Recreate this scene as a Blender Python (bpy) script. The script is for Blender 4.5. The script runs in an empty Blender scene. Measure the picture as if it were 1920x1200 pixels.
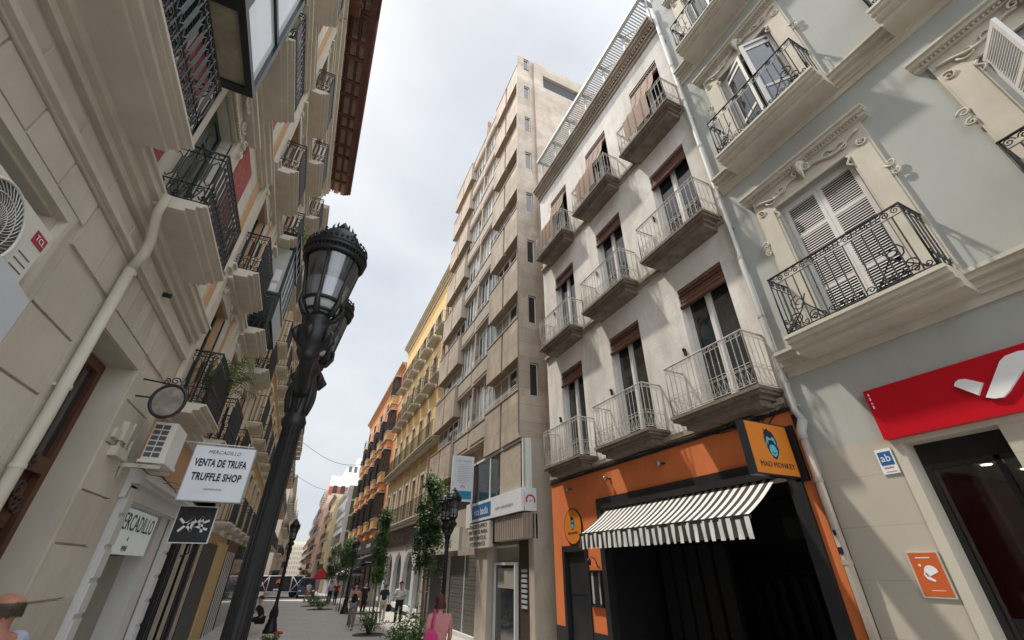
import bpy, bmesh, math, random
from mathutils import Vector, Matrix
R = math.radians
random.seed(7)
scene = bpy.context.scene
# ------------------------------------------------------------------ camera
CAM = Vector((0.0, 0.0, 1.85))
cam_d = bpy.data.cameras.new("camera")
cam = bpy.data.objects.new("camera", cam_d)
scene.collection.objects.link(cam)
ax = (Vector((0.9083684, -0.41815781, 0.00330027)),
      Vector((-0.21730809, -0.46528831, 0.85806992)),
      Vector((-0.35727306, -0.78016078, -0.51352227)))
m = Matrix.Identity(4)
for c in range(3):
    v = ax[c].normalized()
    for r in range(3):
        m[r][c] = v[r]
m.translation = CAM
cam.matrix_world = m
cam_d.sensor_width = 36.0
cam_d.lens = 36.0 * 778.0 / 1920.0
cam_d.clip_start = 0.05
cam_d.clip_end = 2000
scene.camera = cam
# ------------------------------------------------------------------ light
SUN_V = Vector((-0.60, 0.62, 1.56)).normalized()      # towards the sun
world = bpy.data.worlds.new("World")
scene.world = world
world.use_nodes = True
nt = world.node_tree
nt.nodes.clear()
out = nt.nodes.new("ShaderNodeOutputWorld")
bg = nt.nodes.new("ShaderNodeBackground")
sky = nt.nodes.new("ShaderNodeTexSky")
sky.sky_type = 'NISHITA'
sky.sun_disc = False
sky.sun_elevation = math.asin(SUN_V.z)
sky.sun_rotation = math.atan2(SUN_V.x, SUN_V.y)
sky.dust_density = 3.0
tc = nt.nodes.new("ShaderNodeTexCoord")
mp = nt.nodes.new("ShaderNodeMapping")
mp.inputs['Scale'].default_value = (1.0, 1.0, 1.9)
n1 = nt.nodes.new("ShaderNodeTexNoise")
n1.inputs['Scale'].default_value = 1.5
n1.inputs['Detail'].default_value = 9
n1.inputs['Roughness'].default_value = 0.52
n1.inputs['Distortion'].default_value = 0.35
cr = nt.nodes.new("ShaderNodeValToRGB")
cr.color_ramp.elements[0].position = 0.34
cr.color_ramp.elements[1].position = 0.66
cr.color_ramp.elements[0].color = (0.72, 0.72, 0.72, 1)
cr.color_ramp.elements[1].color = (0.97, 0.97, 0.97, 1)
n2 = nt.nodes.new("ShaderNodeTexNoise")
n2.inputs['Scale'].default_value = 2.2
n2.inputs['Detail'].default_value = 6
cr2 = nt.nodes.new("ShaderNodeValToRGB")
cr2.color_ramp.elements[0].position = 0.35
cr2.color_ramp.elements[1].position = 0.7
cr2.color_ramp.elements[0].color = (4.5, 4.85, 5.2, 1)
cr2.color_ramp.elements[1].color = (6.3, 6.4, 6.55, 1)
mix = nt.nodes.new("ShaderNodeMixRGB")
nt.links.new(tc.outputs['Generated'], mp.inputs['Vector'])
nt.links.new(mp.outputs[0], n1.inputs['Vector'])
nt.links.new(mp.outputs[0], n2.inputs['Vector'])
nt.links.new(n1.outputs['Fac'], cr.inputs[0])
nt.links.new(n2.outputs['Fac'], cr2.inputs[0])
nt.links.new(cr.outputs[0], mix.inputs[0])
nt.links.new(sky.outputs[0], mix.inputs[1])
nt.links.new(cr2.outputs[0], mix.inputs[2])
sx_ = nt.nodes.new("ShaderNodeSeparateXYZ")      # added sky brightening behind the camera, out of view, to fill the shade
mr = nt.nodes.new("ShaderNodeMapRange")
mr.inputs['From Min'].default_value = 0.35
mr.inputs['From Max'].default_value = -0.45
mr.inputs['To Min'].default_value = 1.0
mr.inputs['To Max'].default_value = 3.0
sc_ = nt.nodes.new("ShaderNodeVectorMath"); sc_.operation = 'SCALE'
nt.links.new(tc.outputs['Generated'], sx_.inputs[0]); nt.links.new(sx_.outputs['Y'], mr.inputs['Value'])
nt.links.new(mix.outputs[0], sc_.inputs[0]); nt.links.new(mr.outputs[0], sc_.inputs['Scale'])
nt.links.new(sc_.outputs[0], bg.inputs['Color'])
scene.cycles.diffuse_bounces = 6
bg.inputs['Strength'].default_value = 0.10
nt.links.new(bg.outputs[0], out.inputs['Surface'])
sun_d = bpy.data.lights.new("sun", 'SUN')
sun_d.energy = 2.6
sun_d.angle = R(2.5)
sun_d.color = (1.0, 0.93, 0.83)
sun = bpy.data.objects.new("sun", sun_d)
sun.rotation_euler = SUN_V.to_track_quat('Z', 'Y').to_euler()
sun.location = (-20, 20, 50)
scene.collection.objects.link(sun)
scene.view_settings.view_transform = 'Standard'
scene.view_settings.look = 'None'
scene.view_settings.exposure = 0.6
scene.view_settings.gamma = 1.0

# ------------------------------------------------------------------ materials
MATS = {}
def mat(name, col, rough=0.8, var=0.12, scale=2.0, bump=0.15, bscale=45.0, stain=0.0, stcol=(0.25, 0.2, 0.15),
        metal=0.0, spec=0.35, emit=None, estr=0.0, brick=None, flat=False):
    if name in MATS:
        return MATS[name]
    M = bpy.data.materials.new(name)
    M.use_nodes = True
    n = M.node_tree.nodes; l = M.node_tree.links
    b = n['Principled BSDF']
    b.inputs['Roughness'].default_value = rough
    b.inputs['Metallic'].default_value = metal
    b.inputs['Specular IOR Level'].default_value = spec
    tcn = n.new('ShaderNodeTexCoord')
    nz = n.new('ShaderNodeTexNoise'); nz.inputs['Scale'].default_value = scale
    nz.inputs['Detail'].default_value = 8; nz.inputs['Roughness'].default_value = 0.6
    l.new(tcn.outputs['Object'], nz.inputs['Vector'])
    rp = n.new('ShaderNodeValToRGB')
    rp.color_ramp.elements[0].position = 0.3; rp.color_ramp.elements[1].position = 0.72
    rp.color_ramp.elements[0].color = tuple(c * (1 - var) for c in col) + (1,)
    rp.color_ramp.elements[1].color = tuple(min(1, c * (1 + var * 0.6)) for c in col) + (1,)
    l.new(nz.outputs['Fac'], rp.inputs[0])
    last = rp.outputs[0]
    if brick:
        bt = n.new('ShaderNodeTexBrick')
        mpn = n.new('ShaderNodeMapping')
        l.new(tcn.outputs['Object'], mpn.inputs['Vector'])
        mpn.inputs['Rotation'].default_value = (R(90), 0, R(90)) if False else (0, 0, 0)
        sep = n.new('ShaderNodeSeparateXYZ'); com = n.new('ShaderNodeCombineXYZ')
        l.new(tcn.outputs['Object'], sep.inputs[0])
        l.new(sep.outputs['Y'], com.inputs['X']); l.new(sep.outputs['Z'], com.inputs['Y'])
        l.new(com.outputs[0], bt.inputs['Vector'])
        w, h, mt, mc = brick
        bt.inputs['Scale'].default_value = 1.0
        bt.inputs['Brick Width'].default_value = w; bt.inputs['Row Height'].default_value = h
        bt.inputs['Mortar Size'].default_value = mt; bt.inputs['Mortar Smooth'].default_value = 0.2
        bt.inputs['Color1'].default_value = (1, 1, 1, 1); bt.inputs['Color2'].default_value = (1, 1, 1, 1) if flat else (0.84, 0.84, 0.84, 1)
        bt.inputs['Mortar'].default_value = mc + (1,)
        mx = n.new('ShaderNodeMixRGB'); mx.blend_type = 'MULTIPLY'; mx.inputs[0].default_value = 1
        l.new(last, mx.inputs[1]); l.new(bt.outputs['Color'], mx.inputs[2]); last = mx.outputs[0]
    if stain > 0:
        mp2 = n.new('ShaderNodeMapping'); mp2.inputs['Scale'].default_value = (1.6, 1.6, 0.42)
        l.new(tcn.outputs['Object'], mp2.inputs['Vector'])
        n2_ = n.new('ShaderNodeTexNoise'); n2_.inputs['Scale'].default_value = 2.3
        n2_.inputs['Detail'].default_value = 10; n2_.inputs['Roughness'].default_value = 0.68
        l.new(mp2.outputs[0], n2_.inputs['Vector'])
        r2 = n.new('ShaderNodeValToRGB')
        r2.color_ramp.elements[0].position = 0.47; r2.color_ramp.elements[1].position = 0.75
        r2.color_ramp.elements[0].color = (0, 0, 0, 1); r2.color_ramp.elements[1].color = (stain, stain, stain, 1)
        l.new(n2_.outputs['Fac'], r2.inputs[0])
        mx2 = n.new('ShaderNodeMixRGB')
        l.new(r2.outputs[0], mx2.inputs[0]); l.new(last, mx2.inputs[1])
        mx2.inputs[2].default_value = stcol + (1,); last = mx2.outputs[0]
    if stain >= 0.42:        # repair patches: slightly paler or duller areas with soft outlines
        vo = n.new('ShaderNodeTexVoronoi'); vo.inputs['Scale'].default_value = 0.9; vo.feature = 'SMOOTH_F1'; vo.inputs['Smoothness'].default_value = 0.12
        wn_ = n.new('ShaderNodeTexNoise'); wn_.inputs['Scale'].default_value = 3.0; mv = n.new('ShaderNodeMixRGB'); mv.inputs[0].default_value = 0.25
        l.new(tcn.outputs['Object'], wn_.inputs['Vector']); l.new(tcn.outputs['Object'], mv.inputs[1]); l.new(wn_.outputs['Color'], mv.inputs[2]); l.new(mv.outputs[0], vo.inputs['Vector'])
        sp = n.new('ShaderNodeSeparateColor'); l.new(vo.outputs['Color'], sp.inputs[0])
        rp3 = n.new('ShaderNodeValToRGB'); rp3.color_ramp.elements[0].color = (0.86, 0.85, 0.83, 1); rp3.color_ramp.elements[1].color = (1.06, 1.06, 1.06, 1)
        l.new(sp.outputs[0], rp3.inputs[0]); m3 = n.new('ShaderNodeMixRGB'); m3.blend_type = 'MULTIPLY'; m3.inputs[0].default_value = 1
        l.new(last, m3.inputs[1]); l.new(rp3.outputs[0], m3.inputs[2]); last = m3.outputs[0]
    l.new(last, b.inputs['Base Color'])
    if bump > 0:
        nb = n.new('ShaderNodeTexNoise'); nb.inputs['Scale'].default_value = bscale; nb.inputs['Detail'].default_value = 5
        l.new(tcn.outputs['Object'], nb.inputs['Vector'])
        bp = n.new('ShaderNodeBump'); bp.inputs['Strength'].default_value = bump; bp.inputs['Distance'].default_value = 0.02
        l.new(nb.outputs['Fac'], bp.inputs['Height']); l.new(bp.outputs[0], b.inputs['Normal'])
    if emit:
        b.inputs['Emission Color'].default_value = emit + (1,)
        b.inputs['Emission Strength'].default_value = estr
    MATS[name] = M
    return M

def glassmat(name, col=(0.03, 0.035, 0.04), rough=0.05, wav=0.02):
    if name in MATS: return MATS[name]
    M = mat(name, col, rough=rough, var=0.4, scale=1.2, bump=0, spec=1.0)
    n = M.node_tree.nodes; l = M.node_tree.links
    nb = n.new('ShaderNodeTexNoise'); nb.inputs['Scale'].default_value = 2.5
    bp = n.new('ShaderNodeBump'); bp.inputs['Strength'].default_value = 0.25; bp.inputs['Distance'].default_value = wav
    t = [x for x in n if x.type == 'TEX_COORD'][0]
    l.new(t.outputs['Object'], nb.inputs['Vector'])
    l.new(nb.outputs['Fac'], bp.inputs['Height']); l.new(bp.outputs[0], n['Principled BSDF'].inputs['Normal'])
    return M

def clearglass(name, tint=(0.9, 0.92, 0.92), refl=0.12):
    if name in MATS: return MATS[name]
    M = bpy.data.materials.new(name); M.use_nodes = True
    n = M.node_tree.nodes; l = M.node_tree.links; n.clear()
    o = n.new('ShaderNodeOutputMaterial'); t = n.new('ShaderNodeBsdfTransparent'); g = n.new('ShaderNodeBsdfGlossy')
    g.inputs['Roughness'].default_value = 0.04
    t.inputs['Color'].default_value = tint + (1,)
    mx = n.new('ShaderNodeMixShader'); f = n.new('ShaderNodeFresnel'); f.inputs['IOR'].default_value = 1.45
    mth = n.new('ShaderNodeMath'); mth.operation = 'ADD'; mth.inputs[1].default_value = refl
    l.new(f.outputs[0], mth.inputs[0]); l.new(mth.outputs[0], mx.inputs[0])
    l.new(t.outputs[0], mx.inputs[1]); l.new(g.outputs[0], mx.inputs[2]); l.new(mx.outputs[0], o.inputs[0])
    MATS[name] = M
    return M

cream = mat('cream_render', (0.56, 0.51, 0.425), 0.85, 0.13, 1.3, 0.12, 70, 0.32, (0.38, 0.32, 0.25))
cream2 = mat('cream_render_pale', (0.60, 0.555, 0.475), 0.85, 0.13, 1.7, 0.12, 70, 0.30, (0.38, 0.32, 0.25))
cream3 = mat('cream_render_grey', (0.51, 0.47, 0.395), 0.85, 0.13, 1.5, 0.12, 70, 0.34, (0.34, 0.29, 0.22))
creamtrim = mat('cream_trim', (0.58, 0.535, 0.45), 0.8, 0.10, 2, 0.04, 60, 0.3, (0.36, 0.3, 0.22))
beigetrim = mat('beige_trim', (0.56, 0.52, 0.435), 0.75, 0.10, 2, 0.03, 60, 0.3, (0.35, 0.29, 0.2))
darktrim = mat('weathered_trim', (0.40, 0.34, 0.27), 0.85, 0.15, 3, 0.15, 50, 0.5, (0.2, 0.16, 0.12))
whitewall = mat('white_limewash', (0.76, 0.735, 0.69), 0.9, 0.18, 0.8, 0.35, 14, 0.55, (0.44, 0.38, 0.31))
bluewall = mat('bluegrey_stucco', (0.41, 0.425, 0.40), 0.85, 0.08, 0.8, 0.10, 60, 0.32, (0.32, 0.32, 0.29))
slabstone = mat('weathered_slab', (0.24, 0.20, 0.16), 0.9, 0.35, 4, 0.3, 30, 0.75, (0.12, 0.09, 0.07))
travert = mat('travertine', (0.50, 0.42, 0.34), 0.8, 0.16, 1.4, 0.2, 30, 0.6, (0.28, 0.22, 0.17), brick=(1.3, 0.62, 0.008, (0.55, 0.5, 0.45)))
travdark = mat('grooved_travertine', (0.42, 0.37, 0.31), 0.85, 0.12, 2, 0.2, 30, 0.3, (0.2, 0.17, 0.14))
tileston = mat('stone_tiles', (0.47, 0.43, 0.36), 0.6, 0.06, 2, 0.05, 60, 0.15, (0.35, 0.3, 0.24), brick=(1.9, 0.58, 0.003, (0.72, 0.70, 0.64)), flat=True)
orangep = mat('orange_paint', (0.68, 0.19, 0.06), 0.75, 0.08, 2.5, 0.1, 60, 0.25, (0.40, 0.11, 0.04))
blackp = mat('black_paint', (0.022, 0.022, 0.024), 0.45, 0.25, 4, 0.04, 40, 0.3, (0.06, 0.055, 0.05))
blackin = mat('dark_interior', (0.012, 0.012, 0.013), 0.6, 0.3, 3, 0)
redin = mat('dark_red_interior', (0.14, 0.018, 0.025), 0.5, 0.2, 3, 0)
greyceil = mat('grey_ceiling', (0.35, 0.33, 0.30), 0.8, 0.05, 3, 0)
ironblk = mat('black_iron', (0.020, 0.020, 0.022), 0.42, 0.3, 9, 0.1, 60, 0.25, (0.09, 0.06, 0.045), spec=0.5)
ironwht = mat('peeling_white_iron', (0.62, 0.59, 0.54), 0.6, 0.15, 12, 0.2, 60, 0.9, (0.24, 0.14, 0.08))
lampiron = mat('lamp_iron', (0.010, 0.0105, 0.0115), 0.45, 0.3, 6, 0.12, 50, 0.3, (0.03, 0.03, 0.03), spec=0.35)
woodbrn = mat('brown_wood', (0.13, 0.055, 0.032), 0.5, 0.35, 3, 0.15, 30, 0.5, (0.06, 0.025, 0.015))
darkwood = mat('dark_wood', (0.05, 0.030, 0.022), 0.5, 0.3, 3, 0.1, 40)
eavewood = mat('eave_wood', (0.12, 0.052, 0.04), 0.7, 0.3, 3, 0.15, 40, 0.3, (0.03, 0.015, 0.012))
eavepanel = mat('eave_panel', (0.34, 0.26, 0.215), 0.8, 0.2, 3, 0.15, 30, 0.3, (0.12, 0.09, 0.07))
blindbrn = mat('brown_blind', (0.17, 0.075, 0.05), 0.6, 0.2, 6, 0.1, 60)
blindtan = mat('faded_blind', (0.26, 0.165, 0.115), 0.7, 0.18, 4, 0.1, 60, 0.4, (0.22, 0.14, 0.1))
whitefr = mat('white_frame', (0.68, 0.67, 0.64), 0.5, 0.06, 4, 0.03)
shutterw = mat('white_shutter', (0.64, 0.62, 0.60), 0.5, 0.08, 4, 0.03)
greenwd = mat('dark_green_wood', (0.012, 0.045, 0.028), 0.4, 0.25, 4, 0.05)
greenblk = mat('green_black_metal', (0.014, 0.026, 0.027), 0.35, 0.25, 4, 0.03, spec=0.5)
redbrick = mat('red_brick', (0.42, 0.115, 0.10), 0.8, 0.25, 8, 0.2, 50, brick=(0.26, 0.085, 0.008, (0.5, 0.42, 0.36)))
whitest = mat('white_stone', (0.66, 0.62, 0.54), 0.8, 0.07, 2, 0.08, 50, 0.2, (0.45, 0.36, 0.26), brick=(0.9, 0.42, 0.006, (0.5, 0.44, 0.4)))
tanwall = mat('tan_wall', (0.52, 0.33, 0.19), 0.85, 0.10, 1.5, 0.12, 50, 0.3, (0.36, 0.22, 0.13))
ochrew = mat('ochre_wall', (0.55, 0.38, 0.19), 0.85, 0.10, 1.5, 0.12, 50, 0.3, (0.42, 0.27, 0.1))
yelloww = mat('yellow_wall', (0.70, 0.48, 0.20), 0.85, 0.08, 1.0, 0.1, 40, 0.3, (0.5, 0.33, 0.16))
orangew = mat('orange_wall', (0.68, 0.29, 0.12), 0.85, 0.08, 1.0, 0.1, 40, 0.25, (0.45, 0.15, 0.07))
goldw = mat('gold_panel', (0.58, 0.33, 0.11), 0.7, 0.1, 2, 0.05)
shopwht = mat('shop_white', (0.60, 0.60, 0.585), 0.6, 0.06, 2, 0.05, 50, 0.2, (0.42, 0.4, 0.36))
signwht = mat('sign_white', (0.68, 0.70, 0.74), 0.4, 0.04, 1.5, 0.0)
signblk = mat('sign_black', (0.02, 0.021, 0.026), 0.4, 0.1, 3, 0)
signred = mat('sign_red', (0.50, 0.004, 0.014), 0.35, 0.03, 2, 0)
signorg = mat('sign_orange', (0.62, 0.20, 0.025), 0.4, 0.03, 2, 0)
letblk = mat('letter_black', (0.02, 0.02, 0.022), 0.5, 0.05, 4, 0)
letwht = mat('letter_white', (0.78, 0.78, 0.78), 0.5, 0.03, 4, 0)
letgry = mat('letter_grey', (0.38, 0.40, 0.42), 0.5, 0.03, 4, 0)
cyan = mat('logo_cyan', (0.10, 0.42, 0.52), 0.5, 0.03, 4, 0)
blue = mat('sign_blue', (0.02, 0.13, 0.34), 0.4, 0.1, 2, 0)
teal = mat('sign_teal', (0.03, 0.26, 0.40), 0.4, 0.1, 2, 0)
redlt = mat('logo_red', (0.5, 0.05, 0.05), 0.5, 0.03, 4, 0)
pipeg = mat('pipe_grey', (0.43, 0.435, 0.42), 0.55, 0.08, 3, 0.05, 30, 0.3, (0.36, 0.33, 0.28))
pipeb = mat('pipe_beige', (0.42, 0.36, 0.30), 0.6, 0.12, 3, 0.1, 30, 0.5, (0.25, 0.2, 0.16))
pipec = mat('pipe_cream', (0.56, 0.52, 0.44), 0.6, 0.08, 3, 0.05, 30, 0.25, (0.4, 0.35, 0.27))
acw = mat('ac_white', (0.66, 0.65, 0.60), 0.45, 0.04, 2, 0, stain=0.15, stcol=(0.45, 0.42, 0.36))
acd = mat('ac_grille', (0.10, 0.10, 0.10), 0.5, 0.1, 3, 0)
glassd = glassmat('window_glass')
glassg = glassmat('green_glass', (0.03, 0.09, 0.045), 0.12)
glassb = glassmat('bright_glass', (0.30, 0.32, 0.33), 0.12)
curtain = mat('curtain', (0.42, 0.36, 0.29), 0.8, 0.15, 5, 0)
greybl = mat('grey_shade', (0.30, 0.28, 0.25), 0.7, 0.12, 2, 0.05)
lampgl = clearglass('lamp_glass', (0.80, 0.82, 0.85), 0.10)
def frosted(name, c):
    M = bpy.data.materials.new(name); M.use_nodes = True
    n = M.node_tree.nodes; l = M.node_tree.links; n.clear()
    o = n.new('ShaderNodeOutputMaterial'); d = n.new('ShaderNodeBsdfDiffuse'); t = n.new('ShaderNodeBsdfTranslucent')
    d.inputs[0].default_value = c + (1,); t.inputs[0].default_value = c + (1,)
    mx = n.new('ShaderNodeMixShader'); mx.inputs[0].default_value = 0.55
    l.new(d.outputs[0], mx.inputs[1]); l.new(t.outputs[0], mx.inputs[2]); l.new(mx.outputs[0], o.inputs[0])
    MATS[name] = M; return M
lampdif = frosted('lamp_diffuser', (0.85, 0.87, 0.9))
shopgl = clearglass('shop_glass', (0.75, 0.78, 0.78), 0.02)
litspot = mat('lit_spot', (1, 1, 1), 0.5, 0, 1, 0, emit=(1, 0.93, 0.8), estr=6.0)
asph = mat('paving', (0.46, 0.44, 0.41), 0.85, 0.12, 0.8, 0.25, 30, 0.4, (0.25, 0.235, 0.21), brick=None)
asph2 = mat('paving_light', (0.52, 0.50, 0.46), 0.85, 0.10, 0.9, 0.2, 30, 0.4, (0.30, 0.28, 0.25))
roadm = mat('asphalt', (0.06, 0.06, 0.06), 0.9, 0.2, 2, 0.3, 40)
leafm = mat('leaf', (0.060, 0.115, 0.028), 0.55, 0.55, 5.0, 0, spec=0.4)
leafl = mat('leaf_light', (0.12, 0.21, 0.045), 0.55, 0.45, 6.0, 0, spec=0.4)
leafd = mat('leaf_dark', (0.025, 0.060, 0.018), 0.55, 0.5, 5.0, 0, spec=0.4)
barkm = mat('bark', (0.16, 0.12, 0.085), 0.9, 0.3, 8, 0.4, 30)
stakem = mat('stake_wood', (0.42, 0.36, 0.29), 0.8, 0.2, 6, 0.1, 40)
soilm = mat('soil', (0.10, 0.075, 0.055), 0.95, 0.3, 8, 0.4, 30)
awnw = mat('awning_white', (0.70, 0.69, 0.66), 0.85, 0.05, 3, 0.1, 90, 0.15, (0.5, 0.47, 0.42))
awnb = mat('awning_black', (0.045, 0.043, 0.04), 0.85, 0.1, 3, 0.1, 90)

# ------------------------------------------------------------------ mesh building
class MB:
    def __init__(s):
        s.v = []; s.f = []; s.fm = []; s.mats = []; s.sm = []; s.cm = 0; s.smooth = False
    def m(s, material):
        if material not in s.mats: s.mats.append(material)
        s.cm = s.mats.index(material); return s
    def face(s, pts):
        i = len(s.v); s.v.extend([tuple(p) for p in pts]); s.f.append(tuple(range(i, i + len(pts))))
        s.fm.append(s.cm); s.sm.append(s.smooth)
    def faces(s, vs, fs, smooth=None):
        i = len(s.v); s.v.extend([tuple(p) for p in vs])
        for f in fs:
            s.f.append(tuple(i + k for k in f)); s.fm.append(s.cm); s.sm.append(s.smooth if smooth is None else smooth)
    def box(s, x0, x1, y0, y1, z0, z1):
        vs = [(x0, y0, z0), (x1, y0, z0), (x1, y1, z0), (x0, y1, z0), (x0, y0, z1), (x1, y0, z1), (x1, y1, z1), (x0, y1, z1)]
        s.faces(vs, [(0, 3, 2, 1), (4, 5, 6, 7), (0, 1, 5, 4), (1, 2, 6, 5), (2, 3, 7, 6), (3, 0, 4, 7)], False)
    def obox(s, o, u, v, w):
        o = Vector(o); u = Vector(u); v = Vector(v); w = Vector(w)
        vs = [o, o + u, o + u + v, o + v, o + w, o + u + w, o + u + v + w, o + v + w]
        s.faces(vs, [(0, 3, 2, 1), (4, 5, 6, 7), (0, 1, 5, 4), (1, 2, 6, 5), (2, 3, 7, 6), (3, 0, 4, 7)], False)
    def prism(s, poly, off):
        """poly: list of 3d points, off: extrusion vector"""
        off = Vector(off); a = [Vector(p) for p in poly]; n = len(a)
        b = [p + off for p in a]
        s.faces(a + b, [tuple(range(n))[::-1], tuple(range(n, 2 * n))] + [(i, (i + 1) % n, n + (i + 1) % n, n + i) for i in range(n)], False)
    def tube(s, pts, r, n=6, cap=True, smooth=True):
        pts = [Vector(p) for p in pts]; rs = r if isinstance(r, (list, tuple)) else [r] * len(pts)
        vs = []; k = len(pts)
        up = None
        for i, p in enumerate(pts):
            d = (pts[min(i + 1, k - 1)] - pts[max(i - 1, 0)])
            if d.length < 1e-9: d = Vector((0, 0, 1))
            d.normalize()
            if up is None:
                a = Vector((0, 0, 1)) if abs(d.z) < 0.9 else Vector((1, 0, 0))
                e1 = d.cross(a).normalized()
            else:
                e1 = up - d * up.dot(d)
                if e1.length < 1e-6: e1 = d.orthogonal()
                e1.normalize()
            up = e1; e2 = d.cross(e1)
            for j in range(n):
                t = 2 * math.pi * j / n
                vs.append(p + (e1 * math.cos(t) + e2 * math.sin(t)) * rs[i])
        fs = [(i * n + j, i * n + (j + 1) % n, (i + 1) * n + (j + 1) % n, (i + 1) * n + j) for i in range(k - 1) for j in range(n)]
        if cap:
            fs.append(tuple(range(n))[::-1]); fs.append(tuple((k - 1) * n + j for j in range(n)))
        s.faces(vs, fs, smooth)
    def lathe(s, prof, c, n=16, smooth=True, axis=None, a0=0.0):
        """prof: (r, z) list; c centre"""
        c = Vector(c); vs = []
        for (r, z) in prof:
            for j in range(n):
                t = a0 + 2 * math.pi * j / n
                p = Vector((r * math.cos(t), r * math.sin(t), z))
                if axis is not None: p = axis @ p
                vs.append(c + p)
        k = len(prof)
        fs = [(i * n + j, i * n + (j + 1) % n, (i + 1) * n + (j + 1) % n, (i + 1) * n + j) for i in range(k - 1) for j in range(n)]
        fs.append(tuple(range(n))[::-1]); fs.append(tuple((k - 1) * n + j for j in range(n)))
        s.faces(vs, fs, smooth)
    def add(s, mb, mtx=None, off=(0, 0, 0)):
        i = len(s.v); off = Vector(off)
        s.v.extend([tuple((mtx @ Vector(p) if mtx else Vector(p)) + off) for p in mb.v])
        for f, fm, sm in zip(mb.f, mb.fm, mb.sm):
            s.m(mb.mats[fm]); s.f.append(tuple(i + k for k in f)); s.fm.append(s.cm); s.sm.append(sm)
    def build(s, name, parent=None, loc=(0, 0, 0), **kw):
        me = bpy.data.meshes.new(name)
        me.from_pydata(s.v, [], s.f)
        for mm in s.mats: me.materials.append(mm)
        me.polygons.foreach_set('material_index', s.fm)
        me.polygons.foreach_set('use_smooth', s.sm)
        me.update()
        return link(name, me, parent, loc, **kw)

def link(name, data, parent=None, loc=(0, 0, 0), **kw):
    o = bpy.data.objects.new(name, data)
    scene.collection.objects.link(o)
    if parent is not None:
        o.parent = parent
        o.location = Vector(loc) - wloc(parent)
    else:
        o.location = loc
    for k, v in kw.items(): o[k] = v
    return o
def wloc(o):
    p = Vector(o.location)
    while o.parent is not None:
        o = o.parent; p += Vector(o.location)
    return p
def thing(name, label, cat, loc=(0, 0, 0), group=None, rz=0.0):
    o = link(name, None, None, loc)
    o.rotation_euler = (0, 0, rz)
    tag(o, label, cat, group); return o
def tag(o, label, cat, group=None):
    o['label'] = label; o['category'] = cat
    if group: o['group'] = group
    return o
def struct(mb, name): 
    o = mb.build(name); o['kind'] = 'structure'; return o
def copy_of(src, parent, loc):
    o = src.copy(); scene.collection.objects.link(o); o.parent = parent
    o.location = Vector(loc) - (wloc(parent) if parent else Vector((0, 0, 0)))
    return o
def copy_tree(src, parent, loc):
    o = copy_of(src, parent, loc)
    for ch in list(src.children):
        c = ch.copy(); scene.collection.objects.link(c); c.parent = o
        for g in ch.children:
            d = g.copy(); scene.collection.objects.link(d); d.parent = c
    return o

class Fr:
    """facade frame: d = distance out from the facade towards the street"""
    def __init__(s, X, sg): s.X = X; s.sg = sg
    def p(s, d, y, z): return (s.X + s.sg * d, y, z)
    def box(s, mb, d0, d1, y0, y1, z0, z1):
        xa, xb = s.X + s.sg * d0, s.X + s.sg * d1
        mb.box(min(xa, xb), max(xa, xb), y0, y1, z0, z1)
    def wall(s, mb, y0, y1, z0, z1, holes=(), depth=0.25, d=0.0, back=None):
        ys = sorted(set([y0, y1] + [h[0] for h in holes] + [h[1] for h in holes]))
        zs = sorted(set([z0, z1] + [h[2] for h in holes] + [h[3] for h in holes]))
        ys = [y for y in ys if y0 <= y <= y1]; zs = [z for z in zs if z0 <= z <= z1]
        for i in range(len(ys) - 1):
            run = None
            for j in range(len(zs) - 1):
                cy = (ys[i] + ys[i + 1]) / 2; cz = (zs[j] + zs[j + 1]) / 2
                inh = any(h[0] < cy < h[1] and h[2] < cz < h[3] for h in holes)
                if not inh:
                    mb.face([s.p(d, ys[i], zs[j]), s.p(d, ys[i + 1], zs[j]), s.p(d, ys[i + 1], zs[j + 1]), s.p(d, ys[i], zs[j + 1])])
        for h in holes:
            a, b, c, e = h[:4]; dp = h[4] if len(h) > 4 else depth
            mb.face([s.p(d, a, c), s.p(d, a, e), s.p(d - dp, a, e), s.p(d - dp, a, c)])
            mb.face([s.p(d, b, c), s.p(d, b, e), s.p(d - dp, b, e), s.p(d - dp, b, c)])
            mb.face([s.p(d, a, e), s.p(d, b, e), s.p(d - dp, b, e), s.p(d - dp, a, e)])
            mb.face([s.p(d, a, c), s.p(d, b, c), s.p(d - dp, b, c), s.p(d - dp, a, c)])
    def shell(s, mb, y0, y1, z0, z1, depth=9.0, d=0.0):
        a, b = d, -depth
        mb.face([s.p(a, y0, z0), s.p(b, y0, z0), s.p(b, y0, z1), s.p(a, y0, z1)])
        mb.face([s.p(a, y1, z0), s.p(b, y1, z0), s.p(b, y1, z1), s.p(a, y1, z1)])
        mb.face([s.p(b, y0, z0), s.p(b, y1, z0), s.p(b, y1, z1), s.p(b, y0, z1)])
        mb.face([s.p(a, y0, z1), s.p(a, y1, z1), s.p(b, y1, z1), s.p(b, y0, z1)])

def spiral(cx, cz, r0, turns=1.3, a0=0.0, hand=1, n=10, taper=0.85):
    pts = []
    for i in range(n + 1):
        t = i / n; a = a0 + hand * turns * 2 * math.pi * t; r = r0 * (1 - taper * t)
        pts.append((cx + r * math.cos(a), cz + r * math.sin(a)))
    return pts

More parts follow.
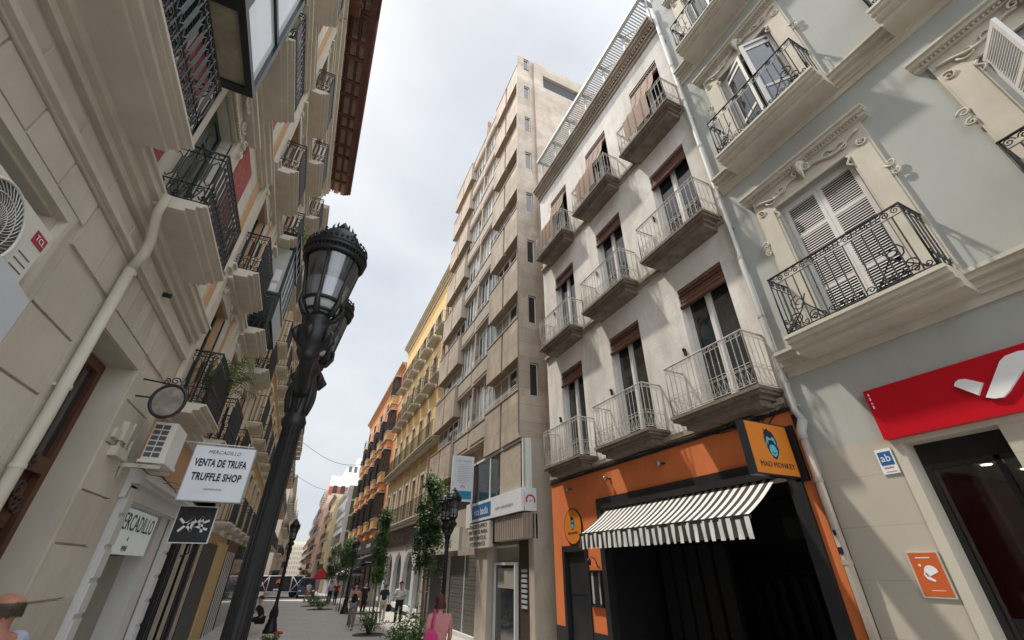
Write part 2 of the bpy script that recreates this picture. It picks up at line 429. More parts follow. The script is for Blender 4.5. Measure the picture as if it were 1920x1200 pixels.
def rail_panel(mb, A, B, z0, h, style):
    """iron railing panel from A to B (xy) starting at height z0"""
    A = Vector((A[0], A[1])); B = Vector((B[0], B[1])); L = (B - A).length; u = (B - A) / L
    P = lambda s_, z: (A.x + u.x * s_, A.y + u.y * s_, z0 + z)
    T = lambda pts, r, n=3: mb.tube([P(a, b) for a, b in pts], r, n, cap=False, smooth=False)
    mb.tube([P(-0.01, h), P(L + 0.01, h)], 0.016, 6)
    mb.tube([P(0, 0.05), P(L, 0.05)], 0.010, 4)
    mb.tube([P(0, 0), P(0, h)], 0.012, 5); mb.tube([P(L, 0), P(L, h)], 0.012, 5)
    if style == 'white':
        T([(0, h - 0.09), (L, h - 0.09)], 0.006); T([(0, 0.40), (L, 0.40)], 0.006)
        n = max(2, round(L / 0.115)); st = L / n
        for i in range(n):
            c = (i + 0.5) * st
            if i: T([(i * st, 0.05), (i * st, h)], 0.0095, 4)
            T([(c + 0.035 * math.cos(a), h - 0.045 + 0.035 * math.sin(a)) for a in [k * math.pi / 3 for k in range(7)]], 0.005)
            T(spiral(c - 0.025, 0.33, 0.035, 1.1, 0, 1, 7), 0.005); T(spiral(c + 0.025, 0.33, 0.035, 1.1, math.pi, -1, 7), 0.005)
            T([(c - 0.05, 0.06), (c, 0.17), (c + 0.05, 0.06)], 0.006); T([(c - 0.05, 0.29), (c, 0.16), (c + 0.05, 0.29)], 0.006)
            T(spiral(c, 0.10, 0.03, 1.0, 1.5, 1, 6), 0.005)
            mb.lathe([(0.004, -0.02), (0.015, 0), (0.004, 0.02)], P(i * st, 0.62), 5)
    elif style == 'scroll':      # dark railing of the pale blue building
        T([(0, h - 0.14), (L, h - 0.14)], 0.009)
        n = max(2, round(L / 0.125)); st = L / n
        for i in range(n):
            c = (i + 0.5) * st
            if i: T([(i * st, 0.05), (i * st, h - 0.14)], 0.010, 4)
            T(spiral(c, h - 0.07, 0.055, 1.6, 0 if i % 2 else math.pi, 1 if i % 2 else -1, 12), 0.009)
            mb.lathe([(0.004, -0.025), (0.014, 0), (0.004, 0.025)], P(i * st, 0.5), 5)
        for (c, sg) in ((0.30, 1), (L - 0.30, -1)) if L > 1.0 else ():
            T(spiral(c, 0.42, 0.13, 1.5, math.pi / 2, sg, 14), 0.011); T(spiral(c - 0.1 * sg, 0.20, 0.11, 1.5, 0, -sg, 12), 0.011)
            T(spiral(c + 0.14 * sg, 0.14, 0.09, 1.4, math.pi, sg, 12), 0.011)
            T([(c - 0.25 * sg, 0.06), (c, 0.30), (c + 0.12 * sg, 0.52)], 0.011); T([(c + 0.3 * sg, 0.06), (c + 0.05 * sg, 0.40)], 0.011)
        for i in range(n):
            c = (i + 0.5) * st
            T(spiral(c, 0.11, 0.05, 1.3, 0, 1 if i % 2 else -1, 9), 0.009)
            if L < 1.0: T(spiral(c, 0.25, 0.05, 1.3, 2, -1 if i % 2 else 1, 9), 0.009)
    elif style == 'loops':       # dark ornate railing of the left side
        T([(0, h - 0.1), (L, h - 0.1)], 0.010); T([(0, 0.30), (L, 0.30)], 0.010)
        n = max(2, round(L / 0.125)); st = L / n
        for i in range(n):
            c = (i + 0.5) * st; w = st * 0.34
            if i: T([(i * st, 0.05), (i * st, h)], 0.010, 4)
            T([(c - w, 0.40), (c - w, h - 0.22), (c, h - 0.15), (c + w, h - 0.22), (c + w, 0.40), (c, 0.33), (c - w, 0.40)], 0.010, 4)
            T([(c + 0.035 * math.cos(a), h - 0.05 + 0.035 * math.sin(a)) for a in [k * math.pi / 3 for k in range(7)]], 0.009)
            T(spiral(c - 0.03, 0.23, 0.05, 1.2, 0, 1, 8), 0.011); T(spiral(c + 0.03, 0.13, 0.05, 1.2, math.pi, 1, 8), 0.011)
            T([(i * st, 0.06), (c, 0.28), ((i + 1) * st, 0.06)], 0.010)
    else:                        # simple bars
        n = max(2, round(L / 0.13)); st = L / n
        for i in range(1, n): T([(i * st, 0.05), (i * st, h)], 0.009, 3)

def railing(mb, F, d, y0, y1, z0, h, style):
    a = F.p(d, y0, 0); b = F.p(d, y1, 0); wa = F.p(0.02, y0, 0); wb = F.p(0.02, y1, 0)
    rail_panel(mb, a, b, z0, h, style); rail_panel(mb, wa, a, z0, h, style); rail_panel(mb, wb, b, z0, h, style)

def text_mb(txt, size, material, origin, right, up, depth=0.006, shear=0.0, align='CENTER', sx=1.0, bold=0.0):
    cu = bpy.data.curves.new('t', 'FONT'); cu.body = txt; cu.size = size; cu.align_x = align; cu.align_y = 'CENTER'
    cu.extrude = 0; cu.offset = bold * size / 0.165; cu.shear = shear; cu.resolution_u = 3; cu.space_character = 1.05
    ob = bpy.data.objects.new('t', cu); scene.collection.objects.link(ob)
    dg = bpy.context.evaluated_depsgraph_get(); dg.update()
    me = bpy.data.meshes.new_from_object(ob.evaluated_get(dg))
    mb = MB().m(material)
    o = Vector(origin); r_ = Vector(right).normalized() * sx; u_ = Vector(up).normalized(); nn = Vector(right).normalized().cross(u_) * depth
    top = [o + r_ * v.co.x + u_ * v.co.y + nn for v in me.vertices]
    bot = [p - nn for p in top]; k = len(top)
    fs = [tuple(p.vertices) for p in me.polygons]
    cnt = {}
    for f in fs:
        for i in range(len(f)):
            e = (f[i], f[(i + 1) % len(f)]); cnt[e] = cnt.get(e, 0) + 1
    side = [(e[0] + k, e[1] + k, e[1], e[0]) for e in cnt if (e[1], e[0]) not in cnt]
    mb.faces(top + bot, fs + side, False)
    bpy.data.objects.remove(ob); bpy.data.curves.remove(cu); bpy.data.meshes.remove(me)
    return mb

RW = Fr(6.6, -1)     # right-hand facades
LW = Fr(-2.5, 1)     # left-hand facades
def gz(y): return -0.019 * y
# ================================================================== ground
g = MB().m(asph)
n = 60
for i in range(n):
    y0 = -30 + i * 8; y1 = y0 + 8
    g.face([(-200, y0, gz(y0) - 0.004), (200, y0, gz(y0) - 0.004), (200, y1, gz(y1) - 0.004), (-200, y1, gz(y1) - 0.004)])
struct(g, 'ground')
g = MB().m(asph2)
for i in range(24):         # pale paving bands of the pedestrian street
    y0 = -4 + i * 2.6; y1 = y0 + 2.575
    for (a, b) in ((-0.55, 0.3), (0.32, 1.2), (1.22, 2.1), (2.12, 3.3)):
        g.face([(a, y0, gz(y0)), (b, y0, gz(y0)), (b, y1, gz(y1)), (a, y1, gz(y1))])
struct(g, 'pavement')
g = MB().m(roadm)
g.face([(-80, 59, gz(59) + .002), (80, 59, gz(59) + .002), (80, 70, gz(70) + .002), (-80, 70, gz(70) + .002)])
struct(g, 'road')

# ================================================================== pale blue building, right foreground
F = RW
b1 = thing('apartment_building', 'pale blue-grey stuccoed building with cream window surrounds and black iron balconies, nearest on the right', 'building', (6.6, 0, 0))
CY = (2.30, -0.50, -3.30); ZF = (4.84, 8.96, 13.08)
holes = []
for cy in CY:
    for i, zf in enumerate(ZF): holes.append((cy - 0.625, cy + 0.625, zf, zf + 2.62, 0.32))
w = MB().m(bluewall)
F.wall(w, -5.5, 3.79, 3.32, 18.0, holes)
F.shell(w, -5.5, 3.79, -1, 18.0)
w.build('wall', b1)
t = MB().m(tileston)
F.wall(t, 2.83, 3.79, -0.6, 3.32, (), d=0.0); F.wall(t, -5.5, -0.2, -0.6, 3.32, ())
F.box(t, -0.3, 0.0, 1.2, 1.83, -0.6, 3.2)
t.build('stone_base', b1)
# cornices with the balconies breaking forward
def cornice(mb, F, y0, y1, ztop, prof):
    for (d, za, zb) in prof: F.box(mb, -0.02, d, y0, y1, ztop + za, ztop + zb)
PR = [(0.25, -0.05, 0.0), (0.21, -0.12, -0.05), (0.13, -0.21, -0.12), (0.08, -0.27, -0.21), (0.04, -0.38, -0.27)]
PB = [(0.62, -0.045, 0.004), (0.59, -0.11, -0.045), (0.53, -0.17, -0.11), (0.42, -0.255, -0.17)]
for zf in ZF:
    c = MB().m(beigetrim); cornice(c, F, -5.5, 3.74, zf, PR); c.build('cornice', b1)
# ornate surround
def scroll(mb, F, y, z, r, hand, a0=0, d=0.07, rr=0.018, turns=1.4):
    pts = spiral(y, z, r, turns, a0, hand, 12)
    mb.tube([F.p(d, a, b) for a, b in pts], [rr * (1 - 0.5 * k / 12) for k in range(13)], 5)
def surround(F, cy, zb, zh, hw):
    mb = MB().m(beigetrim)
    for s_ in (-1, 1):
        a = cy + s_ * hw; b = cy + s_ * (hw + 0.33)
        F.box(mb, -0.02, 0.05, min(a, b), max(a, b), zb, zh + 0.42)
        F.box(mb, 0.05, 0.065, min(a, b) + 0.03, max(a, b) - 0.03, zb, zh - 0.05)
        scroll(mb, F, cy + s_ * (hw + 0.36), zh - 0.62, 0.07, s_, 0); scroll(mb, F, cy + s_ * (hw + 0.36), zh - 0.80, 0.06, -s_, 2)
        scroll(mb, F, cy + s_ * 0.62, zh + 0.17, 0.10, -s_, 0); scroll(mb, F, cy + s_ * 0.40, zh + 0.22, 0.09, s_, 3)
        scroll(mb, F, cy + s_ * 0.86, zh + 0.02, 0.08, s_, 1)
        mb.tube([F.p(0.08, cy + s_ * q, zh + 0.20 + 0.06 * math.sin(q * 9)) for q in [0.1 + 0.08 * k for k in range(11)]], 0.022, 5)
        mb.tube([F.p(0.07, cy + s_ * (hw - 0.02 + 0.03 * math.sin(k)), zh - 0.05 - 0.03 * k) for k in range(8)], 0.018, 5)
    F.box(mb, -0.02, 0.05, cy - hw, cy + hw, zh, zh + 0.42)
    for (d, za, zc) in ((0.10, 0.40, 0.46), (0.16, 0.46, 0.52), (0.20, 0.52, 0.56), (0.13, 0.56, 0.60)):
        F.box(mb, 0.0, d, cy - hw - 0.42 - d * 0.3, cy + hw + 0.42 + d * 0.3, zh + za, zh + zc)
    for k in range(int((2 * hw + 0.8) / 0.05)):
        F.box(mb, 0.1, 0.125, cy - hw - 0.38 + k * 0.05, cy - hw - 0.355 + k * 0.05, zh + 0.42, zh + 0.455)
    # cartouche
    ax_ = Matrix.Rotation(R(90), 3, 'Y')
    mb.lathe([(0.0, 0.08), (0.06, 0.07), (0.10, 0.03), (0.11, -0.05)], F.p(0.08, cy, zh + 0.42), 12, axis=Matrix.Scale(-1, 3) @ ax_)
    for s_ in (-1, 1):
        scroll(mb, F, cy + s_ * 0.12, zh + 0.52, 0.09, s_, 1.5, 0.12, 0.025); scroll(mb, F, cy + s_ * 0.10, zh + 0.30, 0.08, -s_, 4, 0.10, 0.022)
    mb.tube([F.p(0.1, cy, zh + 0.1), F.p(0.12, cy, zh + 0.3), F.p(0.12, cy, zh + 0.62)], [0.02, 0.05, 0.03], 6)
    return mb
s0 = None
for i, zf in enumerate(ZF):
    for cy in CY:
        if s0 is None: s0 = surround(F, 0, 0, 2.62, 0.625).build('window_surround', b1, (0, cy, zf)); 
        else: copy_of(s0, b1, (0, cy, zf))
# louvred shutter leaf, local: hinge on z axis at y=0, leaf along +y, thickness x
def leaf(wd, ht, rails=(0.0, 0.30, 0.74, 1.0)):
    mb = MB().m(shutterw)
    st = 0.062; hts = [r_ * (ht - st) for r_ in rails]
    mb.box(-0.02, 0.02, 0, st, 0, ht); mb.box(-0.02, 0.02, wd - st, wd, 0, ht)
    for z in hts: mb.box(-0.019, 0.019, st, wd - st, z, z + st)
    for a, b in zip(hts[:-1], hts[1:]):
        z = a + st + 0.012
        while z < b - 0.02:
            mb.obox((-0.022, st, z), (0.034, 0, 0.020), (0, wd - 2 * st, 0), (0.004, 0, 0.014)); z += 0.044
    return mb
def place(mb, F, d, y, z, rot, flip=1):
    """rotate about z and put at facade point; leaf along +y"""
    M_ = Matrix.Rotation(rot, 3, 'Z') @ Matrix.Diagonal((1, flip, 1))
    o = MB(); o.add(mb, M_, F.p(d, y, z)); return o
LF = leaf(0.573, 2.52); 
fr = MB().m(shutterw)
def casing(F, cy, z, hw, ht, d=-0.14):
    mb = MB().m(shutterw)
    F.box(mb, d - 0.05, d + 0.03, cy - hw, cy - hw + 0.05, z, z + ht); F.box(mb, d - 0.05, d + 0.03, cy + hw - 0.05, cy + hw, z, z + ht)
    F.box(mb, d - 0.05, d + 0.03, cy - hw + 0.05, cy + hw - 0.05, z + ht - 0.06, z + ht)
    return mb
def leafglass(wd, ht, cur=None):
    mb = MB().m(whitefr); st = 0.07
    mb.box(-0.02, 0.02, 0, st, 0, ht); mb.box(-0.02, 0.02, wd - st, wd, 0, ht)
    for z in (0, ht * 0.36, ht - 0.25, ht - st): mb.box(-0.019, 0.019, st, wd - st, z, z + st)
    mb.m(glassd); mb.box(-0.004, 0.004, st, wd - st, st, ht - st)
    return mb
LG = leafglass(0.58, 2.5)
for cy in CY:
    for i, zf in enumerate(ZF):
        wn = casing(F, cy, zf, 0.625, 2.62).build('window', b1)
        mb = MB()
        opened = (i == 1) or (cy < 0 and i == 0) or i == 2
        if i == 0 and cy > 0:
            mb.add(place(LF, F, -0.11, cy - 0.575, zf + 0.03, 0)); mb.add(place(LF, F, -0.11, cy + 0.575, zf + 0.03, 0, -1))
            mb.build('shutter', wn)
            MB().m(blackin).box  # closed shutters
        elif i == 0:
            mb.add(place(LF, F, 0.02, cy - 0.56, zf + 0.03, R(75))); mb.add(place(LF, F, 0.02, cy + 0.56, zf + 0.03, R(-62), -1))
            mb.build('shutter', wn)
        else:
            mb.add(place(LG, F, -0.10, cy - 0.56, zf + 0.03, R(38))); mb.add(place(LG, F, -0.10, cy + 0.56, zf + 0.03, R(-22), -1))
            mb.build('casement', wn)
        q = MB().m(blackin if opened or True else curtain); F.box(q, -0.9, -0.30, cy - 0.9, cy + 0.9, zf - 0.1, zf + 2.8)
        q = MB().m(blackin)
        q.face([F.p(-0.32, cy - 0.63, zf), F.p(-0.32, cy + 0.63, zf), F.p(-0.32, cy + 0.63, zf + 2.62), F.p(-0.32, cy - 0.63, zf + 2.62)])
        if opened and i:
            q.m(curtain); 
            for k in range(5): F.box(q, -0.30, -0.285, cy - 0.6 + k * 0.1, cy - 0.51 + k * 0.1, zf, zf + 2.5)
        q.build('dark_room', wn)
bal = None
for cy in CY:
    for zf in ZF:
        if bal is None:
            s = MB().m(beigetrim); cornice(s, F, -0.98, 0.98, 0, PB)
            for (d, za, zb) in PB[:3]: pass
            bal = s.build('balcony', b1, (0, cy, zf))
            r_ = MB().m(ironblk); railing(r_, F, 0.56, -0.92, 0.92, 0.0, 1.03, 'scroll'); r_.build('railing', bal, (0, cy, zf))
        else: copy_tree(bal, b1, (0, cy, zf))
# shop entrance in the ground floor
sp = MB().m(beigetrim)
F.box(sp, -0.25, 0.02, 2.72, 2.83, -0.6, 3.20); F.box(sp, -0.25, 0.02, -0.2, -0.1, -0.6, 3.2)
F.box(sp, -0.30, 0.01, 1.8, 2.83, 3.20, 3.32); F.box(sp, -0.30, 0.01, -0.2, 1.8, 3.2, 3.32)
e = sp.build('shop_entrance', b1)
q = MB().m(redin)
F.box(q, -3.5, -3.4, -0.2, 2.8, -0.6, 3.2); F.box(q, -3.4, -0.3, 2.80, 2.83, -0.6, 3.2); F.box(q, -3.4, -0.3, -0.23, -0.2, -0.6, 3.2)
q.m(greyceil); F.box(q, -3.4, -0.28, -0.2, 2.8, 2.96, 3.0)
q.m(blackin); F.box(q, -0.26, -0.24, 1.83, 2.72, 2.95, 3.2)
q.m(litspot)
for (yy, dd) in ((2.35, -0.85), (1.95, -0.62), (2.25, -1.6)):
    q.lathe([(0.05, 0), (0.05, -0.006)], F.p(dd, yy, 2.955), 12, False)
q.m(letgry); F.box(q, -0.32, -0.31, 2.45, 2.62, 1.2, 1.42); F.box(q, -0.32, -0.31, 2.35, 2.52, 0.86, 1.1)
q.build('shop_interior', e)
q = MB().m(blackp)
F.box(q, -0.30, -0.24, 2.66, 2.72, -0.6, 2.95); F.box(q, -0.30, -0.24, 2.02, 2.07, -0.6, 2.95); F.box(q, -0.3, -0.24, 1.83, 2.66, 2.90, 2.95)
q.m(shopgl); F.box(q, -0.275, -0.265, 1.83, 2.66, -0.6, 2.9)
q.build('glass_door', e)

# drain pipe between the two buildings
p = MB().m(pipeg)
P_ = lambda d, y, z: F.p(d, y, z)
p.tube([P_(0.09, 3.80, 16.9), P_(0.09, 3.80, 3.95), P_(0.10, 3.72, 3.75)], 0.05, 10)
for z in (15.3, 13.6, 12.0, 10.2, 8.5, 6.9, 5.6, 4.9, 4.6, 4.4): p.lathe([(0.058, 0), (0.058, 0.05)], P_(0.09, 3.80, z), 10, False); 
p.tube([P_(0.10, 3.72, 3.78), P_(0.11, 3.80, 3.62), P_(0.11, 3.80, 3.5)], 0.068, 10)
for z in (15, 11.3, 7.7, 4.0): F.box(p, 0, 0.06, 3.74, 3.86, z, z + 0.03)
pi = p.build('drainpipe', b1)
p = MB().m(pipeb)
p.tube([P_(0.11, 3.80, 3.55), P_(0.11, 3.80, -0.3)], 0.055, 10)
for z in (2.9, 1.9, 0.9): p.lathe([(0.062, 0), (0.062, 0.06)], P_(0.11, 3.80, z), 10, False)
p.m(signblk); F.box(p, 0.166, 0.169, 3.77, 3.83, 2.02, 2.10); F.box(p, 0.166, 0.169, 3.78, 3.82, 2.24, 2.30)
p.build('lower_pipe', b1)
# street-number plate, poster, red fascia
t = thing('shop_fascia', 'long red shop fascia with a white tick-shaped emblem above the glass entrance', 'sign', F.p(0, 1.3, 3.26))
q = MB().m(signred); F.box(q, 0.003, 0.10, -2.0, 2.84, 3.262, 3.905); q.build('panel', t)
q = MB().m(letwht)
def fpoly(mb, F, pts, d0, d1):
    a = [F.p(d0, y, z) for y, z in pts]; mb.prism(a, Vector(F.p(d1, 0, 0)) - Vector(F.p(d0, 0, 0)))
# emblem: leaf-shaped piece and hooked stroke
fpoly(q, F, [(1.945, 3.66), (1.915, 3.70), (1.875, 3.715), (1.82, 3.70), (1.715, 3.615), (1.80, 3.50)], 0.10, 0.135)
fpoly(q, F, [(1.755, 3.46), (1.50, 3.78), (1.44, 3.82), (1.33, 3.83), (1.15, 3.78), (1.0, 3.66), (1.0, 3.54), (1.12, 3.62), (1.28, 3.68), (1.36, 3.66), (1.56, 3.47), (1.63, 3.42), (1.70, 3.43)], 0.10, 0.135)
q.build('emblem', t)
q = MB().m(letwht)
for k, (a, b) in enumerate(((0, .03), (.05, .09), (.12, .14), (.16, .20))):
    F.box(q, 0.10, 0.104, 2.785, 2.80, 3.855 - b, 3.855 - a)
q.build('small_print', t)
t = thing('wall_plate', 'small white and blue enamel plate with the letters ab beside the shop entrance', 'sign', F.p(0, 2.95, 2.9))
q = MB().m(letwht); F.box(q, 0.003, 0.018, 2.86, 3.04, 2.88, 3.18); q.build('plate', t)
q = MB().m(blue); F.box(q, 0.018, 0.021, 2.875, 3.02, 2.985, 3.145); q.build('blue_field', t)
q = text_mb('ab', 0.13, letwht, F.p(0.022, 2.948, 3.065), (0, -1, 0), (0, 0, 1), 0.003, sx=0.9)
q.add(text_mb('alquiler', 0.035, redlt, F.p(0.019, 2.95, 2.955), (0, -1, 0), (0, 0, 1), 0.002))
q.m(letgry); F.box(q, 0.018, 0.020, 2.88, 3.0, 2.90, 2.912); q.build('lettering', t)
t = thing('wall_poster', 'orange framed poster with a white globe on the stone wall by the entrance', 'poster', F.p(0, 3.0, 1.6))
q = MB().m(beigetrim); F.box(q, 0.003, 0.02, 2.86, 3.17, 1.58, 2.04); q.build('frame', t)
q = MB().m(mat('poster_orange', (0.55, 0.12, 0.035), 0.35, 0.05, 2, 0)); F.box(q, 0.02, 0.024, 2.875, 3.15, 1.60, 2.02); q.build('sheet', t)
q = MB().m(letwht)
fpoly(q, F, [(3.0 - 0.065 * math.cos(a) - 0.01, 1.83 + 0.065 * math.sin(a)) for a in [k * 0.5 for k in range(9)]], 0.024, 0.027)
fpoly(q, F, [(3.07, 1.80), (3.05, 1.76), (2.99, 1.735), (2.98, 1.75), (3.02, 1.78), (3.04, 1.82), (3.06, 1.83)], 0.024, 0.027)
F.box(q, 0.024, 0.026, 2.95, 3.09, 1.965, 1.975); F.box(q, 0.024, 0.026, 2.93, 3.06, 1.65, 1.655)
fpoly(q, F, [(3.09, 1.90), (3.07, 1.91), (3.06, 1.89), (3.075, 1.88)], 0.024, 0.027); q.build('globe_print', t)

# ================================================================== white building with the orange bar
b2 = thing('apartment_building', 'white limewashed building with nine pale balconies above the orange bar', 'building', (6.6, 7.6, -0.15))
BY = (4.87, 7.42, 10.0); BZ = (4.34, 8.16, 12.02); WT = (7.24, 11.0, 14.9)
holes = [(y - 0.60, y + 0.60, z + 0.06, t_, 0.28) for y in BY for z, t_ in zip(BZ, WT)]
w = MB().m(whitewall)
F.wall(w, 3.79, 11.46, 3.0, 16.0, holes); F.wall(w, 3.79, 4.05, -1, 0.6); F.wall(w, 10.95, 11.46, -1, 0.6)
F.shell(w, 3.79, 11.46, -1, 16.2)
w.build('wall', b2)
# floor bands & cornice
for z in BZ[1:] + (4.2,):
    c = MB().m(darktrim); F.box(c, -0.02, 0.10, 3.92, 11.44, z - 0.10, z - 0.0); F.box(c, -0.02, 0.06, 3.92, 11.44, z - 0.18, z - 0.10); c.build('floor_band', b2)
c = MB().m(darktrim)
for (d, a, b) in ((0.06, 15.85, 15.98), (0.12, 15.98, 16.06), (0.20, 16.14, 16.22), (0.28, 16.22, 16.32), (0.34, 16.32, 16.40), (0.30, 16.40, 16.47)):
    F.box(c, -0.05, d, 3.86, 11.5, a, b)
y = 3.9
while y < 11.4: F.box(c, 0.0, 0.17, y, y + 0.06, 16.06, 16.14); y += 0.11
c.build('cornice', b2)
c = MB().m(beigetrim); F.box(c, -0.2, 0.02, 3.9, 11.46, 16.47, 16.6); c.build('parapet', b2)
pg = MB().m(pipeg)
F.box(pg, 0.12, 0.24, 3.9, 11.2, 18.0, 18.13); F.box(pg, -2.6, -2.5, 3.9, 11.2, 18.0, 18.12)
for k in range(7):
    y = 3.95 + k * 1.19; F.box(pg, -2.6, 0.12, y, y + 0.07, 18.02, 18.10); F.box(pg, -2.6, -2.53, y, y + 0.07, 16.2, 18.0)
    F.box(pg, -0.05, 0.02, y, y + 0.07, 16.6, 18.02)
y = 3.95
while y < 11.15: F.box(pg, -2.5, 0.12, y, y + 0.035, 18.045, 18.085); y += 0.085
pg.m(pipeg)
for k in range(6):
    y = 3.98 + k * 1.19; pg.tube([F.p(-0.02, y, 16.65), F.p(-0.02, y + 1.19, 17.95)], 0.018, 5)
pg.build('pergola', b2)
# windows
def win2(F, draped):
    mb = MB().m(whitefr); h = WT[0] - BZ[0] - 0.06
    F.box(mb, -0.22, -0.14, -0.60, -0.53, 0, h); F.box(mb, -0.22, -0.14, 0.53, 0.60, 0, h); F.box(mb, -0.23, -0.12, -0.04, 0.04, 0, h)
    for a, b in ((-0.53, -0.04), (0.04, 0.53)):
        for z in (0, h - 0.1): F.box(mb, -0.215, -0.15, a, b, z, z + 0.08)
        F.box(mb, -0.215, -0.15, a, a + 0.03, 0.08, h - 0.1); F.box(mb, -0.215, -0.15, b - 0.03, b, 0.08, h - 0.1)
    return mb
def glass2(F):
    mb = MB().m(glassd); h = WT[0] - BZ[0] - 0.06; F.box(mb, -0.20, -0.185, -0.53, 0.53, 0.05, h)
    return mb
def blind2(F, h):
    mb = MB().m(blindbrn)
    F.box(mb, -0.12, -0.02, -0.60, 0.60, h - 0.08, h)
    for k in range(8):
        z = h - 0.08 - 0.04 * (k + 1); F.box(mb, -0.11 - 0.006 * (k % 2), -0.045 + 0.008 * (k % 2), -0.595, 0.595, z, z + 0.036)
    mb.m(darkwood)
    for k in range(17):
        y = -0.585 + k * 0.0705
        mb.tube([F.p(-0.03, y, h - 0.13), F.p(-0.025, y + 0.035, h - 0.20), F.p(-0.03, y + 0.07, h - 0.13)], 0.010, 4)
    mb.m(woodbrn)
    mb.tube([F.p(-0.02, -0.59, h - 0.45), F.p(-0.02, 0.59, h - 0.45)], 0.05, 8)
    return mb
wp = None
for k, (z, t_) in enumerate(zip(BZ, WT)):
    for y in BY:
        if wp is None:
            wp = win2(F, 0).build('window', b2, (0, y, z + 0.06)); glass2(F).build('glass', wp, (0, y, z + 0.06))
            blind2(F, 2.84).build('rolled_blind', wp, (0, y, z + 0.06)); prev = wp
        else: copy_tree(wp, b2, (0, y, t_ - 2.84))
for y in BY:     # faded blinds hung out over the top-floor railings
    mb = MB().m(blindtan); pts = [(0.0, 14.62), (0.10, 14.0), (0.30, 13.5), (0.565, 13.06), (0.60, 12.98), (0.60, 12.5), (0.595, 12.16)]
    for a, b in zip(pts[:-1], pts[1:]):
        k = max(1, int(math.hypot(a[0] - b[0], a[1] - b[1]) / 0.05))
        for i in range(k):
            t0 = i / k; t1 = (i + 0.86) / k
            q0 = (a[0] + (b[0] - a[0]) * t0, a[1] + (b[1] - a[1]) * t0); q1 = (a[0] + (b[0] - a[0]) * t1, a[1] + (b[1] - a[1]) * t1)
            mb.obox(F.p(q0[0], y - 0.42, q0[1]), (0, 0.98, 0), Vector(F.p(q1[0], 0, q1[1])) - Vector(F.p(q0[0], 0, q0[1])), (0.012, 0, 0.004))
    for yy in (y - 0.2, y + 0.1, y + 0.35): mb.tube([F.p(a + 0.02, yy, b) for a, b in pts], 0.008, 4)
    mb.build('draped_blind', b2)
bp = None
for i, z in enumerate(BZ):
    for j, y in enumerate(BY):
        if bp is None or i == 0 and False:
            s = MB().m(slabstone)
            for (d, e_, za, zb) in ((0.58, 0.96, -0.06, 0.0), (0.55, 0.93, -0.11, -0.06), (0.46, 0.84, -0.17, -0.11), (0.40, 0.78, -0.27, -0.17)):
                F.box(s, -0.02, d, -e_, e_, za, zb)
            bp = s.build('balcony', b2, (0, y, z))
            r_ = MB().m(ironwht); railing(r_, F, 0.53, -0.92, 0.92, 0.0, 1.0, 'white'); r_.build('railing', bp, (0, y, z))
        else: copy_tree(bp, b2, (0, y, z))
for i, z in enumerate(BZ[:2]):
    for y in BY:
        q = MB().m(blackp); F.box(q, 0.0, 0.05, y + 0.72, y + 0.76, z + 1.35, z + 1.50); q.lathe([(0.03, 0), (0.03, 0.05)], F.p(0.05, y + 0.74, z + 1.46), 6); q.build('awning_bracket', b2)
# ------------------------------ orange bar front
o = MB().m(orangep)
OH = [(4.05, 9.2, -1, 3.30), (9.82, 10.95, -1, 2.34)]
F.wall(o, 3.84, 11.44, 0.62, 3.97, OH, 0.06, 0.05)
F.box(o, 0, 0.05, 3.84, 3.842, 0.6, 3.97); 
o.build('painted_front', b2)
q = MB().m(blackp)
F.box(q, 0.0, 0.085, 3.82, 11.46, 3.97, 4.02)
F.box(q, 0.0, 0.07, 10.95, 11.45, -1, 0.62); F.box(q, 0.0, 0.07, 9.2, 9.82, -1, 0.62)
F.box(q, 0.0, 0.10, 4.22, 9.2, 3.14, 3.32); F.box(q, -0.1, 0.10, 9.03, 9.2, -1, 3.14); F.box(q, -0.1, 0.10, 4.05, 4.26, -1, 3.32)
F.box(q, -0.1, 0.085, 9.80, 9.90, -1, 2.22); F.box(q, -0.1, 0.085, 10.86, 10.97, -1, 2.22); F.box(q, -0.1, 0.085, 9.80, 10.97, 2.22, 2.36)
F.box(q, 0.0, 0.06, 3.83, 3.90, -1, 3.9)
q.build('black_trim', b2)
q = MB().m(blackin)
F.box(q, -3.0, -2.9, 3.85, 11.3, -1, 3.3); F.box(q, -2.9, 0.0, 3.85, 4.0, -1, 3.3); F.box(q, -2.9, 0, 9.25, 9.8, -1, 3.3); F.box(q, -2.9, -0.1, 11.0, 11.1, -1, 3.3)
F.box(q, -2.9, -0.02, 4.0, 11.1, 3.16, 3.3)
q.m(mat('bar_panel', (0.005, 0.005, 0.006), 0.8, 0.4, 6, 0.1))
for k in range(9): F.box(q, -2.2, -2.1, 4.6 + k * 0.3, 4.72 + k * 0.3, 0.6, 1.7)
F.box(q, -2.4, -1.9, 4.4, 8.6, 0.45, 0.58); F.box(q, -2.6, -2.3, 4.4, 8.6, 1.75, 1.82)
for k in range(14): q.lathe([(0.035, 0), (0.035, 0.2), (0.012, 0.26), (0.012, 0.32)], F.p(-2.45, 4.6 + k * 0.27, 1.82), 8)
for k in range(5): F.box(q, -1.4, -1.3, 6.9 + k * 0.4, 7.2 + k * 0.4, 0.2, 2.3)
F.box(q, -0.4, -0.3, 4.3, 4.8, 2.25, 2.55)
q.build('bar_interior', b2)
q = MB().m(signblk); F.box(q, -0.06, -0.02, 9.9, 10.86, -1, 2.22); q.m(blackp)
for z in (0.3, 1.3): F.box(q, -0.02, -0.01, 10.0, 10.75, z, z + 0.8)
q.build('door', b2)
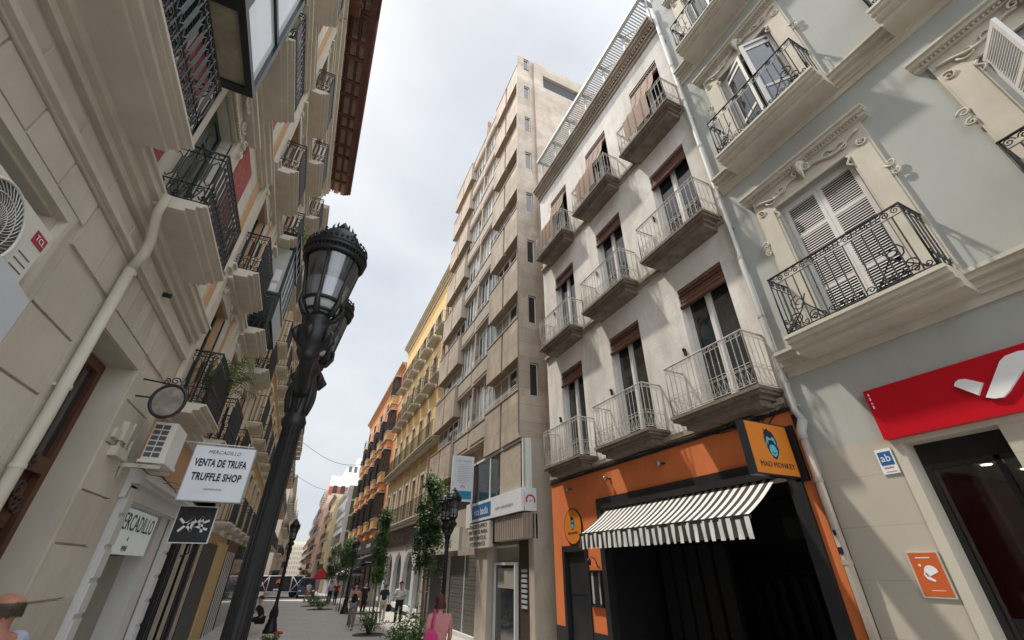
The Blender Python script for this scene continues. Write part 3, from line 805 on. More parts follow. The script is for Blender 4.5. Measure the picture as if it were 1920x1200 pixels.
# menu case
t = thing('menu_case', 'black framed menu case on the narrow orange strip beside the bar door', 'menu case', F.p(0.05, 9.5, 1.1))
q = MB().m(blackp)
for (a, b, c_, d_) in ((9.27, 9.30, 1.1, 1.82), (9.73, 9.76, 1.1, 1.82), (9.30, 9.73, 1.1, 1.13), (9.30, 9.73, 1.79, 1.82)): F.box(q, 0.053, 0.115, a, b, c_, d_)
q.build('frame', t)
q = MB().m(signblk); F.box(q, 0.053, 0.075, 9.30, 9.73, 1.13, 1.79); q.m(letgry); F.box(q, 0.075, 0.08, 9.33, 9.40, 1.16, 1.77); F.box(q, 0.075, 0.08, 9.61, 9.69, 1.16, 1.77); q.build('menu_sheet', t)
t = thing('wall_lamp', 'tiny black gooseneck lamp just above the menu case', 'lamp', F.p(0.05, 9.5, 1.9))
q = MB().m(blackp); q.tube([F.p(0.05, 9.42, 1.88), F.p(0.12, 9.42, 2.05), F.p(0.2, 9.46, 2.1), F.p(0.22, 9.5, 2.02)], 0.012, 6); q.build('arm', t)
q = MB().m(blackp); q.lathe([(0.045, 0), (0.045, 0.1), (0.02, 0.14)], F.p(0.22, 9.52, 1.92), 10); q.build('lamp_head', t)
# fascia spotlights
for k, (yy, ds) in enumerate(((10.35, 'nearest the tall travertine building'), (8.6, 'middle one of the three'), (6.75, 'nearest the square hanging sign'))):
    t = thing('spotlight', 'small metal spotlight on the orange fascia, ' + ds, 'spotlight', F.p(0.05, yy, 3.7), 'spotlights on the orange fascia')
    q = MB().m(blackp); q.lathe([(0.05, 0), (0.05, 0.02)], F.p(0.06, yy, 3.70), 10); q.tube([F.p(0.05, yy, 3.72), F.p(0.16, yy, 3.72)], 0.014, 6); q.build('arm', t)
    q = MB().m(mat('spot_metal', (0.35, 0.3, 0.26), 0.35, 0.1, 3, 0, metal=0.8)); q.lathe([(0.02, 0.06), (0.05, 0.03), (0.055, -0.05)], F.p(0.2, yy, 3.70), 10); q.build('lamp_head', t)
# monkey-face emblem helper in sign plane (origin, right, up)
def emblem(o_, r_, u_, s, n_):
    o_ = Vector(o_); r_ = Vector(r_) * s; u_ = Vector(u_) * s; n_ = Vector(n_)
    def poly(mb, pts, k): mb.prism([o_ + r_ * a + u_ * b + n_ * (0.002 * k) for a, b in pts], n_ * 0.002)
    mb = MB().m(mat('logo_navy', (0.012, 0.02, 0.05), 0.5, 0.05, 3, 0))
    poly(mb, [(-0.45, 1.0), (-0.30, 0.80), (-0.05, 0.95), (0.02, 0.82), (0.3, 0.75), (0.45, 0.5), (0.55, 0.2), (0.58, -0.2), (0.45, -0.6), (0.15, -0.95), (0, -1.0), (-0.18, -0.9), (-0.42, -0.55), (-0.5, -0.2), (-0.62, 0.1), (-0.5, 0.1), (-0.62, 0.4), (-0.45, 0.35), (-0.5, 0.65), (-0.38, 0.7)], 0)
    mb.m(cyan)
    poly(mb, [(0.0, -0.86), (0.25, -0.72), (0.36, -0.45), (0.28, -0.2), (0.1, -0.08), (-0.1, -0.08), (-0.28, -0.2), (-0.36, -0.45), (-0.25, -0.72)], 1)
    poly(mb, [(-0.36, 0.35), (-0.2, 0.42), (-0.05, 0.3), (0.05, 0.3), (0.2, 0.42), (0.36, 0.35), (0.42, 0.05), (0.3, -0.1), (0.26, 0.12), (0.14, 0.2), (-0.14, 0.2), (-0.26, 0.12), (-0.3, -0.1), (-0.42, 0.05)], 1)
    poly(mb, [(-0.56, 0.02), (-0.48, 0.06), (-0.44, -0.2), (-0.50, -0.22)], 1); poly(mb, [(0.5, 0.06), (0.56, 0.02), (0.52, -0.22), (0.46, -0.2)], 1)
    mb.m(signblk)
    poly(mb, [(-0.22, 0.12), (-0.05, 0.1), (0.05, 0.1), (0.22, 0.12), (0.2, 0.0), (0.06, -0.08), (-0.06, -0.08), (-0.2, 0.0)], 2)
    poly(mb, [(-0.2, -0.55), (0, -0.62), (0.2, -0.55), (0.2, -0.59), (0, -0.66), (-0.2, -0.59)], 2)
    return mb
t = thing('hanging_sign', 'square orange box sign reading MAD MONKEY, hung out beside the striped awning', 'sign', F.p(0.6, 4.05, 2.98))
q = MB().m(signblk)
F.box(q, 0.16, 1.08, 3.99, 4.11, 2.975, 3.735); q.build('case', t)
q = MB().m(signorg); F.box(q, 0.18, 1.06, 3.985, 3.99, 2.995, 3.715); q.build('face', t)
q = emblem((6.6 - 0.60, 3.985, 3.43), (1, 0, 0), (0, 0, 1), 0.23, (0, -1, 0)); q.build('emblem', t)
q = text_mb('MAD MONKEY', 0.105, letblk, (6.6 - 0.60, 3.983, 3.12), (1, 0, 0), (0, 0, 1), 0.003); q.build('lettering', t)
q = MB().m(blackp); F.box(q, 0.0, 0.16, 4.02, 4.08, 3.05, 3.09); F.box(q, 0.0, 0.16, 4.02, 4.08, 3.6, 3.64); F.box(q, 0.05, 0.10, 3.93, 4.12, 2.95, 3.75); q.build('bracket', t)
t = thing('round_sign', 'round orange bar sign with a black rim fixed flat above the bar door', 'sign', F.p(0.05, 10.38, 2.78))
AX = Matrix.Rotation(R(-90), 3, 'Y')
q = MB().m(signblk); q.lathe([(0.43, 0), (0.43, 0.03), (0.40, 0.03)], F.p(0.052, 10.36, 2.80), 40, False, axis=AX); q.build('rim', t)
q = MB().m(signorg); q.lathe([(0.405, 0.03), (0.405, 0.034)], F.p(0.052, 10.36, 2.80), 40, False, axis=AX); q.build('face', t)
q = emblem(F.p(0.087, 10.36, 2.88), (0, -1, 0), (0, 0, 1), 0.17, (-1, 0, 0)); q.build('emblem', t)
q = text_mb('MAD MONKEY', 0.07, letblk, F.p(0.088, 10.36, 2.64), (0, -1, 0), (0, 0, 1), 0.003); q.build('lettering', t)
# awning
t = thing('striped_awning', 'black and white striped awning with a hanging valance over the bar window', 'awning', F.p(0.1, 6.5, 3.0))
q = MB(); q2 = MB(); y0, y1 = 4.42, 8.78; N = 54; st = (y1 - y0) / N
D0, Z0, D1, Z1 = 0.10, 3.06, 0.90, 2.52
for k in range(N):
    mm = awnw if k % 2 == 0 else awnb; q.m(mm); q2.m(mm)
    a, b = y0 + k * st, y0 + (k + 1) * st
    for i in range(6):
        s0_, s1_ = i / 6, (i + 1) / 6; sag = lambda s_: -0.03 * math.sin(math.pi * s_)
        q.faces([F.p(D0 + (D1 - D0) * s0_, a, Z0 + (Z1 - Z0) * s0_ + sag(s0_)), F.p(D0 + (D1 - D0) * s0_, b, Z0 + (Z1 - Z0) * s0_ + sag(s0_)),
                F.p(D0 + (D1 - D0) * s1_, b, Z0 + (Z1 - Z0) * s1_ + sag(s1_)), F.p(D0 + (D1 - D0) * s1_, a, Z0 + (Z1 - Z0) * s1_ + sag(s1_))], [(0, 1, 2, 3)])
    wv = lambda y, z: 0.012 * math.sin(y * 17 + z * 3) * z + 0.01 * math.sin(y * 41) * z
    for i in range(4):
        s0_, s1_ = i / 4, (i + 1) / 4; zb = 0.27 + 0.012 * math.cos(k * math.pi)
        for (u0, u1) in ((a, (a + b) / 2), ((a + b) / 2, b)):
            q2.faces([F.p(D1 + 0.02 + wv(u0, s0_), u0, Z1 - 0.03 - zb * s0_), F.p(D1 + 0.02 + wv(u1, s0_), u1, Z1 - 0.03 - zb * s0_),
                      F.p(D1 + 0.02 + wv(u1, s1_), u1, Z1 - 0.03 - zb * s1_), F.p(D1 + 0.02 + wv(u0, s1_), u0, Z1 - 0.03 - zb * s1_)], [(0, 1, 2, 3)], True)
q.build('canopy', t); q2.build('valance', t)
q = MB().m(blackp); F.box(q, D1 - 0.03, D1 + 0.02, y0, y1, Z1 - 0.06, Z1 - 0.005); F.box(q, 0.1, 0.2, y0 - 0.1, y1 + 0.1, 3.05, 3.16)
for y in (y0 + 0.1, y1 - 0.1): q.tube([F.p(0.12, y, 2.95), F.p(D1 - 0.02, y, Z1 - 0.04)], 0.02, 6)
q.build('frame', t)
# tangle of cables at the junction
t = thing('cable_tangle', 'tangle of black cables sagging along the wall above the orange fascia', 'cables', F.p(0.1, 5, 4.0))
q = MB().m(blackp)
for k in range(7):
    ya, yb = 3.85 + random.uniform(0, 0.5), 4.8 + random.uniform(0, 1.0); z0 = 4.0 + random.uniform(0, 0.25); dz = random.uniform(0.05, 0.3)
    q.tube([F.p(0.1 + 0.05 * math.sin(i * 1.3 + k), ya + (yb - ya) * i / 8, z0 + 0.1 * (k % 3) * i / 8 - dz * math.sin(math.pi * i / 8)) for i in range(9)], 0.010, 4)
q.tube([F.p(0.10, 11.4 - 0.4 * i, 4.04 + 0.02 * math.sin(i * 2)) for i in range(18)], 0.014, 5)
q.build('cables', t)
# ================================================================== tall travertine building
F = Fr(6.07, -1)
b3 = thing('apartment_tower', 'tall travertine-clad block with staggered window bands and a plain rear tower', 'building', (6.6, 18, -0.3))
ROW = [5.64 + 3.05 * k for k in range(8)]
w = MB().m(travert)
w.box(6.62, 7.15, 12.75, 24.6, -1, 28.7); w.box(7.15, 14.0, 13.1, 24.6, -1, 28.69)            # body
sh = [(6.51, 6.86, z + 1.55, z + 2.85) for z in ROW]
zz = [5.64]
for (a, b, c_, d_) in sh: w.box(6.07, 6.52, 12.6, 12.75, zz[-1], d_) if False else None
# side wall facing the camera with a column of narrow openings
def sidewall(mb, Y, x0, x1, z0, z1, holes, dp=0.2):
    xs = sorted(set([x0, x1] + [h[0] for h in holes] + [h[1] for h in holes])); zs = sorted(set([z0, z1] + [h[2] for h in holes] + [h[3] for h in holes]))
    for i in range(len(xs) - 1):
        for j in range(len(zs) - 1):
            cx = (xs[i] + xs[i + 1]) / 2; cz = (zs[j] + zs[j + 1]) / 2
            if any(h[0] < cx < h[1] and h[2] < cz < h[3] for h in holes): continue
            mb.face([(xs[i], Y, zs[j]), (xs[i + 1], Y, zs[j]), (xs[i + 1], Y, zs[j + 1]), (xs[i], Y, zs[j + 1])])
    for (a, b, c_, e_) in holes:
        mb.face([(a, Y, c_), (a, Y, e_), (a, Y + dp, e_), (a, Y + dp, c_)]); mb.face([(b, Y, c_), (b, Y, e_), (b, Y + dp, e_), (b, Y + dp, c_)])
        mb.face([(a, Y, e_), (b, Y, e_), (b, Y + dp, e_), (a, Y + dp, e_)]); mb.face([(a, Y, c_), (b, Y, c_), (b, Y + dp, c_), (a, Y + dp, c_)])
sidewall(w, 12.6, 6.07, 7.2, 5.64, 28.7, sh)
w.face([(6.10, 12.6, 5.64), (6.10, 12.8, 5.64), (6.10, 12.8, 28.7), (6.10, 12.6, 28.7)]); w.face([(6.1, 12.6, 28.7), (7.2, 12.6, 28.7), (7.2, 12.8, 28.7), (6.1, 12.8, 28.7)])
w.face([(6.1, 12.6, 5.64), (7.2, 12.6, 5.64), (7.2, 12.8, 5.64), (6.1, 12.8, 5.64)]); w.face([(6.1, 12.8, 5.64), (6.62, 12.8, 5.64), (6.62, 12.8, 28.7), (6.1, 12.8, 28.7)])
w.build('wall', b3)
q = MB().m(travert)
sidewall(q, 12.42, 7.12, 12.0, -1, 29.6, [(7.75, 10.4, 27.2, 28.5)], 0.5)
q.face([(7.12, 12.42, -1), (7.12, 16.0, -1), (7.12, 16.0, 29.6), (7.12, 12.42, 29.6)]); q.face([(7.12, 12.42, 29.6), (12, 12.42, 29.6), (12, 16, 29.6), (7.12, 16, 29.6)])
q.face([(12, 12.42, -1), (12, 16, -1), (12, 16, 29.6), (12, 12.42, 29.6)])
q.box(9.6, 12.5, 13.0, 17, 29.6, 30.6)
q.m(mat('louvre_grey', (0.10, 0.105, 0.11), 0.6, 0.1)); q.box(7.75, 10.4, 12.62, 12.66, 27.2, 28.5)
for k in range(13): q.box(7.75, 10.4, 12.56, 12.62, 27.22 + k * 0.1, 27.27 + k * 0.1)
q.build('rear_tower', b3)
dark = MB().m(whitefr)
def swin(mb):
    mb.m(whitefr); mb.box(6.51, 6.545, 12.68, 12.72, 1.55, 2.85); mb.box(6.825, 6.86, 12.68, 12.72, 1.55, 2.85); mb.box(6.545, 6.825, 12.68, 12.72, 2.81, 2.85); mb.box(6.545, 6.825, 12.68, 12.72, 1.55, 1.59)
    mb.m(glassd); mb.box(6.545, 6.825, 12.69, 12.70, 1.59, 2.81); return mb
s0 = None
for z in ROW:
    if s0 is None: s0 = swin(MB()).build('side_window', b3, (0, 0, z))
    else: copy_of(s0, b3, (0, 0, z))
def rowmesh(kind):
    mb = MB().m(travert)
    for (a, b) in ((12.61, 15.95), (20.65, 24.55)):
        mb.m(travert); mid = (a + b) / 2 - 0.1
        F.box(mb, -0.43, 0.0, a + 0.0, mid, 0, 1.72); F.box(mb, -0.55, 0.0, mid + 0.16, b, -0.0, 1.72)
        F.box(mb, -0.5, -0.10, mid, mid + 0.16, 0.0, 1.70) 
        mb.m(blackin); F.box(mb, -0.11, -0.09, mid + 0.01, mid + 0.15, 0.05, 0.50); F.box(mb, -0.11, -0.09, mid + 0.01, mid + 0.15, 1.15, 1.68)
        mb.m(travert); F.box(mb, -0.3, 0.03, a, b, 1.72, 1.78)
    F.box(mb, -0.55, -0.16, 15.95, 20.65, 0.82, 1.70)
    mb.m(travdark)
    F.box(mb, -0.16, -0.13, 16.1, 18.1, 0.95, 1.60); F.box(mb, -0.16, -0.13, 18.45, 20.45, 0.95, 1.60)
    mb.m(travert); F.box(mb, -0.3, -0.11, 15.95, 20.65, 1.70, 1.75)
    F.box(mb, -0.5, -0.2, 18.2, 18.35, 1.75, 3.05 + 0.82)
    return mb
def rowwin(k):
    rnd = random.Random(k * 3 + 1); mb = MB()
    for (a, b) in ((12.85, 14.3), (14.35, 15.9), (16.05, 17.1), (17.15, 18.15), (18.4, 19.4), (19.45, 20.5), (20.8, 22.6), (22.65, 24.4)):
        inner = 16 < a < 20.6; top = 3.05 + (0.80 if inner else -0.02)
        dd = -0.42
        mb.m(whitefr)
        for (y0, y1, z0, z1) in ((a, a + 0.05, 1.78, top), (b - 0.05, b, 1.78, top), (a + .05, b - .05, 1.78, 1.84), (a + .05, b - .05, top - 0.06, top)): F.box(mb, dd, dd + 0.06, y0, y1, z0, z1)
        F.box(mb, dd, dd + 0.05, (a + b) / 2 - 0.03, (a + b) / 2 + 0.03, 1.84, top - 0.06)
        c_ = rnd.random()
        mb.m(glassd if c_ < 0.45 else (glassb if c_ < 0.8 else greybl))
        sp_ = rnd.choice([0, 0.2, 0.45, 0.7]) if c_ < 0.8 else 0
        F.box(mb, dd + 0.015, dd + 0.025, a + 0.05, b - 0.05, 1.84, top - 0.06)
        if sp_: mb.m(greybl); F.box(mb, dd + 0.03, dd + 0.04, a + 0.05, b - 0.05, top - 0.06 - sp_, top - 0.06)
    return mb
r0 = None
for k, z in enumerate(ROW):
    if r0 is None: r0 = rowmesh(0).build('parapet_band', b3, (0, 0, z))
    else: copy_of(r0, b3, (0, 0, z))
    if k < 7: rowwin(k).build('window_band', b3, (0, 0, z))
for k, z in enumerate(ROW[:6]):
    q = MB().m(whitefr)
    for j in range(3):
        if k == 0: q.tube([F.p(0.0, 12.7, 1.84 + 0.07 * j), F.p(0.0, 15.9, 1.84 + 0.07 * j)], 0.014, 5)
        q.tube([F.p(-0.10, 17.0, 1.80 + 0.08 * j), F.p(-0.10, 18.15, 1.80 + 0.08 * j), F.p(-0.08, 18.25, 1.86 + 0.08 * j), F.p(-0.12, 18.3, 2.0 + 0.08 * j)], 0.012, 5)
        if k == 0: q.tube([F.p(-0.12, 16.0, 1.80 + 0.07 * j), F.p(-0.12, 20.6, 1.80 + 0.07 * j)], 0.012, 5)
    q.build('hand_rail', b3, (0, 0, z))
q = MB().m(travdark); q.tube([F.p(0.02, 12.62, 5.8), F.p(0.02, 12.62, 28.4)], 0.03, 6); q.build('drainpipe', b3)
# mezzanine and ground floor
q = MB().m(travdark)
F.box(q, -1.0, -0.5, 12.75, 24.6, -1, 5.6); 
q.m(darkwood)
F.box(q, -0.5, -0.42, 12.75, 13.55, -1, 2.6)
q.m(travdark); F.box(q, -0.5, -0.1, 15.45, 16.5, -1, 2.6); F.box(q, -0.5, -0.1, 17.4, 18.2, 3.3, 5.6)
F.box(q, -0.5, -0.15, 20.3, 20.7, -1, 3.3); F.box(q, -0.5, -0.15, 24.0, 24.6, -1, 3.3)
F.box(q, -1.1, -0.35, 12.42, 12.74, -1, 5.62)
q.build('ground_floor', b3)
q = MB().m(mat('ribbed_concrete', (0.34, 0.28, 0.23), 0.9, 0.15, 3, 0.2, 30, 0.3, (0.2, 0.16, 0.12)))
F.box(q, -0.5, -0.06, 12.45, 14.7, 2.62, 3.32)
for k in range(15): F.box(q, -0.06, -0.02, 12.48 + k * 0.148, 12.56 + k * 0.148, 2.62, 3.30)
for k in range(4): q.box(6.18 + k * 0.11, 6.24 + k * 0.11, 12.42, 12.45, 2.62, 3.3)
q.build('ribbed_panel', b3)
q = MB().m(whitefr)
for y in (12.5, 15.3, 17.3, 19.2): F.box(q, -0.12, -0.06, y, y + 0.07, 4.02, 5.6)
F.box(q, -0.12, -0.06, 12.57, 19.2, 5.54, 5.62); F.box(q, -0.5, -0.12, 12.44, 12.47, 4.0, 5.6)
q.m(glassd); F.box(q, -0.10, -0.09, 12.57, 19.2, 4.0, 5.54)
q.m(curtain); F.box(q, -0.085, -0.08, 12.7, 14.4, 4.05, 5.5)
q.m(mat('grey_panel', (0.36, 0.36, 0.34), 0.6, 0.05)); q.box(6.17, 6.56, 12.46, 12.5, 4.02, 5.62)
q.build('glazed_bay', b3)
q = MB().m(shopwht); F.box(q, -0.42, -0.30, 13.62, 13.70, -1, 2.02); F.box(q, -0.42, -0.30, 15.28, 15.36, -1, 2.02); F.box(q, -0.42, -0.30, 13.7, 15.28, 1.94, 2.02); F.box(q, -0.42, -0.30, 13.62, 15.36, 2.45, 2.50)
q.m(glassd); F.box(q, -0.40, -0.37, 13.7, 15.28, -1, 1.94); q.m(greybl); F.box(q, -0.37, -0.36, 13.8, 15.1, 1.3, 1.85)
q.build('entrance_door', b3)
q = MB().m(letgry)
for k in range(8): F.box(q, -0.42, -0.39, 13.0, 13.35, 1.75 - k * 0.13, 1.83 - k * 0.13)
q.build('doorbell_plates', b3)
q = MB().m(mat('mesh_shutter', (0.12, 0.115, 0.10), 0.6, 0.15, 2, 0.1))
z = -0.4
while z < 2.28: F.box(q, -0.34, -0.31 + 0.008 * (int(z * 20) % 2), 16.6, 20.3, z, z + 0.055); z += 0.06
q.m(shopwht); F.box(q, -0.32, -0.28, 16.55, 16.63, -1, 2.3); F.box(q, -0.32, -0.28, 18.3, 18.36, -0.5, 2.3); F.box(q, -0.34, -0.2, 16.5, 20.3, -0.6, -0.22)
q.build('roller_shutter', b3)
q = MB().m(signblk); F.box(q, -0.35, -0.3, 20.7, 24.0, -1, 2.4)
for k in range(14): q.m(random.choice([letgry, greybl, curtain])); F.box(q, -0.3, -0.29, 21.0, 21.4, 0.1 + k * 0.15, 0.18 + k * 0.15)
q.build('shop_window', b3)
# signs of the tall building
t = thing('shop_sign', 'white band sign with a blue panel and red arch at the tower corner', 'sign', F.p(0, 14.6, 3.35))
q = MB().m(signwht); F.box(q, -0.05, 0.05, 12.42, 17.0, 3.36, 4.02); q.box(6.12, 6.52, 12.36, 12.42, 3.36, 4.02); q.m(whitefr); F.box(q, -0.05, 0.06, 17.0, 17.5, 3.2, 4.05); q.build('panel', t)
q = MB().m(blue); F.box(q, 0.05, 0.055, 14.9, 16.8, 3.45, 3.92); q.build('blue_field', t)
q = text_mb('rita badía', 0.36, letwht, F.p(0.058, 15.85, 3.66), (0, -1, 0), (0, 0, 1), 0.004)
q.add(text_mb('centro odontológico', 0.17, letgry, F.p(0.053, 13.75, 3.62), (0, -1, 0), (0, 0, 1), 0.004)); q.build('lettering', t)
def arch(o_, r_, u_, s, mm):
    o_ = Vector(o_); r_ = Vector(r_) * s; u_ = Vector(u_) * s; mb = MB().m(mm); nn = Vector(r_).cross(u_).normalized() * 0.004
    pts = [(math.cos(a), math.sin(a)) for a in [R(-25) + R(230) * k / 16 for k in range(17)]]
    for p0, p1 in zip(pts[:-1], pts[1:]): mb.prism([o_ + r_ * (p0[0]) + u_ * p0[1], o_ + r_ * p1[0] + u_ * p1[1], o_ + r_ * p1[0] * .68 + u_ * p1[1] * .68, o_ + r_ * p0[0] * .68 + u_ * p0[1] * .68], nn)
    mb.m(letgry); mb.prism([o_ + r_ * 0.25 * math.cos(k * 0.9) + u_ * (0.25 * math.sin(k * 0.9) - 0.1) for k in range(7)], nn)
    return mb
arch((6.31, 12.356, 3.66), (1, 0, 0), (0, 0, 1), 0.17, redlt).build('arch_emblem', t)
t = thing('hanging_sign', 'tall narrow white sign with lines of text and a teal foot', 'sign', (5.7, 17.0, 4.1))
q = MB().m(signwht); q.box(5.15, 6.05, 16.95, 17.08, 4.12, 5.86); q.build('panel', t)
q = MB().m(teal); q.box(5.25, 5.98, 16.945, 16.95, 4.2, 4.5); q.build('teal_field', t)
q = text_mb('rita badía', 0.17, letgry, (5.6, 16.945, 5.66), (1, 0, 0), (0, 0, 1), 0.003)
q.m(letgry)
for k in range(11):
    hw = 0.18 + 0.12 * ((k * 7) % 5) / 5; q.box(5.6 - hw, 5.6 + hw, 16.944, 16.95, 5.50 - k * 0.07, 5.515 - k * 0.07)
q.build('lettering', t); arch((5.6, 16.946, 4.62), (1, 0, 0), (0, 0, 1), 0.09, redlt).build('arch_emblem', t)
t = thing('shop_sign', 'cream shop sign with four rows of grey capitals under the clinic band', 'sign', F.p(0, 16.1, 2.5))
q = MB().m(mat('sign_cream', (0.55, 0.53, 0.46), 0.5, 0.06)); F.box(q, -0.1, 0.04, 15.0, 17.28, 2.47, 3.30); q.build('panel', t)
q = MB()
for k, tx in enumerate(('TRAJES DE FLAMENCA', 'MANTONES DE MANILA', 'PEINETAS MANTILLAS', 'Y COMPLEMENTOS')): q.add(text_mb(tx, 0.20, letblk, F.p(0.043, 16.14, 3.18 - k * 0.195), (0, -1, 0), (0, 0, 1), 0.004, sx=0.86))
q.build('lettering', t)
t = thing('shop_sign', 'long cream sign with large grey capitals above the rolled-down shutter', 'sign', F.p(0, 20.6, 2.5))
q = MB().m(MATS['sign_cream']); F.box(q, -0.1, 0.04, 18.3, 23.1, 2.47, 3.31); q.build('panel', t)
q = text_mb('FLAMENCOS', 0.42, letblk, F.p(0.043, 20.6, 2.72), (0, -1, 0), (0, 0, 1), 0.004, sx=1.1); q.build('lettering', t)

# ================================================================== generic facades
def win_unit(F, w_, h, fm, gm, d=-0.12, sill=None, shut=None):
    mb = MB().m(fm); a = -w_ / 2; b = w_ / 2
    F.box(mb, d, d + 0.05, a, a + 0.06, 0, h); F.box(mb, d, d + 0.05, b - 0.06, b, 0, h); F.box(mb, d, d + 0.05, a + .06, b - .06, h - 0.06, h); F.box(mb, d, d + 0.05, -0.03, 0.03, 0, h - 0.06)
    F.box(mb, d, d + 0.05, a + .06, -.03, h * .3, h * .3 + .05)
    F.box(mb, d, d + 0.05, .03, b - .06, h * .3, h * .3 + .05)
    if shut:
        mb.m(shut)
        for k in range(int(h * 0.45 / 0.07)): F.box(mb, d + 0.06, d + 0.08 + 0.008 * (k % 2), a + 0.02, b - 0.02, h - 0.07 * (k + 1), h - 0.07 * k - 0.008)
    return mb
def pane_unit(F, w_, h, gm, d=-0.12):
    mb = MB().m(gm); F.box(mb, d + 0.01, d + 0.02, -w_ / 2 + 0.05, w_ / 2 - 0.05, 0.02, h - 0.05); return mb
def slab_unit(F, hw, pj, m_, th=0.16):
    mb = MB().m(m_)
    for (d, e_, za, zb) in ((pj, hw, -0.05, 0.0), (pj - 0.05, hw - 0.05, -0.11, -0.05), (pj - 0.13, hw - 0.12, -th, -0.11)): F.box(mb, -0.02, d, -e_, e_, za, zb)
    return mb
def facade(bt, F, y0, y1, z0, ztop, wm, ys, floors, ww, wh, fm=whitefr, bal=None, iron=ironblk, style='bars', balm=beigetrim, shut=None, trim=None, corn=None, depth=9, gm=None, skip=lambda i, j: False, rh=1.0, pj=0.55, bhw=None, wallz0=None):
    holes = [(y - ww / 2, y + ww / 2, z, z + wh, 0.22) for i, z in enumerate(floors) for j, y in enumerate(ys) if not skip(i, j)]
    w = MB().m(wm); F.wall(w, y0, y1, z0 if wallz0 is None else wallz0, ztop, holes); F.shell(w, y0, y1, z0, ztop, depth); w.build('wall', bt)
    proto = None; bp = None; bhw = bhw or ww / 2 + 0.28
    for i, z in enumerate(floors):
        for j, y in enumerate(ys):
            if skip(i, j): continue
            if proto is None:
                proto = win_unit(F, ww, wh, fm, glassd, -0.18, shut=shut).build('window', bt, (0, y, z)); pane_unit(F, ww, wh, gm or glassd, -0.18).build('pane', proto, (0, y, z))
            else: copy_tree(proto, bt, (0, y, z))
            if bal and bal(i, j):
                if bp is None:
                    bp = slab_unit(F, bhw, pj, balm).build('balcony', bt, (0, y, z)); r_ = MB().m(iron); railing(r_, F, pj - 0.05, -bhw + .05, bhw - .05, 0, rh, style); r_.build('railing', bp, (0, y, z))
                else: copy_tree(bp, bt, (0, y, z))
    if trim:
        t_ = MB().m(trim)
        for z in floors: F.box(t_, -0.02, 0.06, y0, y1, z - 0.30, z - 0.12)
        for y in ys:
            for i, z in enumerate(floors):
                j = ys.index(y)
                if skip(i, j): continue
                F.box(t_, -0.01, 0.05, y - ww / 2 - 0.16, y - ww / 2, z, z + wh + 0.14); F.box(t_, -0.01, 0.05, y + ww / 2, y + ww / 2 + 0.16, z, z + wh + 0.14); F.box(t_, -0.01, 0.08, y - ww / 2, y + ww / 2, z + wh, z + wh + 0.18)
        t_.build('moulding', bt)
    if corn:
        c_ = MB().m(corn)
        for (d, a, b) in ((0.12, -0.55, -0.35), (0.25, -0.35, -0.22), (0.42, -0.22, -0.1), (0.5, -0.1, 0.02)): F.box(c_, -0.05, d, y0 - 0.02, y1 + 0.02, ztop + a, ztop + b)
        c_.build('cornice', bt)

# ------------------------------ yellow building
F = RW
b4 = thing('apartment_building', 'yellow building with long lower balconies and rows of small dark-railed balconies above', 'building', (6.6, 33, -0.6))
YS = [25.9 + 2.3 * k for k in range(7)]
facade(b4, F, 24.62, 41.0, -1, 22.0, yelloww, YS, [4.55, 8.75, 13.0, 16.8], 0.95, 2.5, fm=darkwood, bal=lambda i, j: i >= 2, trim=beigetrim, corn=beigetrim, pj=0.65, bhw=0.95, wallz0=4.2)
for y in [24.85 + 2.3 * k for k in range(8)]: q = MB().m(beigetrim); F.box(q, -0.01, 0.09, y - 0.16, y + 0.16, 4.4, 8.3); q.build('pilaster', b4)
for nm, z in (('lower', 4.5), ('upper', 8.72)):
    s = MB().m(beigetrim)
    for (d, e_, a, b) in ((0.62, 0, -0.06, 0), (0.56, 0.05, -0.14, -0.06), (0.45, 0.1, -0.26, -0.14)): F.box(s, -0.02, d, 24.7 + e_, 41.0 - e_, z + a, z + b)
    bo = s.build('long_balcony', b4); r_ = MB().m(ironblk)
    railing(r_, F, 0.55, 24.8, 40.9, z, 1.0, 'bars'); bo2 = r_.build('railing', bo)
q = MB().m(shopwht)
AH = [(25.4 + 3.1 * k, 27.9 + 3.1 * k, -1, 1.9) for k in range(5)]
F.wall(q, 24.62, 41.0, -1, 3.15, [(a, b, c_, 2.75) for a, b, c_, d_ in AH], 0.3)
for a, b, c_, d_ in AH:      # round heads of the shop arches
    cy = (a + b) / 2; r_ = (b - a) / 2
    for k in range(10):
        t0 = math.pi * k / 10; t1 = math.pi * (k + 1) / 10
        y_0, y_1 = cy + r_ * math.cos(t0), cy + r_ * math.cos(t1); z_0, z_1 = 1.5 + 1.25 * math.sin(t0), 1.5 + 1.25 * math.sin(t1)
        q.face([F.p(0, y_0, z_0), F.p(0, y_1, z_1), F.p(0, y_1, 2.76), F.p(0, y_0, 2.76)])
        q.face([F.p(0, y_0, z_0), F.p(0, y_1, z_1), F.p(-0.25, y_1, z_1), F.p(-0.25, y_0, z_0)])
q.m(glassd); F.box(q, -0.3, -0.28, 24.7, 41, -1, 2.8)
q.m(letwht); F.box(q, -0.28, -0.1, 25.4, 40.3, -0.35, -0.1)
q.m(mat('frosted_teal', (0.16, 0.28, 0.26), 0.3, 0.2)); F.box(q, -0.27, -0.26, 25.5, 40.2, -0.1, 0.7)
q.build('shop_front', b4)
t = thing('shop_sign', 'dark brown fascia with pale capitals over the arched shop windows', 'sign', F.p(0, 33, 3.2))
q = MB().m(mat('brown_fascia', (0.10, 0.055, 0.055), 0.5, 0.2)); F.box(q, 0.003, 0.12, 24.9, 40.8, 3.16, 4.15); q.build('panel', t)
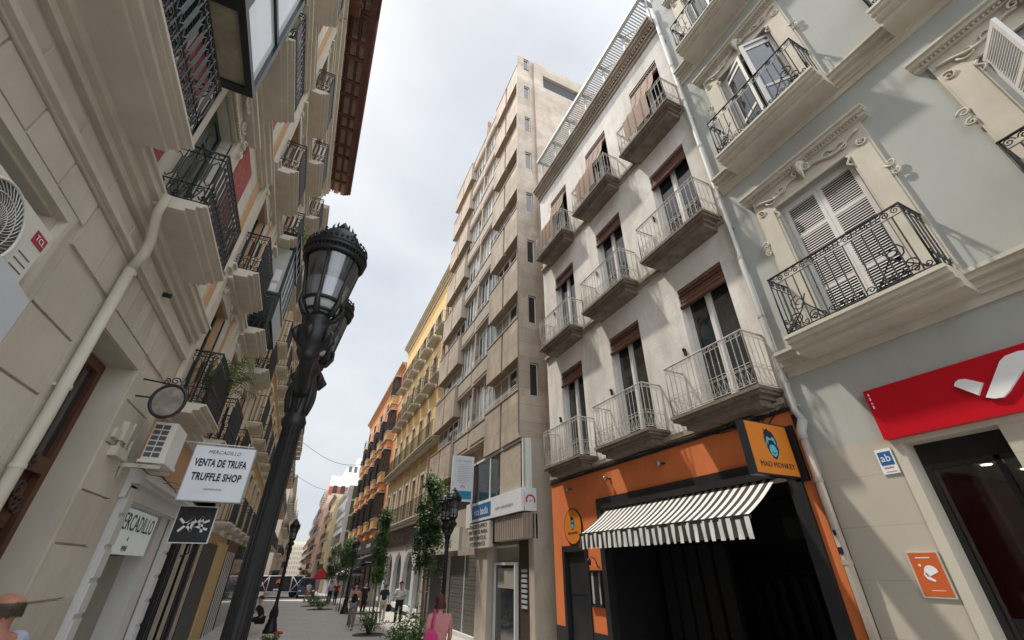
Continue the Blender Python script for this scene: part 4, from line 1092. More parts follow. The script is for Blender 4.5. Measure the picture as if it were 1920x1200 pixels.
q = text_mb('TRES', 0.7, letgry, F.p(0.125, 37.8, 3.6), (0, -1, 0), (0, 0, 1), 0.01); q.add(text_mb('CHICAS', 0.7, mat('letter_pink', (0.36, 0.26, 0.26), 0.5), F.p(0.125, 33.0, 3.6), (0, -1, 0), (0, 0, 1), 0.01, sx=1.2)); q.build('lettering', t)

# ------------------------------ orange building with timber bay windows
b5 = thing('apartment_building', 'orange building with dark timber bay windows over ochre panels', 'building', (6.6, 53, -1.0))
FLS = [4.9, 8.9, 12.9, 16.6]
YS = [44.0, 48.5, 53.2, 58.0, 62.6]
facade(b5, F, 41.02, 66.0, -2, 20.5, orangew, [46.3, 50.8, 55.6, 60.3, 64.6], FLS, 0.8, 2.2, fm=darkwood, bal=lambda i, j: True, corn=tanwall, trim=beigetrim, pj=0.5)
c0 = None
def bay(F):
    mb = MB().m(goldw); F.box(mb, 0, 0.62, -0.95, 0.95, 0.05, 0.80); mb.m(orangew); F.box(mb, 0, 0.5, -0.8, 0.8, -0.75, 0.05); mb.m(beigetrim); F.box(mb, 0, 0.68, -1.02, 1.02, -0.02, 0.05); F.box(mb, 0, 0.68, -1.0, 1.0, 0.80, 0.86); F.box(mb, 0, 0.70, -1.05, 1.05, 3.0, 3.10)
    mb.m(darkwood)
    for y in (-0.93, -0.32, 0.32, 0.87): F.box(mb, 0.54, 0.60, y, y + 0.06, 0.86, 3.0)
    F.box(mb, 0.02, 0.595, -0.925, 0.925, 2.85, 2.995); F.box(mb, 0, 0.06, -0.93, -0.87, 0.86, 2.85); F.box(mb, 0.3, 0.36, -0.93, -0.88, 0.86, 2.85)
    return mb
def baygl(F):
    mb = MB().m(glassd); F.box(mb, 0.02, 0.56, -0.9, 0.9, 0.86, 2.85); return mb
for i, z in enumerate(FLS):
    for y in YS:
        if i == 3 and y != 44.0: continue
        if c0 is None: c0 = bay(F).build('bay_window', b5, (0, y, z)); baygl(F).build('glass', c0, (0, y, z))
        else: copy_tree(c0, b5, (0, y, z))
q = MB().m(blackp); F.box(q, 0.0, 0.25, 41.1, 65.9, 3.0, 4.2)
for k in range(8): F.box(q, 0.0, 0.08, 41.2 + 3.1 * k, 41.7 + 3.1 * k, -2, 3.0)
q.m(glassd); F.box(q, 0.0, 0.03, 41.1, 65.9, -2, 3.0); q.m(shopwht); F.box(q, 0.0, 0.12, 41.05, 43.0, -2, 2.4)
q.m(letgry); F.box(q, 0.25, 0.27, 45, 48, 3.5, 3.8); F.box(q, 0.25, 0.27, 52, 56, 3.5, 3.8)
q.build('shop_front', b5)

# ------------------------------ beyond the cross street, right
b6 = thing('office_building', 'grey and green glass-panelled corner block beyond the orange building', 'building', (5.6, 72, -1.3))
q = MB().m(mat('grey_cladding', (0.42, 0.42, 0.42), 0.6, 0.1, 1, 0.05)); q.box(5.45, 14, 68.5, 84, -3, 12.2)
q.build('wall', b6)
q = MB()
for k in range(6):
    z = 0.4 + k * 2.0
    q.m(glassg); q.box(6.0, 8.0, 68.44, 68.5, z, z + 1.75); q.m(glassd)
    for j in range(6): q.box(5.39, 5.45, 69.0 + j * 2.5, 71.2 + j * 2.5, z + 0.5, z + 1.7)
    q.m(whitefr); q.box(6.9, 6.98, 68.40, 68.44, z, z + 1.75)
q.build('glazing', b6)
def farbldg(label, F, y0, y1, z0, ztop, wm, nb, nf, fh, ww=1.1, wh=1.7, bal=True, corn=None, name='apartment_building', balm=beigetrim, shut=None, iron=ironblk, zf0=None):
    bt = thing(name, label, 'building', F.p(0, (y0 + y1) / 2, z0))
    st = (y1 - y0) / nb; ys = [y0 + st * (k + 0.5) for k in range(nb)]
    zf = ztop - 0.7 - fh * nf if zf0 is None else zf0
    facade(bt, F, y0, y1, z0, ztop, wm, ys, [zf + fh * k for k in range(nf)], ww, wh, bal=(lambda i, j: True) if bal else None, corn=corn, balm=balm, shut=shut, iron=iron, pj=0.8)
    q = MB().m(blackp); F.box(q, 0.0, 0.1, y0, y1, zf - 1.4, zf - 0.6); q.m(glassd); F.box(q, 0.0, 0.05, y0 + .3, y1 - .3, z0, zf - 1.4); q.build('shop_front', bt)
    return bt
salmon = mat('salmon_wall', (0.60, 0.42, 0.33), 0.85, 0.1, 1); palew = mat('pale_wall', (0.60, 0.53, 0.43), 0.85, 0.1, 1); brickd = mat('dark_brick_wall', (0.28, 0.13, 0.09), 0.85, 0.15, 1)
whitew = mat('far_white_wall', (0.72, 0.70, 0.68), 0.85, 0.08, 1)
farbldg('pale yellow building with balconies just past the green glass block', Fr(4.9, -1), 84.1, 98, -4, 13.0, mat('pale_yellow_wall', (0.62, 0.49, 0.30), 0.85, 0.1, 1), 4, 3, 3.1, corn=beigetrim)
bt = farbldg('salmon building with a red top floor and white windows, far right side', Fr(3.9, -1), 98.1, 116, -4, 18.2, salmon, 5, 5, 3.2, balm=whitew)
q = MB().m(redbrick); q.box(3.85, 12, 98.04, 98.09, 14.6, 16.2); q.m(whitew); q.box(3.8, 12, 97.98, 98.09, 16.2, 18.3); q.build('top_band', bt)
for k in range(5):
    for j in range(5): q = MB().m(glassd); q.box(4.6 + k * 1.5, 5.4 + k * 1.5, 97.95, 98.09, 2.0 + j * 3.2, 3.6 + j * 3.2); q.m(whitew); q.box(4.5 + k * 1.5, 5.5 + k * 1.5, 97.92, 98.09, 1.85 + j * 3.2, 2.0 + j * 3.2); q.build('side_window', bt)
farbldg('dark brick block with stacked white balconies, far right side', Fr(4.1, -1), 116.1, 150, -5, 16.6, brickd, 8, 5, 3.1, balm=whitew)
farbldg('grey-cream block with balconies, fourth beyond the cross street on the right', Fr(4.6, -1), 150.1, 195, -6, 16.4, palew, 9, 5, 3.2)
farbldg('reddish block furthest along the right side of the street', Fr(4.9, -1), 195.1, 270, -7, 13.5, salmon, 14, 5, 3.0)
bt = thing('apartment_building', 'white stepped apartment block rising behind the green glass building', 'building', (9.5, 101, -4))
q = MB().m(whitew); q.box(6.6, 14, 99, 112, -4, 20.3); q.box(8.6, 11, 99.5, 104, 20.3, 22.6); q.m(redbrick); q.box(5.6, 6.6, 98.3, 110, 15, 18.0); q.build('wall', bt)
for k in range(5):
    for j in range(4): q = MB().m(glassd); q.box(7.0 + k * 1.1, 7.6 + k * 1.1, 98.95, 99.0, 12.2 + j * 2.4, 13.4 + j * 2.4); q.build('window', bt)
q = MB().m(glassd); q.box(9.2, 9.7, 99.45, 99.5, 21.0, 22.0); q.build('window', bt)
# end of the street
bt = thing('apartment_building', 'pale hazy block closing the far end of the street', 'building', (1, 300, -8))
q = MB().m(mat('far_beige', (0.50, 0.42, 0.33), 0.85, 0.1, 1)); q.box(-8, 10, 300, 312, -10, 13.2); q.m(palew); q.box(-2, 6, 302, 310, 13.2, 15.0); q.build('wall', bt)
for k in range(14):
    for j in range(7): q = MB().m(greybl); q.box(-7.4 + k * 1.25, -6.7 + k * 1.25, 299.9, 300, -3.6 + j * 2.35, -2.2 + j * 2.35); q.build('window', bt)
# ================================================================== left foreground building (cream, rusticated base)
F = LW
l1 = thing('apartment_building', 'cream building with a rusticated base and red brick panels, nearest on the left', 'building', (-2.5, 3, 0))
DOOR = (5.55, 6.92, -1, 4.16, 0.42); WIN = (2.2, 4.02, 3.05, 4.42, 0.30)
# wall behind the blocks
w = MB().m(cream)
F.wall(w, -6, 8.3, -1, 5.3, [DOOR, WIN, (-1.2, 1.0, 3.05, 4.42)])
F.shell(w, -6, 8.3, -1, 17.6)
w.build('base_wall', l1)
# raised rusticated blocks with real joints
q = MB().m(cream)
zs = [-0.2 + 0.0, 0.37, 0.94, 1.51, 2.08, 2.65, 3.22, 3.78, 4.33]
rb_ = random.Random(12)
def block(y0, y1, z0, z1): q.m(rb_.choice([cream, cream, cream2, cream3])); F.box(q, -0.01, 0.028, y0 + 0.014, y1 - 0.014, z0 + 0.014, z1 - 0.014)
for i in range(len(zs) - 1):
    z0, z1 = zs[i], zs[i + 1]
    F.box(q, -0.01, 0.028, 6.94, 7.0, z0, z1); 
    block(7.0, 8.0, z0, z1) if i % 2 else block(6.985, 7.9, z0, z1)
    F.box(q, -0.01, 0.027, 8.0 if i % 2 else 7.9, 8.29, z0, z1)
    F.box(q, -0.01, 0.027, 6.94, 6.985, z0, z1) if False else None
    if z1 <= 3.3:
        block(4.35, 5.2, z0, z1) if i % 2 else block(4.5, 5.2, z0, z1)
        F.box(q, -0.01, 0.027, 5.2, 5.54, z0, z1)
        for k in range(9): block(-5 + 1.04 * k, -5 + 1.04 * (k + 1), z0, z1)
    else:
        block(4.35, 5.2, z0, z1); F.box(q, -0.01, 0.027, 5.2, 5.54, z0, z1); F.box(q, -0.01, 0.026, 4.20, 4.36, z0, z1)
# voussoir course over the door and blocks beside it
yy = [4.36, 4.9, 5.42, 5.62, 5.88, 6.14, 6.40, 6.66, 6.98, 7.6, 8.29]
for a, b in zip(yy[:-1], yy[1:]): block(a, b, 4.40, 4.90)
F.box(q, -0.01, 0.02, 5.54, 6.94, 4.17, 4.40)
for k in range(17): block(-5 + 0.55 * k, -5 + 0.55 * (k + 1), 4.60, 4.90)
q.build('rusticated_blocks', l1)
q = MB().m(creamtrim)
for (d, a, b) in ((0.05, 4.90, 4.93), (0.10, 4.93, 4.99), (0.07, 4.99, 5.03)): F.box(q, -0.02, d, -6, 8.30, a, b)
q.m(cream)
F.box(q, -0.02, 0.03, -6, 8.30, 5.03, 5.22)
for k in range(20): F.box(q, 0.03, 0.045, -5.5 + 0.7 * k + 0.02, -5.5 + 0.7 * (k + 1) - 0.02, 5.05, 5.2)
q.build('string_course', l1)
PL = [(0.07, -0.33, -0.25), (0.14, -0.25, -0.13), (0.21, -0.13, -0.035), (0.24, -0.035, 0.0)]
PBL = [(0.45, -0.163, -0.115), (0.54, -0.115, -0.055), (0.60, -0.055, -0.03), (0.64, -0.03, 0.004)]
LZ = (5.62, 9.55, 13.4)
for z in LZ:
    q = MB().m(creamtrim); cornice(q, F, -6, 8.34, z, PL); q.build('cornice', l1)
# scroll panel in the frieze near the corner
q = MB().m(creamtrim)
for (y, z, r, h) in ((7.55, 5.36, 0.09, 1), (7.75, 5.20, 0.08, -1), (7.95, 5.36, 0.09, -1), (7.75, 5.42, 0.06, 1)): scroll(q, F, y, z - 0.04, r, h, 1, 0.03, 0.012)
q.build('frieze_scroll', l1)
# upper storeys
LC = (-2.3, 2.05, 5.67); LWH = 2.6
holes = [(y - 0.55, y + 0.55, z + 0.02, z + 2.55, 0.3) for y in LC for z in LZ]
w = MB().m(whitest); F.wall(w, -6, 8.3, 5.3, 17.6, holes); w.build('upper_wall', l1)
q = MB().m(redbrick)
for z in LZ:
    for (a, b) in ((4.05, 4.75), (6.78, 7.55)) if z == LZ[0] else ((-1.2, 1.0), (3.15, 4.62), (6.78, 7.55)):
        q = MB().m(redbrick); F.box(q, 0.0, 0.025, a, b, z + 0.1, z + 3.2); q.build('brick_panel', l1)
q = MB().m(greenblk); F.box(q, 0.02, 0.06, 0.9, 3.9, 5.75, 8.3)
for k in range(34): F.box(q, 0.06, 0.075, 0.95, 3.85, 5.8 + k * 0.072, 5.84 + k * 0.072)
q.build('shutter_row', l1)
q = MB().m(tanwall); F.box(q, 0.0, 0.03, 8.06, 8.29, 5.7, 17.4); q.build('edge_strip', l1)
def lintel(F):
    mb = MB().m(creamtrim)
    for s_ in (-1, 1):
        F.box(mb, -0.01, 0.07, s_ * 0.55 if s_ > 0 else -0.83, 0.83 if s_ > 0 else -0.55, 0, 2.9)
        scroll(mb, F, s_ * 0.4, 2.85, 0.13, -s_, 0, 0.1, 0.025); scroll(mb, F, s_ * 0.72, 2.72, 0.10, s_, 1, 0.12, 0.022); scroll(mb, F, s_ * 0.72, 2.5, 0.08, -s_, 1, 0.12, 0.02)
    F.box(mb, -0.01, 0.07, -0.55, 0.55, 2.55, 2.95); F.box(mb, -0.01, 0.2, -0.95, 0.95, 2.98, 3.06); F.box(mb, -0.01, 0.26, -1.0, 1.0, 3.06, 3.12)
    scroll(mb, F, 0.08, 2.95, 0.12, 1, 1, 0.16, 0.03); scroll(mb, F, -0.08, 2.95, 0.12, -1, 2, 0.16, 0.03)
    for k in range(18): mb.lathe([(0.03, 0), (0.035, 0.03), (0.01, 0.06)], F.p(0.10, -0.52 + k * 0.06, 2.58), 6)
    return mb
def ldoor(F):
    mb = MB().m(greenwd)
    for s_ in (-1, 1):
        a, b = (0.0, 0.53) if s_ > 0 else (-0.53, 0.0)
        F.box(mb, -0.2, -0.15, a, a + 0.07, 0.03, 2.5); F.box(mb, -0.2, -0.15, b - 0.07, b, 0.03, 2.5)
        for z in (0.03, 0.8, 1.9, 2.42): F.box(mb, -0.195, -0.155, a + .07, b - .07, z, z + 0.08)
    for (yy_, rot, fl) in ((-0.56, R(-70), -1), (0.56, R(70), 1)):     # outer leaves folded open against the reveal
        lf = MB().m(greenwd); lf.box(-0.018, 0.018, 0, 0.5, 0.03, 2.5)
        for k in range(34): lf.box(0.018, 0.026, 0.05, 0.45, 0.1 + k * 0.07, 0.14 + k * 0.07)
        mb.add(lf, Matrix.Rotation(rot, 3, 'Z') @ Matrix.Diagonal((1, fl, 1)), F.p(0.02, yy_, 0))
    mb.m(glassd); F.box(mb, -0.18, -0.17, -0.5, 0.5, 0.05, 2.5)
    return mb
lp = dp_ = bb = None
for z in LZ:
    for y in LC:
        if lp is None:
            lp = lintel(F).build('window_surround', l1, (0, y, z)); dp_ = ldoor(F).build('french_window', l1, (0, y, z))
            s = MB().m(creamtrim); cornice(s, F, -0.83, 0.83, 0, PBL)
            bb = s.build('balcony', l1, (0, y, z)); r_ = MB().m(ironblk); railing(r_, F, 0.58, -0.79, 0.79, 0.0, 0.92, 'loops'); r_.build('railing', bb, (0, y, z))
        else:
            copy_of(lp, l1, (0, y, z)); copy_of(dp_, l1, (0, y, z))
            if not (z == LZ[0] and y == LC[1]): copy_tree(bb, l1, (0, y, z))
# wide first-floor balcony with the glazed gallery over it
s = MB().m(creamtrim); cornice(s, F, -0.6, 3.95, LZ[0], PBL); wb = s.build('wide_balcony', l1)
r_ = MB().m(ironblk); railing(r_, F, 0.58, -0.55, 3.90, LZ[0], 0.95, 'loops'); r_.build('railing', wb)
q = MB().m(greenblk)
Y0, Y1, Z0, Z1 = -0.4, 4.72, 7.62, 10.6
for y in (Y0, 0.9, 2.15, 3.45, Y1 - 0.10): F.box(q, 0.49, 0.56, y, y + 0.10, Z0 + 0.10, Z1)
F.box(q, 0.47, 0.56, Y0, Y1, Z0, Z0 + 0.10); F.box(q, 0.47, 0.55, Y0, Y1, Z0 + 1.25, Z0 + 1.34); F.box(q, 0.47, 0.56, Y0, Y1, Z1 - 0.1, Z1 + 0.05)
F.box(q, 0.0, 0.12, Y0, Y1, Z0, Z0 + 0.08)
for y in (Y0, 0.9, 2.15, 3.45, Y1 - 0.12): F.box(q, 0.12, 0.47, y, y + 0.12, Z0, Z0 + 0.08)
F.box(q, 0.0, 0.47, Y1 - 0.05, Y1 - 0.01, Z0 + .08, Z1)
F.box(q, 0.0, 0.47, Y0, Y1, Z1 - 0.05, Z1)
ga = q.build('glazed_gallery', l1)
q = MB().m(mat('gallery_pane', (0.72, 0.75, 0.78), 0.06, 0.1, 1, 0, spec=1.0)); F.box(q, 0.50, 0.51, Y0 + 0.05, Y1 - 0.05, Z0 + 0.1, Z1); q.build('glass', ga)  # sky reflection put into the pale base colour of the panes
q = MB().m(mat('gallery_soffit', (0.36, 0.34, 0.25), 0.35, 0.35, 2.5, 0)); F.box(q, 0.1, 0.47, Y0 + 0.05, Y1 - 0.06, Z0 + 0.05, Z0 + 0.07); q.build('soffit_panel', ga)
# ground-floor window and its frame
q = MB().m(creamtrim)
for (y0, y1, z0, z1) in ((-1.4, 1.2, 2.9, 4.58), (2.0, 4.22, 2.9, 4.58)):
    for (e_, d) in ((0.0, 0.045), (0.07, 0.07)):
        a, b, c_, f_ = y0 + e_, y1 - e_, z0 + e_, z1 - e_; t_ = 0.06
        F.box(q, 0, d, a, a + t_, c_ + t_, f_ - t_); F.box(q, 0, d, b - t_, b, c_ + t_, f_ - t_); F.box(q, 0, d, a, b, f_ - t_, f_); F.box(q, 0, d, a, b, c_, c_ + t_)
    q.m(whitefr); F.box(q, -0.28, -0.2, y0 + 0.2, y1 - 0.2, z1 - 0.24, z1 - 0.17); F.box(q, -0.28, -0.2, y1 - 0.27, y1 - 0.2, 3.05, z1 - 0.24)
    q.m(blackin); F.box(q, -0.30, -0.27, y0 + 0.2, y1 - 0.2, 3.05, z1 - 0.17); q.m(creamtrim)
q.build('window_frame', l1)
# door
q = MB().m(woodbrn)
F.box(q, -0.40, -0.32, 5.55, 5.68, -1, 4.14); F.box(q, -0.40, -0.32, 6.80, 6.92, -1, 4.14); F.box(q, -0.40, -0.32, 5.68, 6.80, 4.02, 4.14); F.box(q, -0.40, -0.30, 5.68, 6.80, 2.75, 2.92); F.box(q, -0.40, -0.32, 6.19, 6.27, -1, 2.75)
F.box(q, -0.40, -0.34, 5.68, 6.19, -1, 0.2); F.box(q, -0.40, -0.34, 6.27, 6.80, -1, 0.2)
F.box(q, -0.44, -0.41, 5.5, 6.95, -1, 4.16)
for a, b in ((5.72, 6.15), (6.31, 6.76)):
    for z0, z1 in ((0.3, 1.1), (1.2, 2.1), (2.2, 2.65)): F.box(q, -0.41, -0.365, a, b, z0, z1); F.box(q, -0.365, -0.345, a + 0.06, b - 0.06, z0 + 0.06, z1 - 0.06)
q.m(darkwood)
for k, (y, z) in enumerate(((6.5, 2.45), (6.45, 2.55), (6.6, 2.4), (5.95, 2.45), (6.24, 2.84), (6.1, 2.86), (6.4, 2.86))): scroll(q, F, y, z, 0.09, 1 if k % 2 else -1, k, -0.30, 0.025)
F.box(q, -0.36, -0.33, 6.0, 6.04, 2.92, 4.02); F.box(q, -0.36, -0.33, 6.45, 6.49, 2.92, 4.02)
q.m(glassd); F.box(q, -0.39, -0.37, 5.68, 6.80, 2.92, 4.02)
q.build('wooden_door', l1)
q = MB().m(pipec)
q.tube([F.p(0.10, 5.35, -0.3), F.p(0.10, 5.33, 3.1), F.p(0.10, 5.27, 4.80)], 0.054, 12)
q.tube([F.p(0.10, 5.27, 4.78), F.p(0.16, 5.22, 4.98), F.p(0.20, 5.10, 5.12), F.p(0.23, 4.86, 5.34), F.p(0.30, 4.70, 5.52)], [0.053, 0.056, 0.052, 0.048, 0.04], 12)
for z in (0.9, 2.6, 3.35, 4.72): q.lathe([(0.061, 0), (0.061, 0.04)], F.p(0.10, 5.33 - (0.035 if z > 3.5 else 0), z), 12, False)
F.box(q, 0, 0.05, 5.28, 5.42, 3.36, 3.39)
q.build('drainpipe', l1)
q = MB().m(blackp); q.tube([F.p(0.035, 5.46, 5.0 - 0.25 * k) for k in range(8)], 0.012, 5); q.build('cable', l1)
# eaves over the two left buildings
def eaves(bt, y0, y1, zt, ov, deep=False):
    q = MB().m(eavewood); z = zt
    F.box(q, 0.0, ov, y0, y1, z + 0.10, z + 0.16)
    F.box(q, ov - 0.10, ov + 0.02, y0, y1, z - 0.02, z + 0.10); F.box(q, ov + 0.02, ov + 0.10, y0, y1, z + 0.02, z + 0.18)
    q.tube([F.p(ov + 0.13, y0, z + 0.14), F.p(ov + 0.13, y1, z + 0.14)], 0.07, 10)
    k = 0; y = y0
    while y < y1 - 0.1:
        F.box(q, 0.02, ov - 0.10, y, y + 0.09, z - 0.03, z + 0.10); y += 0.62 if k % 2 else 0.95; k += 1
    for d in (0.33, 0.64): F.box(q, d, d + 0.05, y0, y1, z, z + 0.09)
    q.m(eavepanel); y = y0; k = 0
    while y < y1 - 0.1:
        st = 0.62 if k % 2 else 0.95
        for d in (0.06, 0.41, 0.72):
            n_ = int(st / 0.085)
            for j in range(n_ - 1): F.box(q, d, d + 0.2, y + 0.11 + j * 0.085, y + 0.175 + j * 0.085, z + 0.075, z + 0.098)
        y += st; k += 1
    q.m(mat('roof_tile', (0.28, 0.10, 0.06), 0.8, 0.3, 3, 0.2))
    q.obox(F.p(ov + 0.12, y0, z + 0.18), (0, y1 - y0, 0), (-6, 0, 1.5), (0, 0, 0.12))
    y = y0
    while y < y1: q.tube([F.p(ov + 0.04, y + 0.1, z + 0.30), F.p(ov - 2.4, y + 0.1, z + 0.95)], 0.08, 6); y += 0.26
    return q.build('tiled_eaves', bt)
eaves(l1, -6, 8.25, 17.95, 1.0)
q = MB().m(eavewood); F.box(q, 0.0, 0.62, 2.0, 8.2, 17.5, 17.95)
for k in range(9): F.box(q, 0.05, 0.7, 2.1 + k * 0.7, 2.25 + k * 0.7, 17.4, 17.5)
q.build('soffit_box', l1)
q = MB().m(creamtrim); 
for (d, a, b) in ((0.1, 17.0, 17.12), (0.2, 17.12, 17.3), (0.3, 17.3, 17.42)): F.box(q, -0.02, d, -6, 8.3, a, b)
q.build('top_cornice', l1)

# ================================================================== second left building (tan)
l2 = thing('apartment_building', 'tan and beige building with three columns of ornate iron balconies, second on the left', 'building', (-2.5, 12.4, -0.2))
C2 = (9.35, 12.0, 14.8); Z2 = (4.28, 7.15, 10.3, 13.65)
holes = [(y - 0.5, y + 0.5, z + 0.02, z + 2.3, 0.3) for y in C2 for z in Z2]
w = MB().m(tanwall); F.wall(w, 8.31, 16.5, 3.2, 17.6, holes); F.shell(w, 8.31, 16.5, -1, 17.6); w.build('wall', l2)
q = MB().m(creamtrim)
for y in (8.45, 10.55, 10.95, 13.2, 13.55, 16.2): F.box(q, -0.01, 0.08, y, y + 0.22, 4.3, 17.2)
for z in Z2: cornice(q, F, 8.34, 16.5, z, [(0.07, -0.28, -0.15), (0.14, -0.15, -0.05), (0.19, -0.05, 0)])
for (d, a, b) in ((0.1, 17.0, 17.12), (0.2, 17.12, 17.3), (0.3, 17.3, 17.42)): F.box(q, -0.02, d, 8.34, 16.5, a, b)
q.build('moulding', l2)
def sur2(F):
    mb = MB().m(creamtrim)
    for s_ in (-1, 1):
        F.box(mb, -0.01, 0.06, 0.5 if s_ > 0 else -0.72, 0.72 if s_ > 0 else -0.5, 0, 2.5)
        scroll(mb, F, s_ * 0.35, 2.55, 0.10, -s_, 0, 0.08, 0.02); scroll(mb, F, s_ * 0.6, 2.4, 0.08, s_, 1, 0.09, 0.02)
    F.box(mb, -0.01, 0.06, -0.5, 0.5, 2.3, 2.6); F.box(mb, -0.01, 0.16, -0.8, 0.8, 2.6, 2.68)
    return mb
def door2(F):
    mb = MB().m(greenwd)
    for s_ in (-1, 1):
        a, b = (0.0, 0.48) if s_ > 0 else (-0.48, 0.0)
        F.box(mb, -0.2, -0.15, a, a + 0.06, 0.03, 2.28); F.box(mb, -0.2, -0.15, b - 0.06, b, 0.03, 2.28)
        for z in (0.03, 0.7, 1.7, 2.2): F.box(mb, -0.195, -0.155, a + .06, b - .06, z, z + 0.08)
    for (yy_, rot, fl) in ((-0.5, R(-65), -1), (0.5, R(65), 1)):
        lf = MB().m(greenblk); lf.box(-0.015, 0.015, 0, 0.45, 0.03, 2.25)
        for k in range(30): lf.box(0.015, 0.022, 0.04, 0.41, 0.1 + k * 0.07, 0.14 + k * 0.07)
        mb.add(lf, Matrix.Rotation(rot, 3, 'Z') @ Matrix.Diagonal((1, fl, 1)), F.p(0.02, yy_, 0))
    mb.m(glassd); F.box(mb, -0.18, -0.17, -0.46, 0.46, 0.05, 2.25)
    return mb
s2 = d2 = bb2 = None
PB2 = [(0.40, -0.173, -0.11), (0.49, -0.11, -0.055), (0.53, -0.055, -0.03), (0.57, -0.03, 0.004)]
for z in Z2:
    for y in C2:
        if s2 is None:
            s2 = sur2(F).build('window_surround', l2, (0, y, z)); d2 = door2(F).build('french_window', l2, (0, y, z))
            s = MB().m(creamtrim); cornice(s, F, -0.80, 0.80, 0, PB2); bb2 = s.build('balcony', l2, (0, y, z))
            r_ = MB().m(ironblk); railing(r_, F, 0.52, -0.76, 0.76, 0.0, 0.98, 'loops'); r_.build('railing', bb2, (0, y, z))
        else: copy_of(s2, l2, (0, y, z)); copy_of(d2, l2, (0, y, z)); copy_tree(bb2, l2, (0, y, z))
eaves(l2, 8.26, 16.9, 17.95, 1.0)
# dark glazed bay
q = MB().m(greenblk); za, zb = 7.75, 10.75; ya, yb = 11.65, 13.6
F.box(q, 0.05, 0.58, ya, yb, za - 0.1, za + 0.72)
for z in (za + 0.72, zb - 0.62, zb - 0.08): F.box(q, 0.0, 0.60, ya - 0.02, yb + 0.02, z, z + 0.08)
for y in (ya, ya + 0.45, ya + 0.95, ya + 1.45, yb - 0.07): F.box(q, 0.50, 0.58, y, y + 0.07, za + 0.8, zb - 0.08)
F.box(q, 0.0, 0.06, ya, ya + 0.05, za + 0.8, zb); 
F.box(q, 0.06, 0.5, ya, ya + 0.04, zb - 0.54, zb - 0.08)
g2 = q.build('glazed_bay', l2)
q = MB().m(mat('bay_pane', (0.42, 0.43, 0.42), 0.08, 0.15, 3, 0, spec=1.0)); F.box(q, 0.06, 0.55, ya + 0.015, yb - 0.03, za + 0.8, zb - 0.54); q.build('glass', g2)
q = MB().m(shopwht); F.box(q, 0.25, 0.42, ya + 0.008, ya + 0.014, za + 1.2, za + 1.6); F.box(q, 0.25, 0.40, ya + 0.008, ya + 0.014, za + 0.85, za + 1.1); q.build('blind', g2)
# ground floor of the tan building
q = MB().m(ochrew); F.wall(q, 12.2, 16.5, 2.62, 4.0, (), 0.35, 0.0); q.build('ground_wall', l2)
q = MB().m(signblk); F.box(q, -0.36, -0.33, 12.2, 16.5, -1, 2.6); F.box(q, 0.0, 0.05, 12.2, 12.35, -1, 2.6); F.box(q, -0.2, 0.05, 13.0, 13.08, -1, 2.55)
q.m(stakem); F.box(q, 0.0, 0.06, 13.72, 13.93, -1, 2.6)
for y in (14.6, 16.2): F.box(q, 0.0, 0.05, y, y + 0.22, -1, 2.6)
q.m(signblk)
for y in (12.9, 13.4, 15.2, 15.8): F.box(q, -0.3, 0.02, y, y + 0.07, -1, 2.6)
F.box(q, -0.33, 0.03, 12.2, 16.5, 2.45, 2.62)
q.build('black_shopfront', l2)

# ---- white shop front
sf = thing('white_shop', 'white moulded shop front with a lit white fascia, at the foot of the tan building', 'shop', (-2.45, 10, -0.2))
q = MB().m(shopwht)
F.box(q, 0.0, 0.10, 8.32, 8.62, -1, 2.9); F.box(q, 0.0, 0.10, 11.75, 12.05, -1, 2.9)
z = -0.3
while z < 2.85: F.box(q, 0.10, 0.125, 8.34, 8.60, z + 0.02, z + 0.36); F.box(q, 0.10, 0.125, 11.77, 12.03, z + 0.02, z + 0.36); z += 0.40
for (d, a, b) in ((0.10, 2.72, 2.92), (0.20, 2.92, 2.98), (0.26, 2.98, 3.06), (0.22, 3.06, 3.12)): F.box(q, 0.0, d, 8.26, 12.12, a, b)
F.box(q, -0.45, 0.0, 8.33, 8.36, -1, 3.1); F.box(q, -0.45, -0.02, 11.2, 12.05, -1, 3.0)
F.box(q, -0.45, 0.05, 8.62, 11.75, 2.70, 2.74)
q.build('surround', sf)
q = MB().m(greybl); F.box(q, -0.40, -0.36, 8.62, 11.2, -1, 2.02); q.m(shopwht); F.box(q, -0.4, -0.3, 9.9, 9.96, -1, 2.0); q.build('shutter', sf)
q = MB().m(mat('sign_panel_white', (0.72, 0.77, 0.74), 0.4, 0.08, 4, 0, emit=(0.85, 1, 0.95), estr=0.06)); F.box(q, -0.10, 0.0, 8.64, 10.85, 2.02, 2.66); q.build('fascia_sign', sf)
q = text_mb('MERCADILLO', 0.34, letblk, F.p(0.004, 9.74, 2.46), (0, 1, 0), (0, 0, 1), 0.003, shear=0.0, sx=0.95)
q.add(text_mb('&', 0.10, letblk, F.p(0.004, 9.55, 2.24), (0, 1, 0), (0, 0, 1), 0.003)); q.add(text_mb('WINE', 0.11, letblk, F.p(0.004, 9.55, 2.10), (0, 1, 0), (0, 0, 1), 0.003)); q.build('lettering', sf)

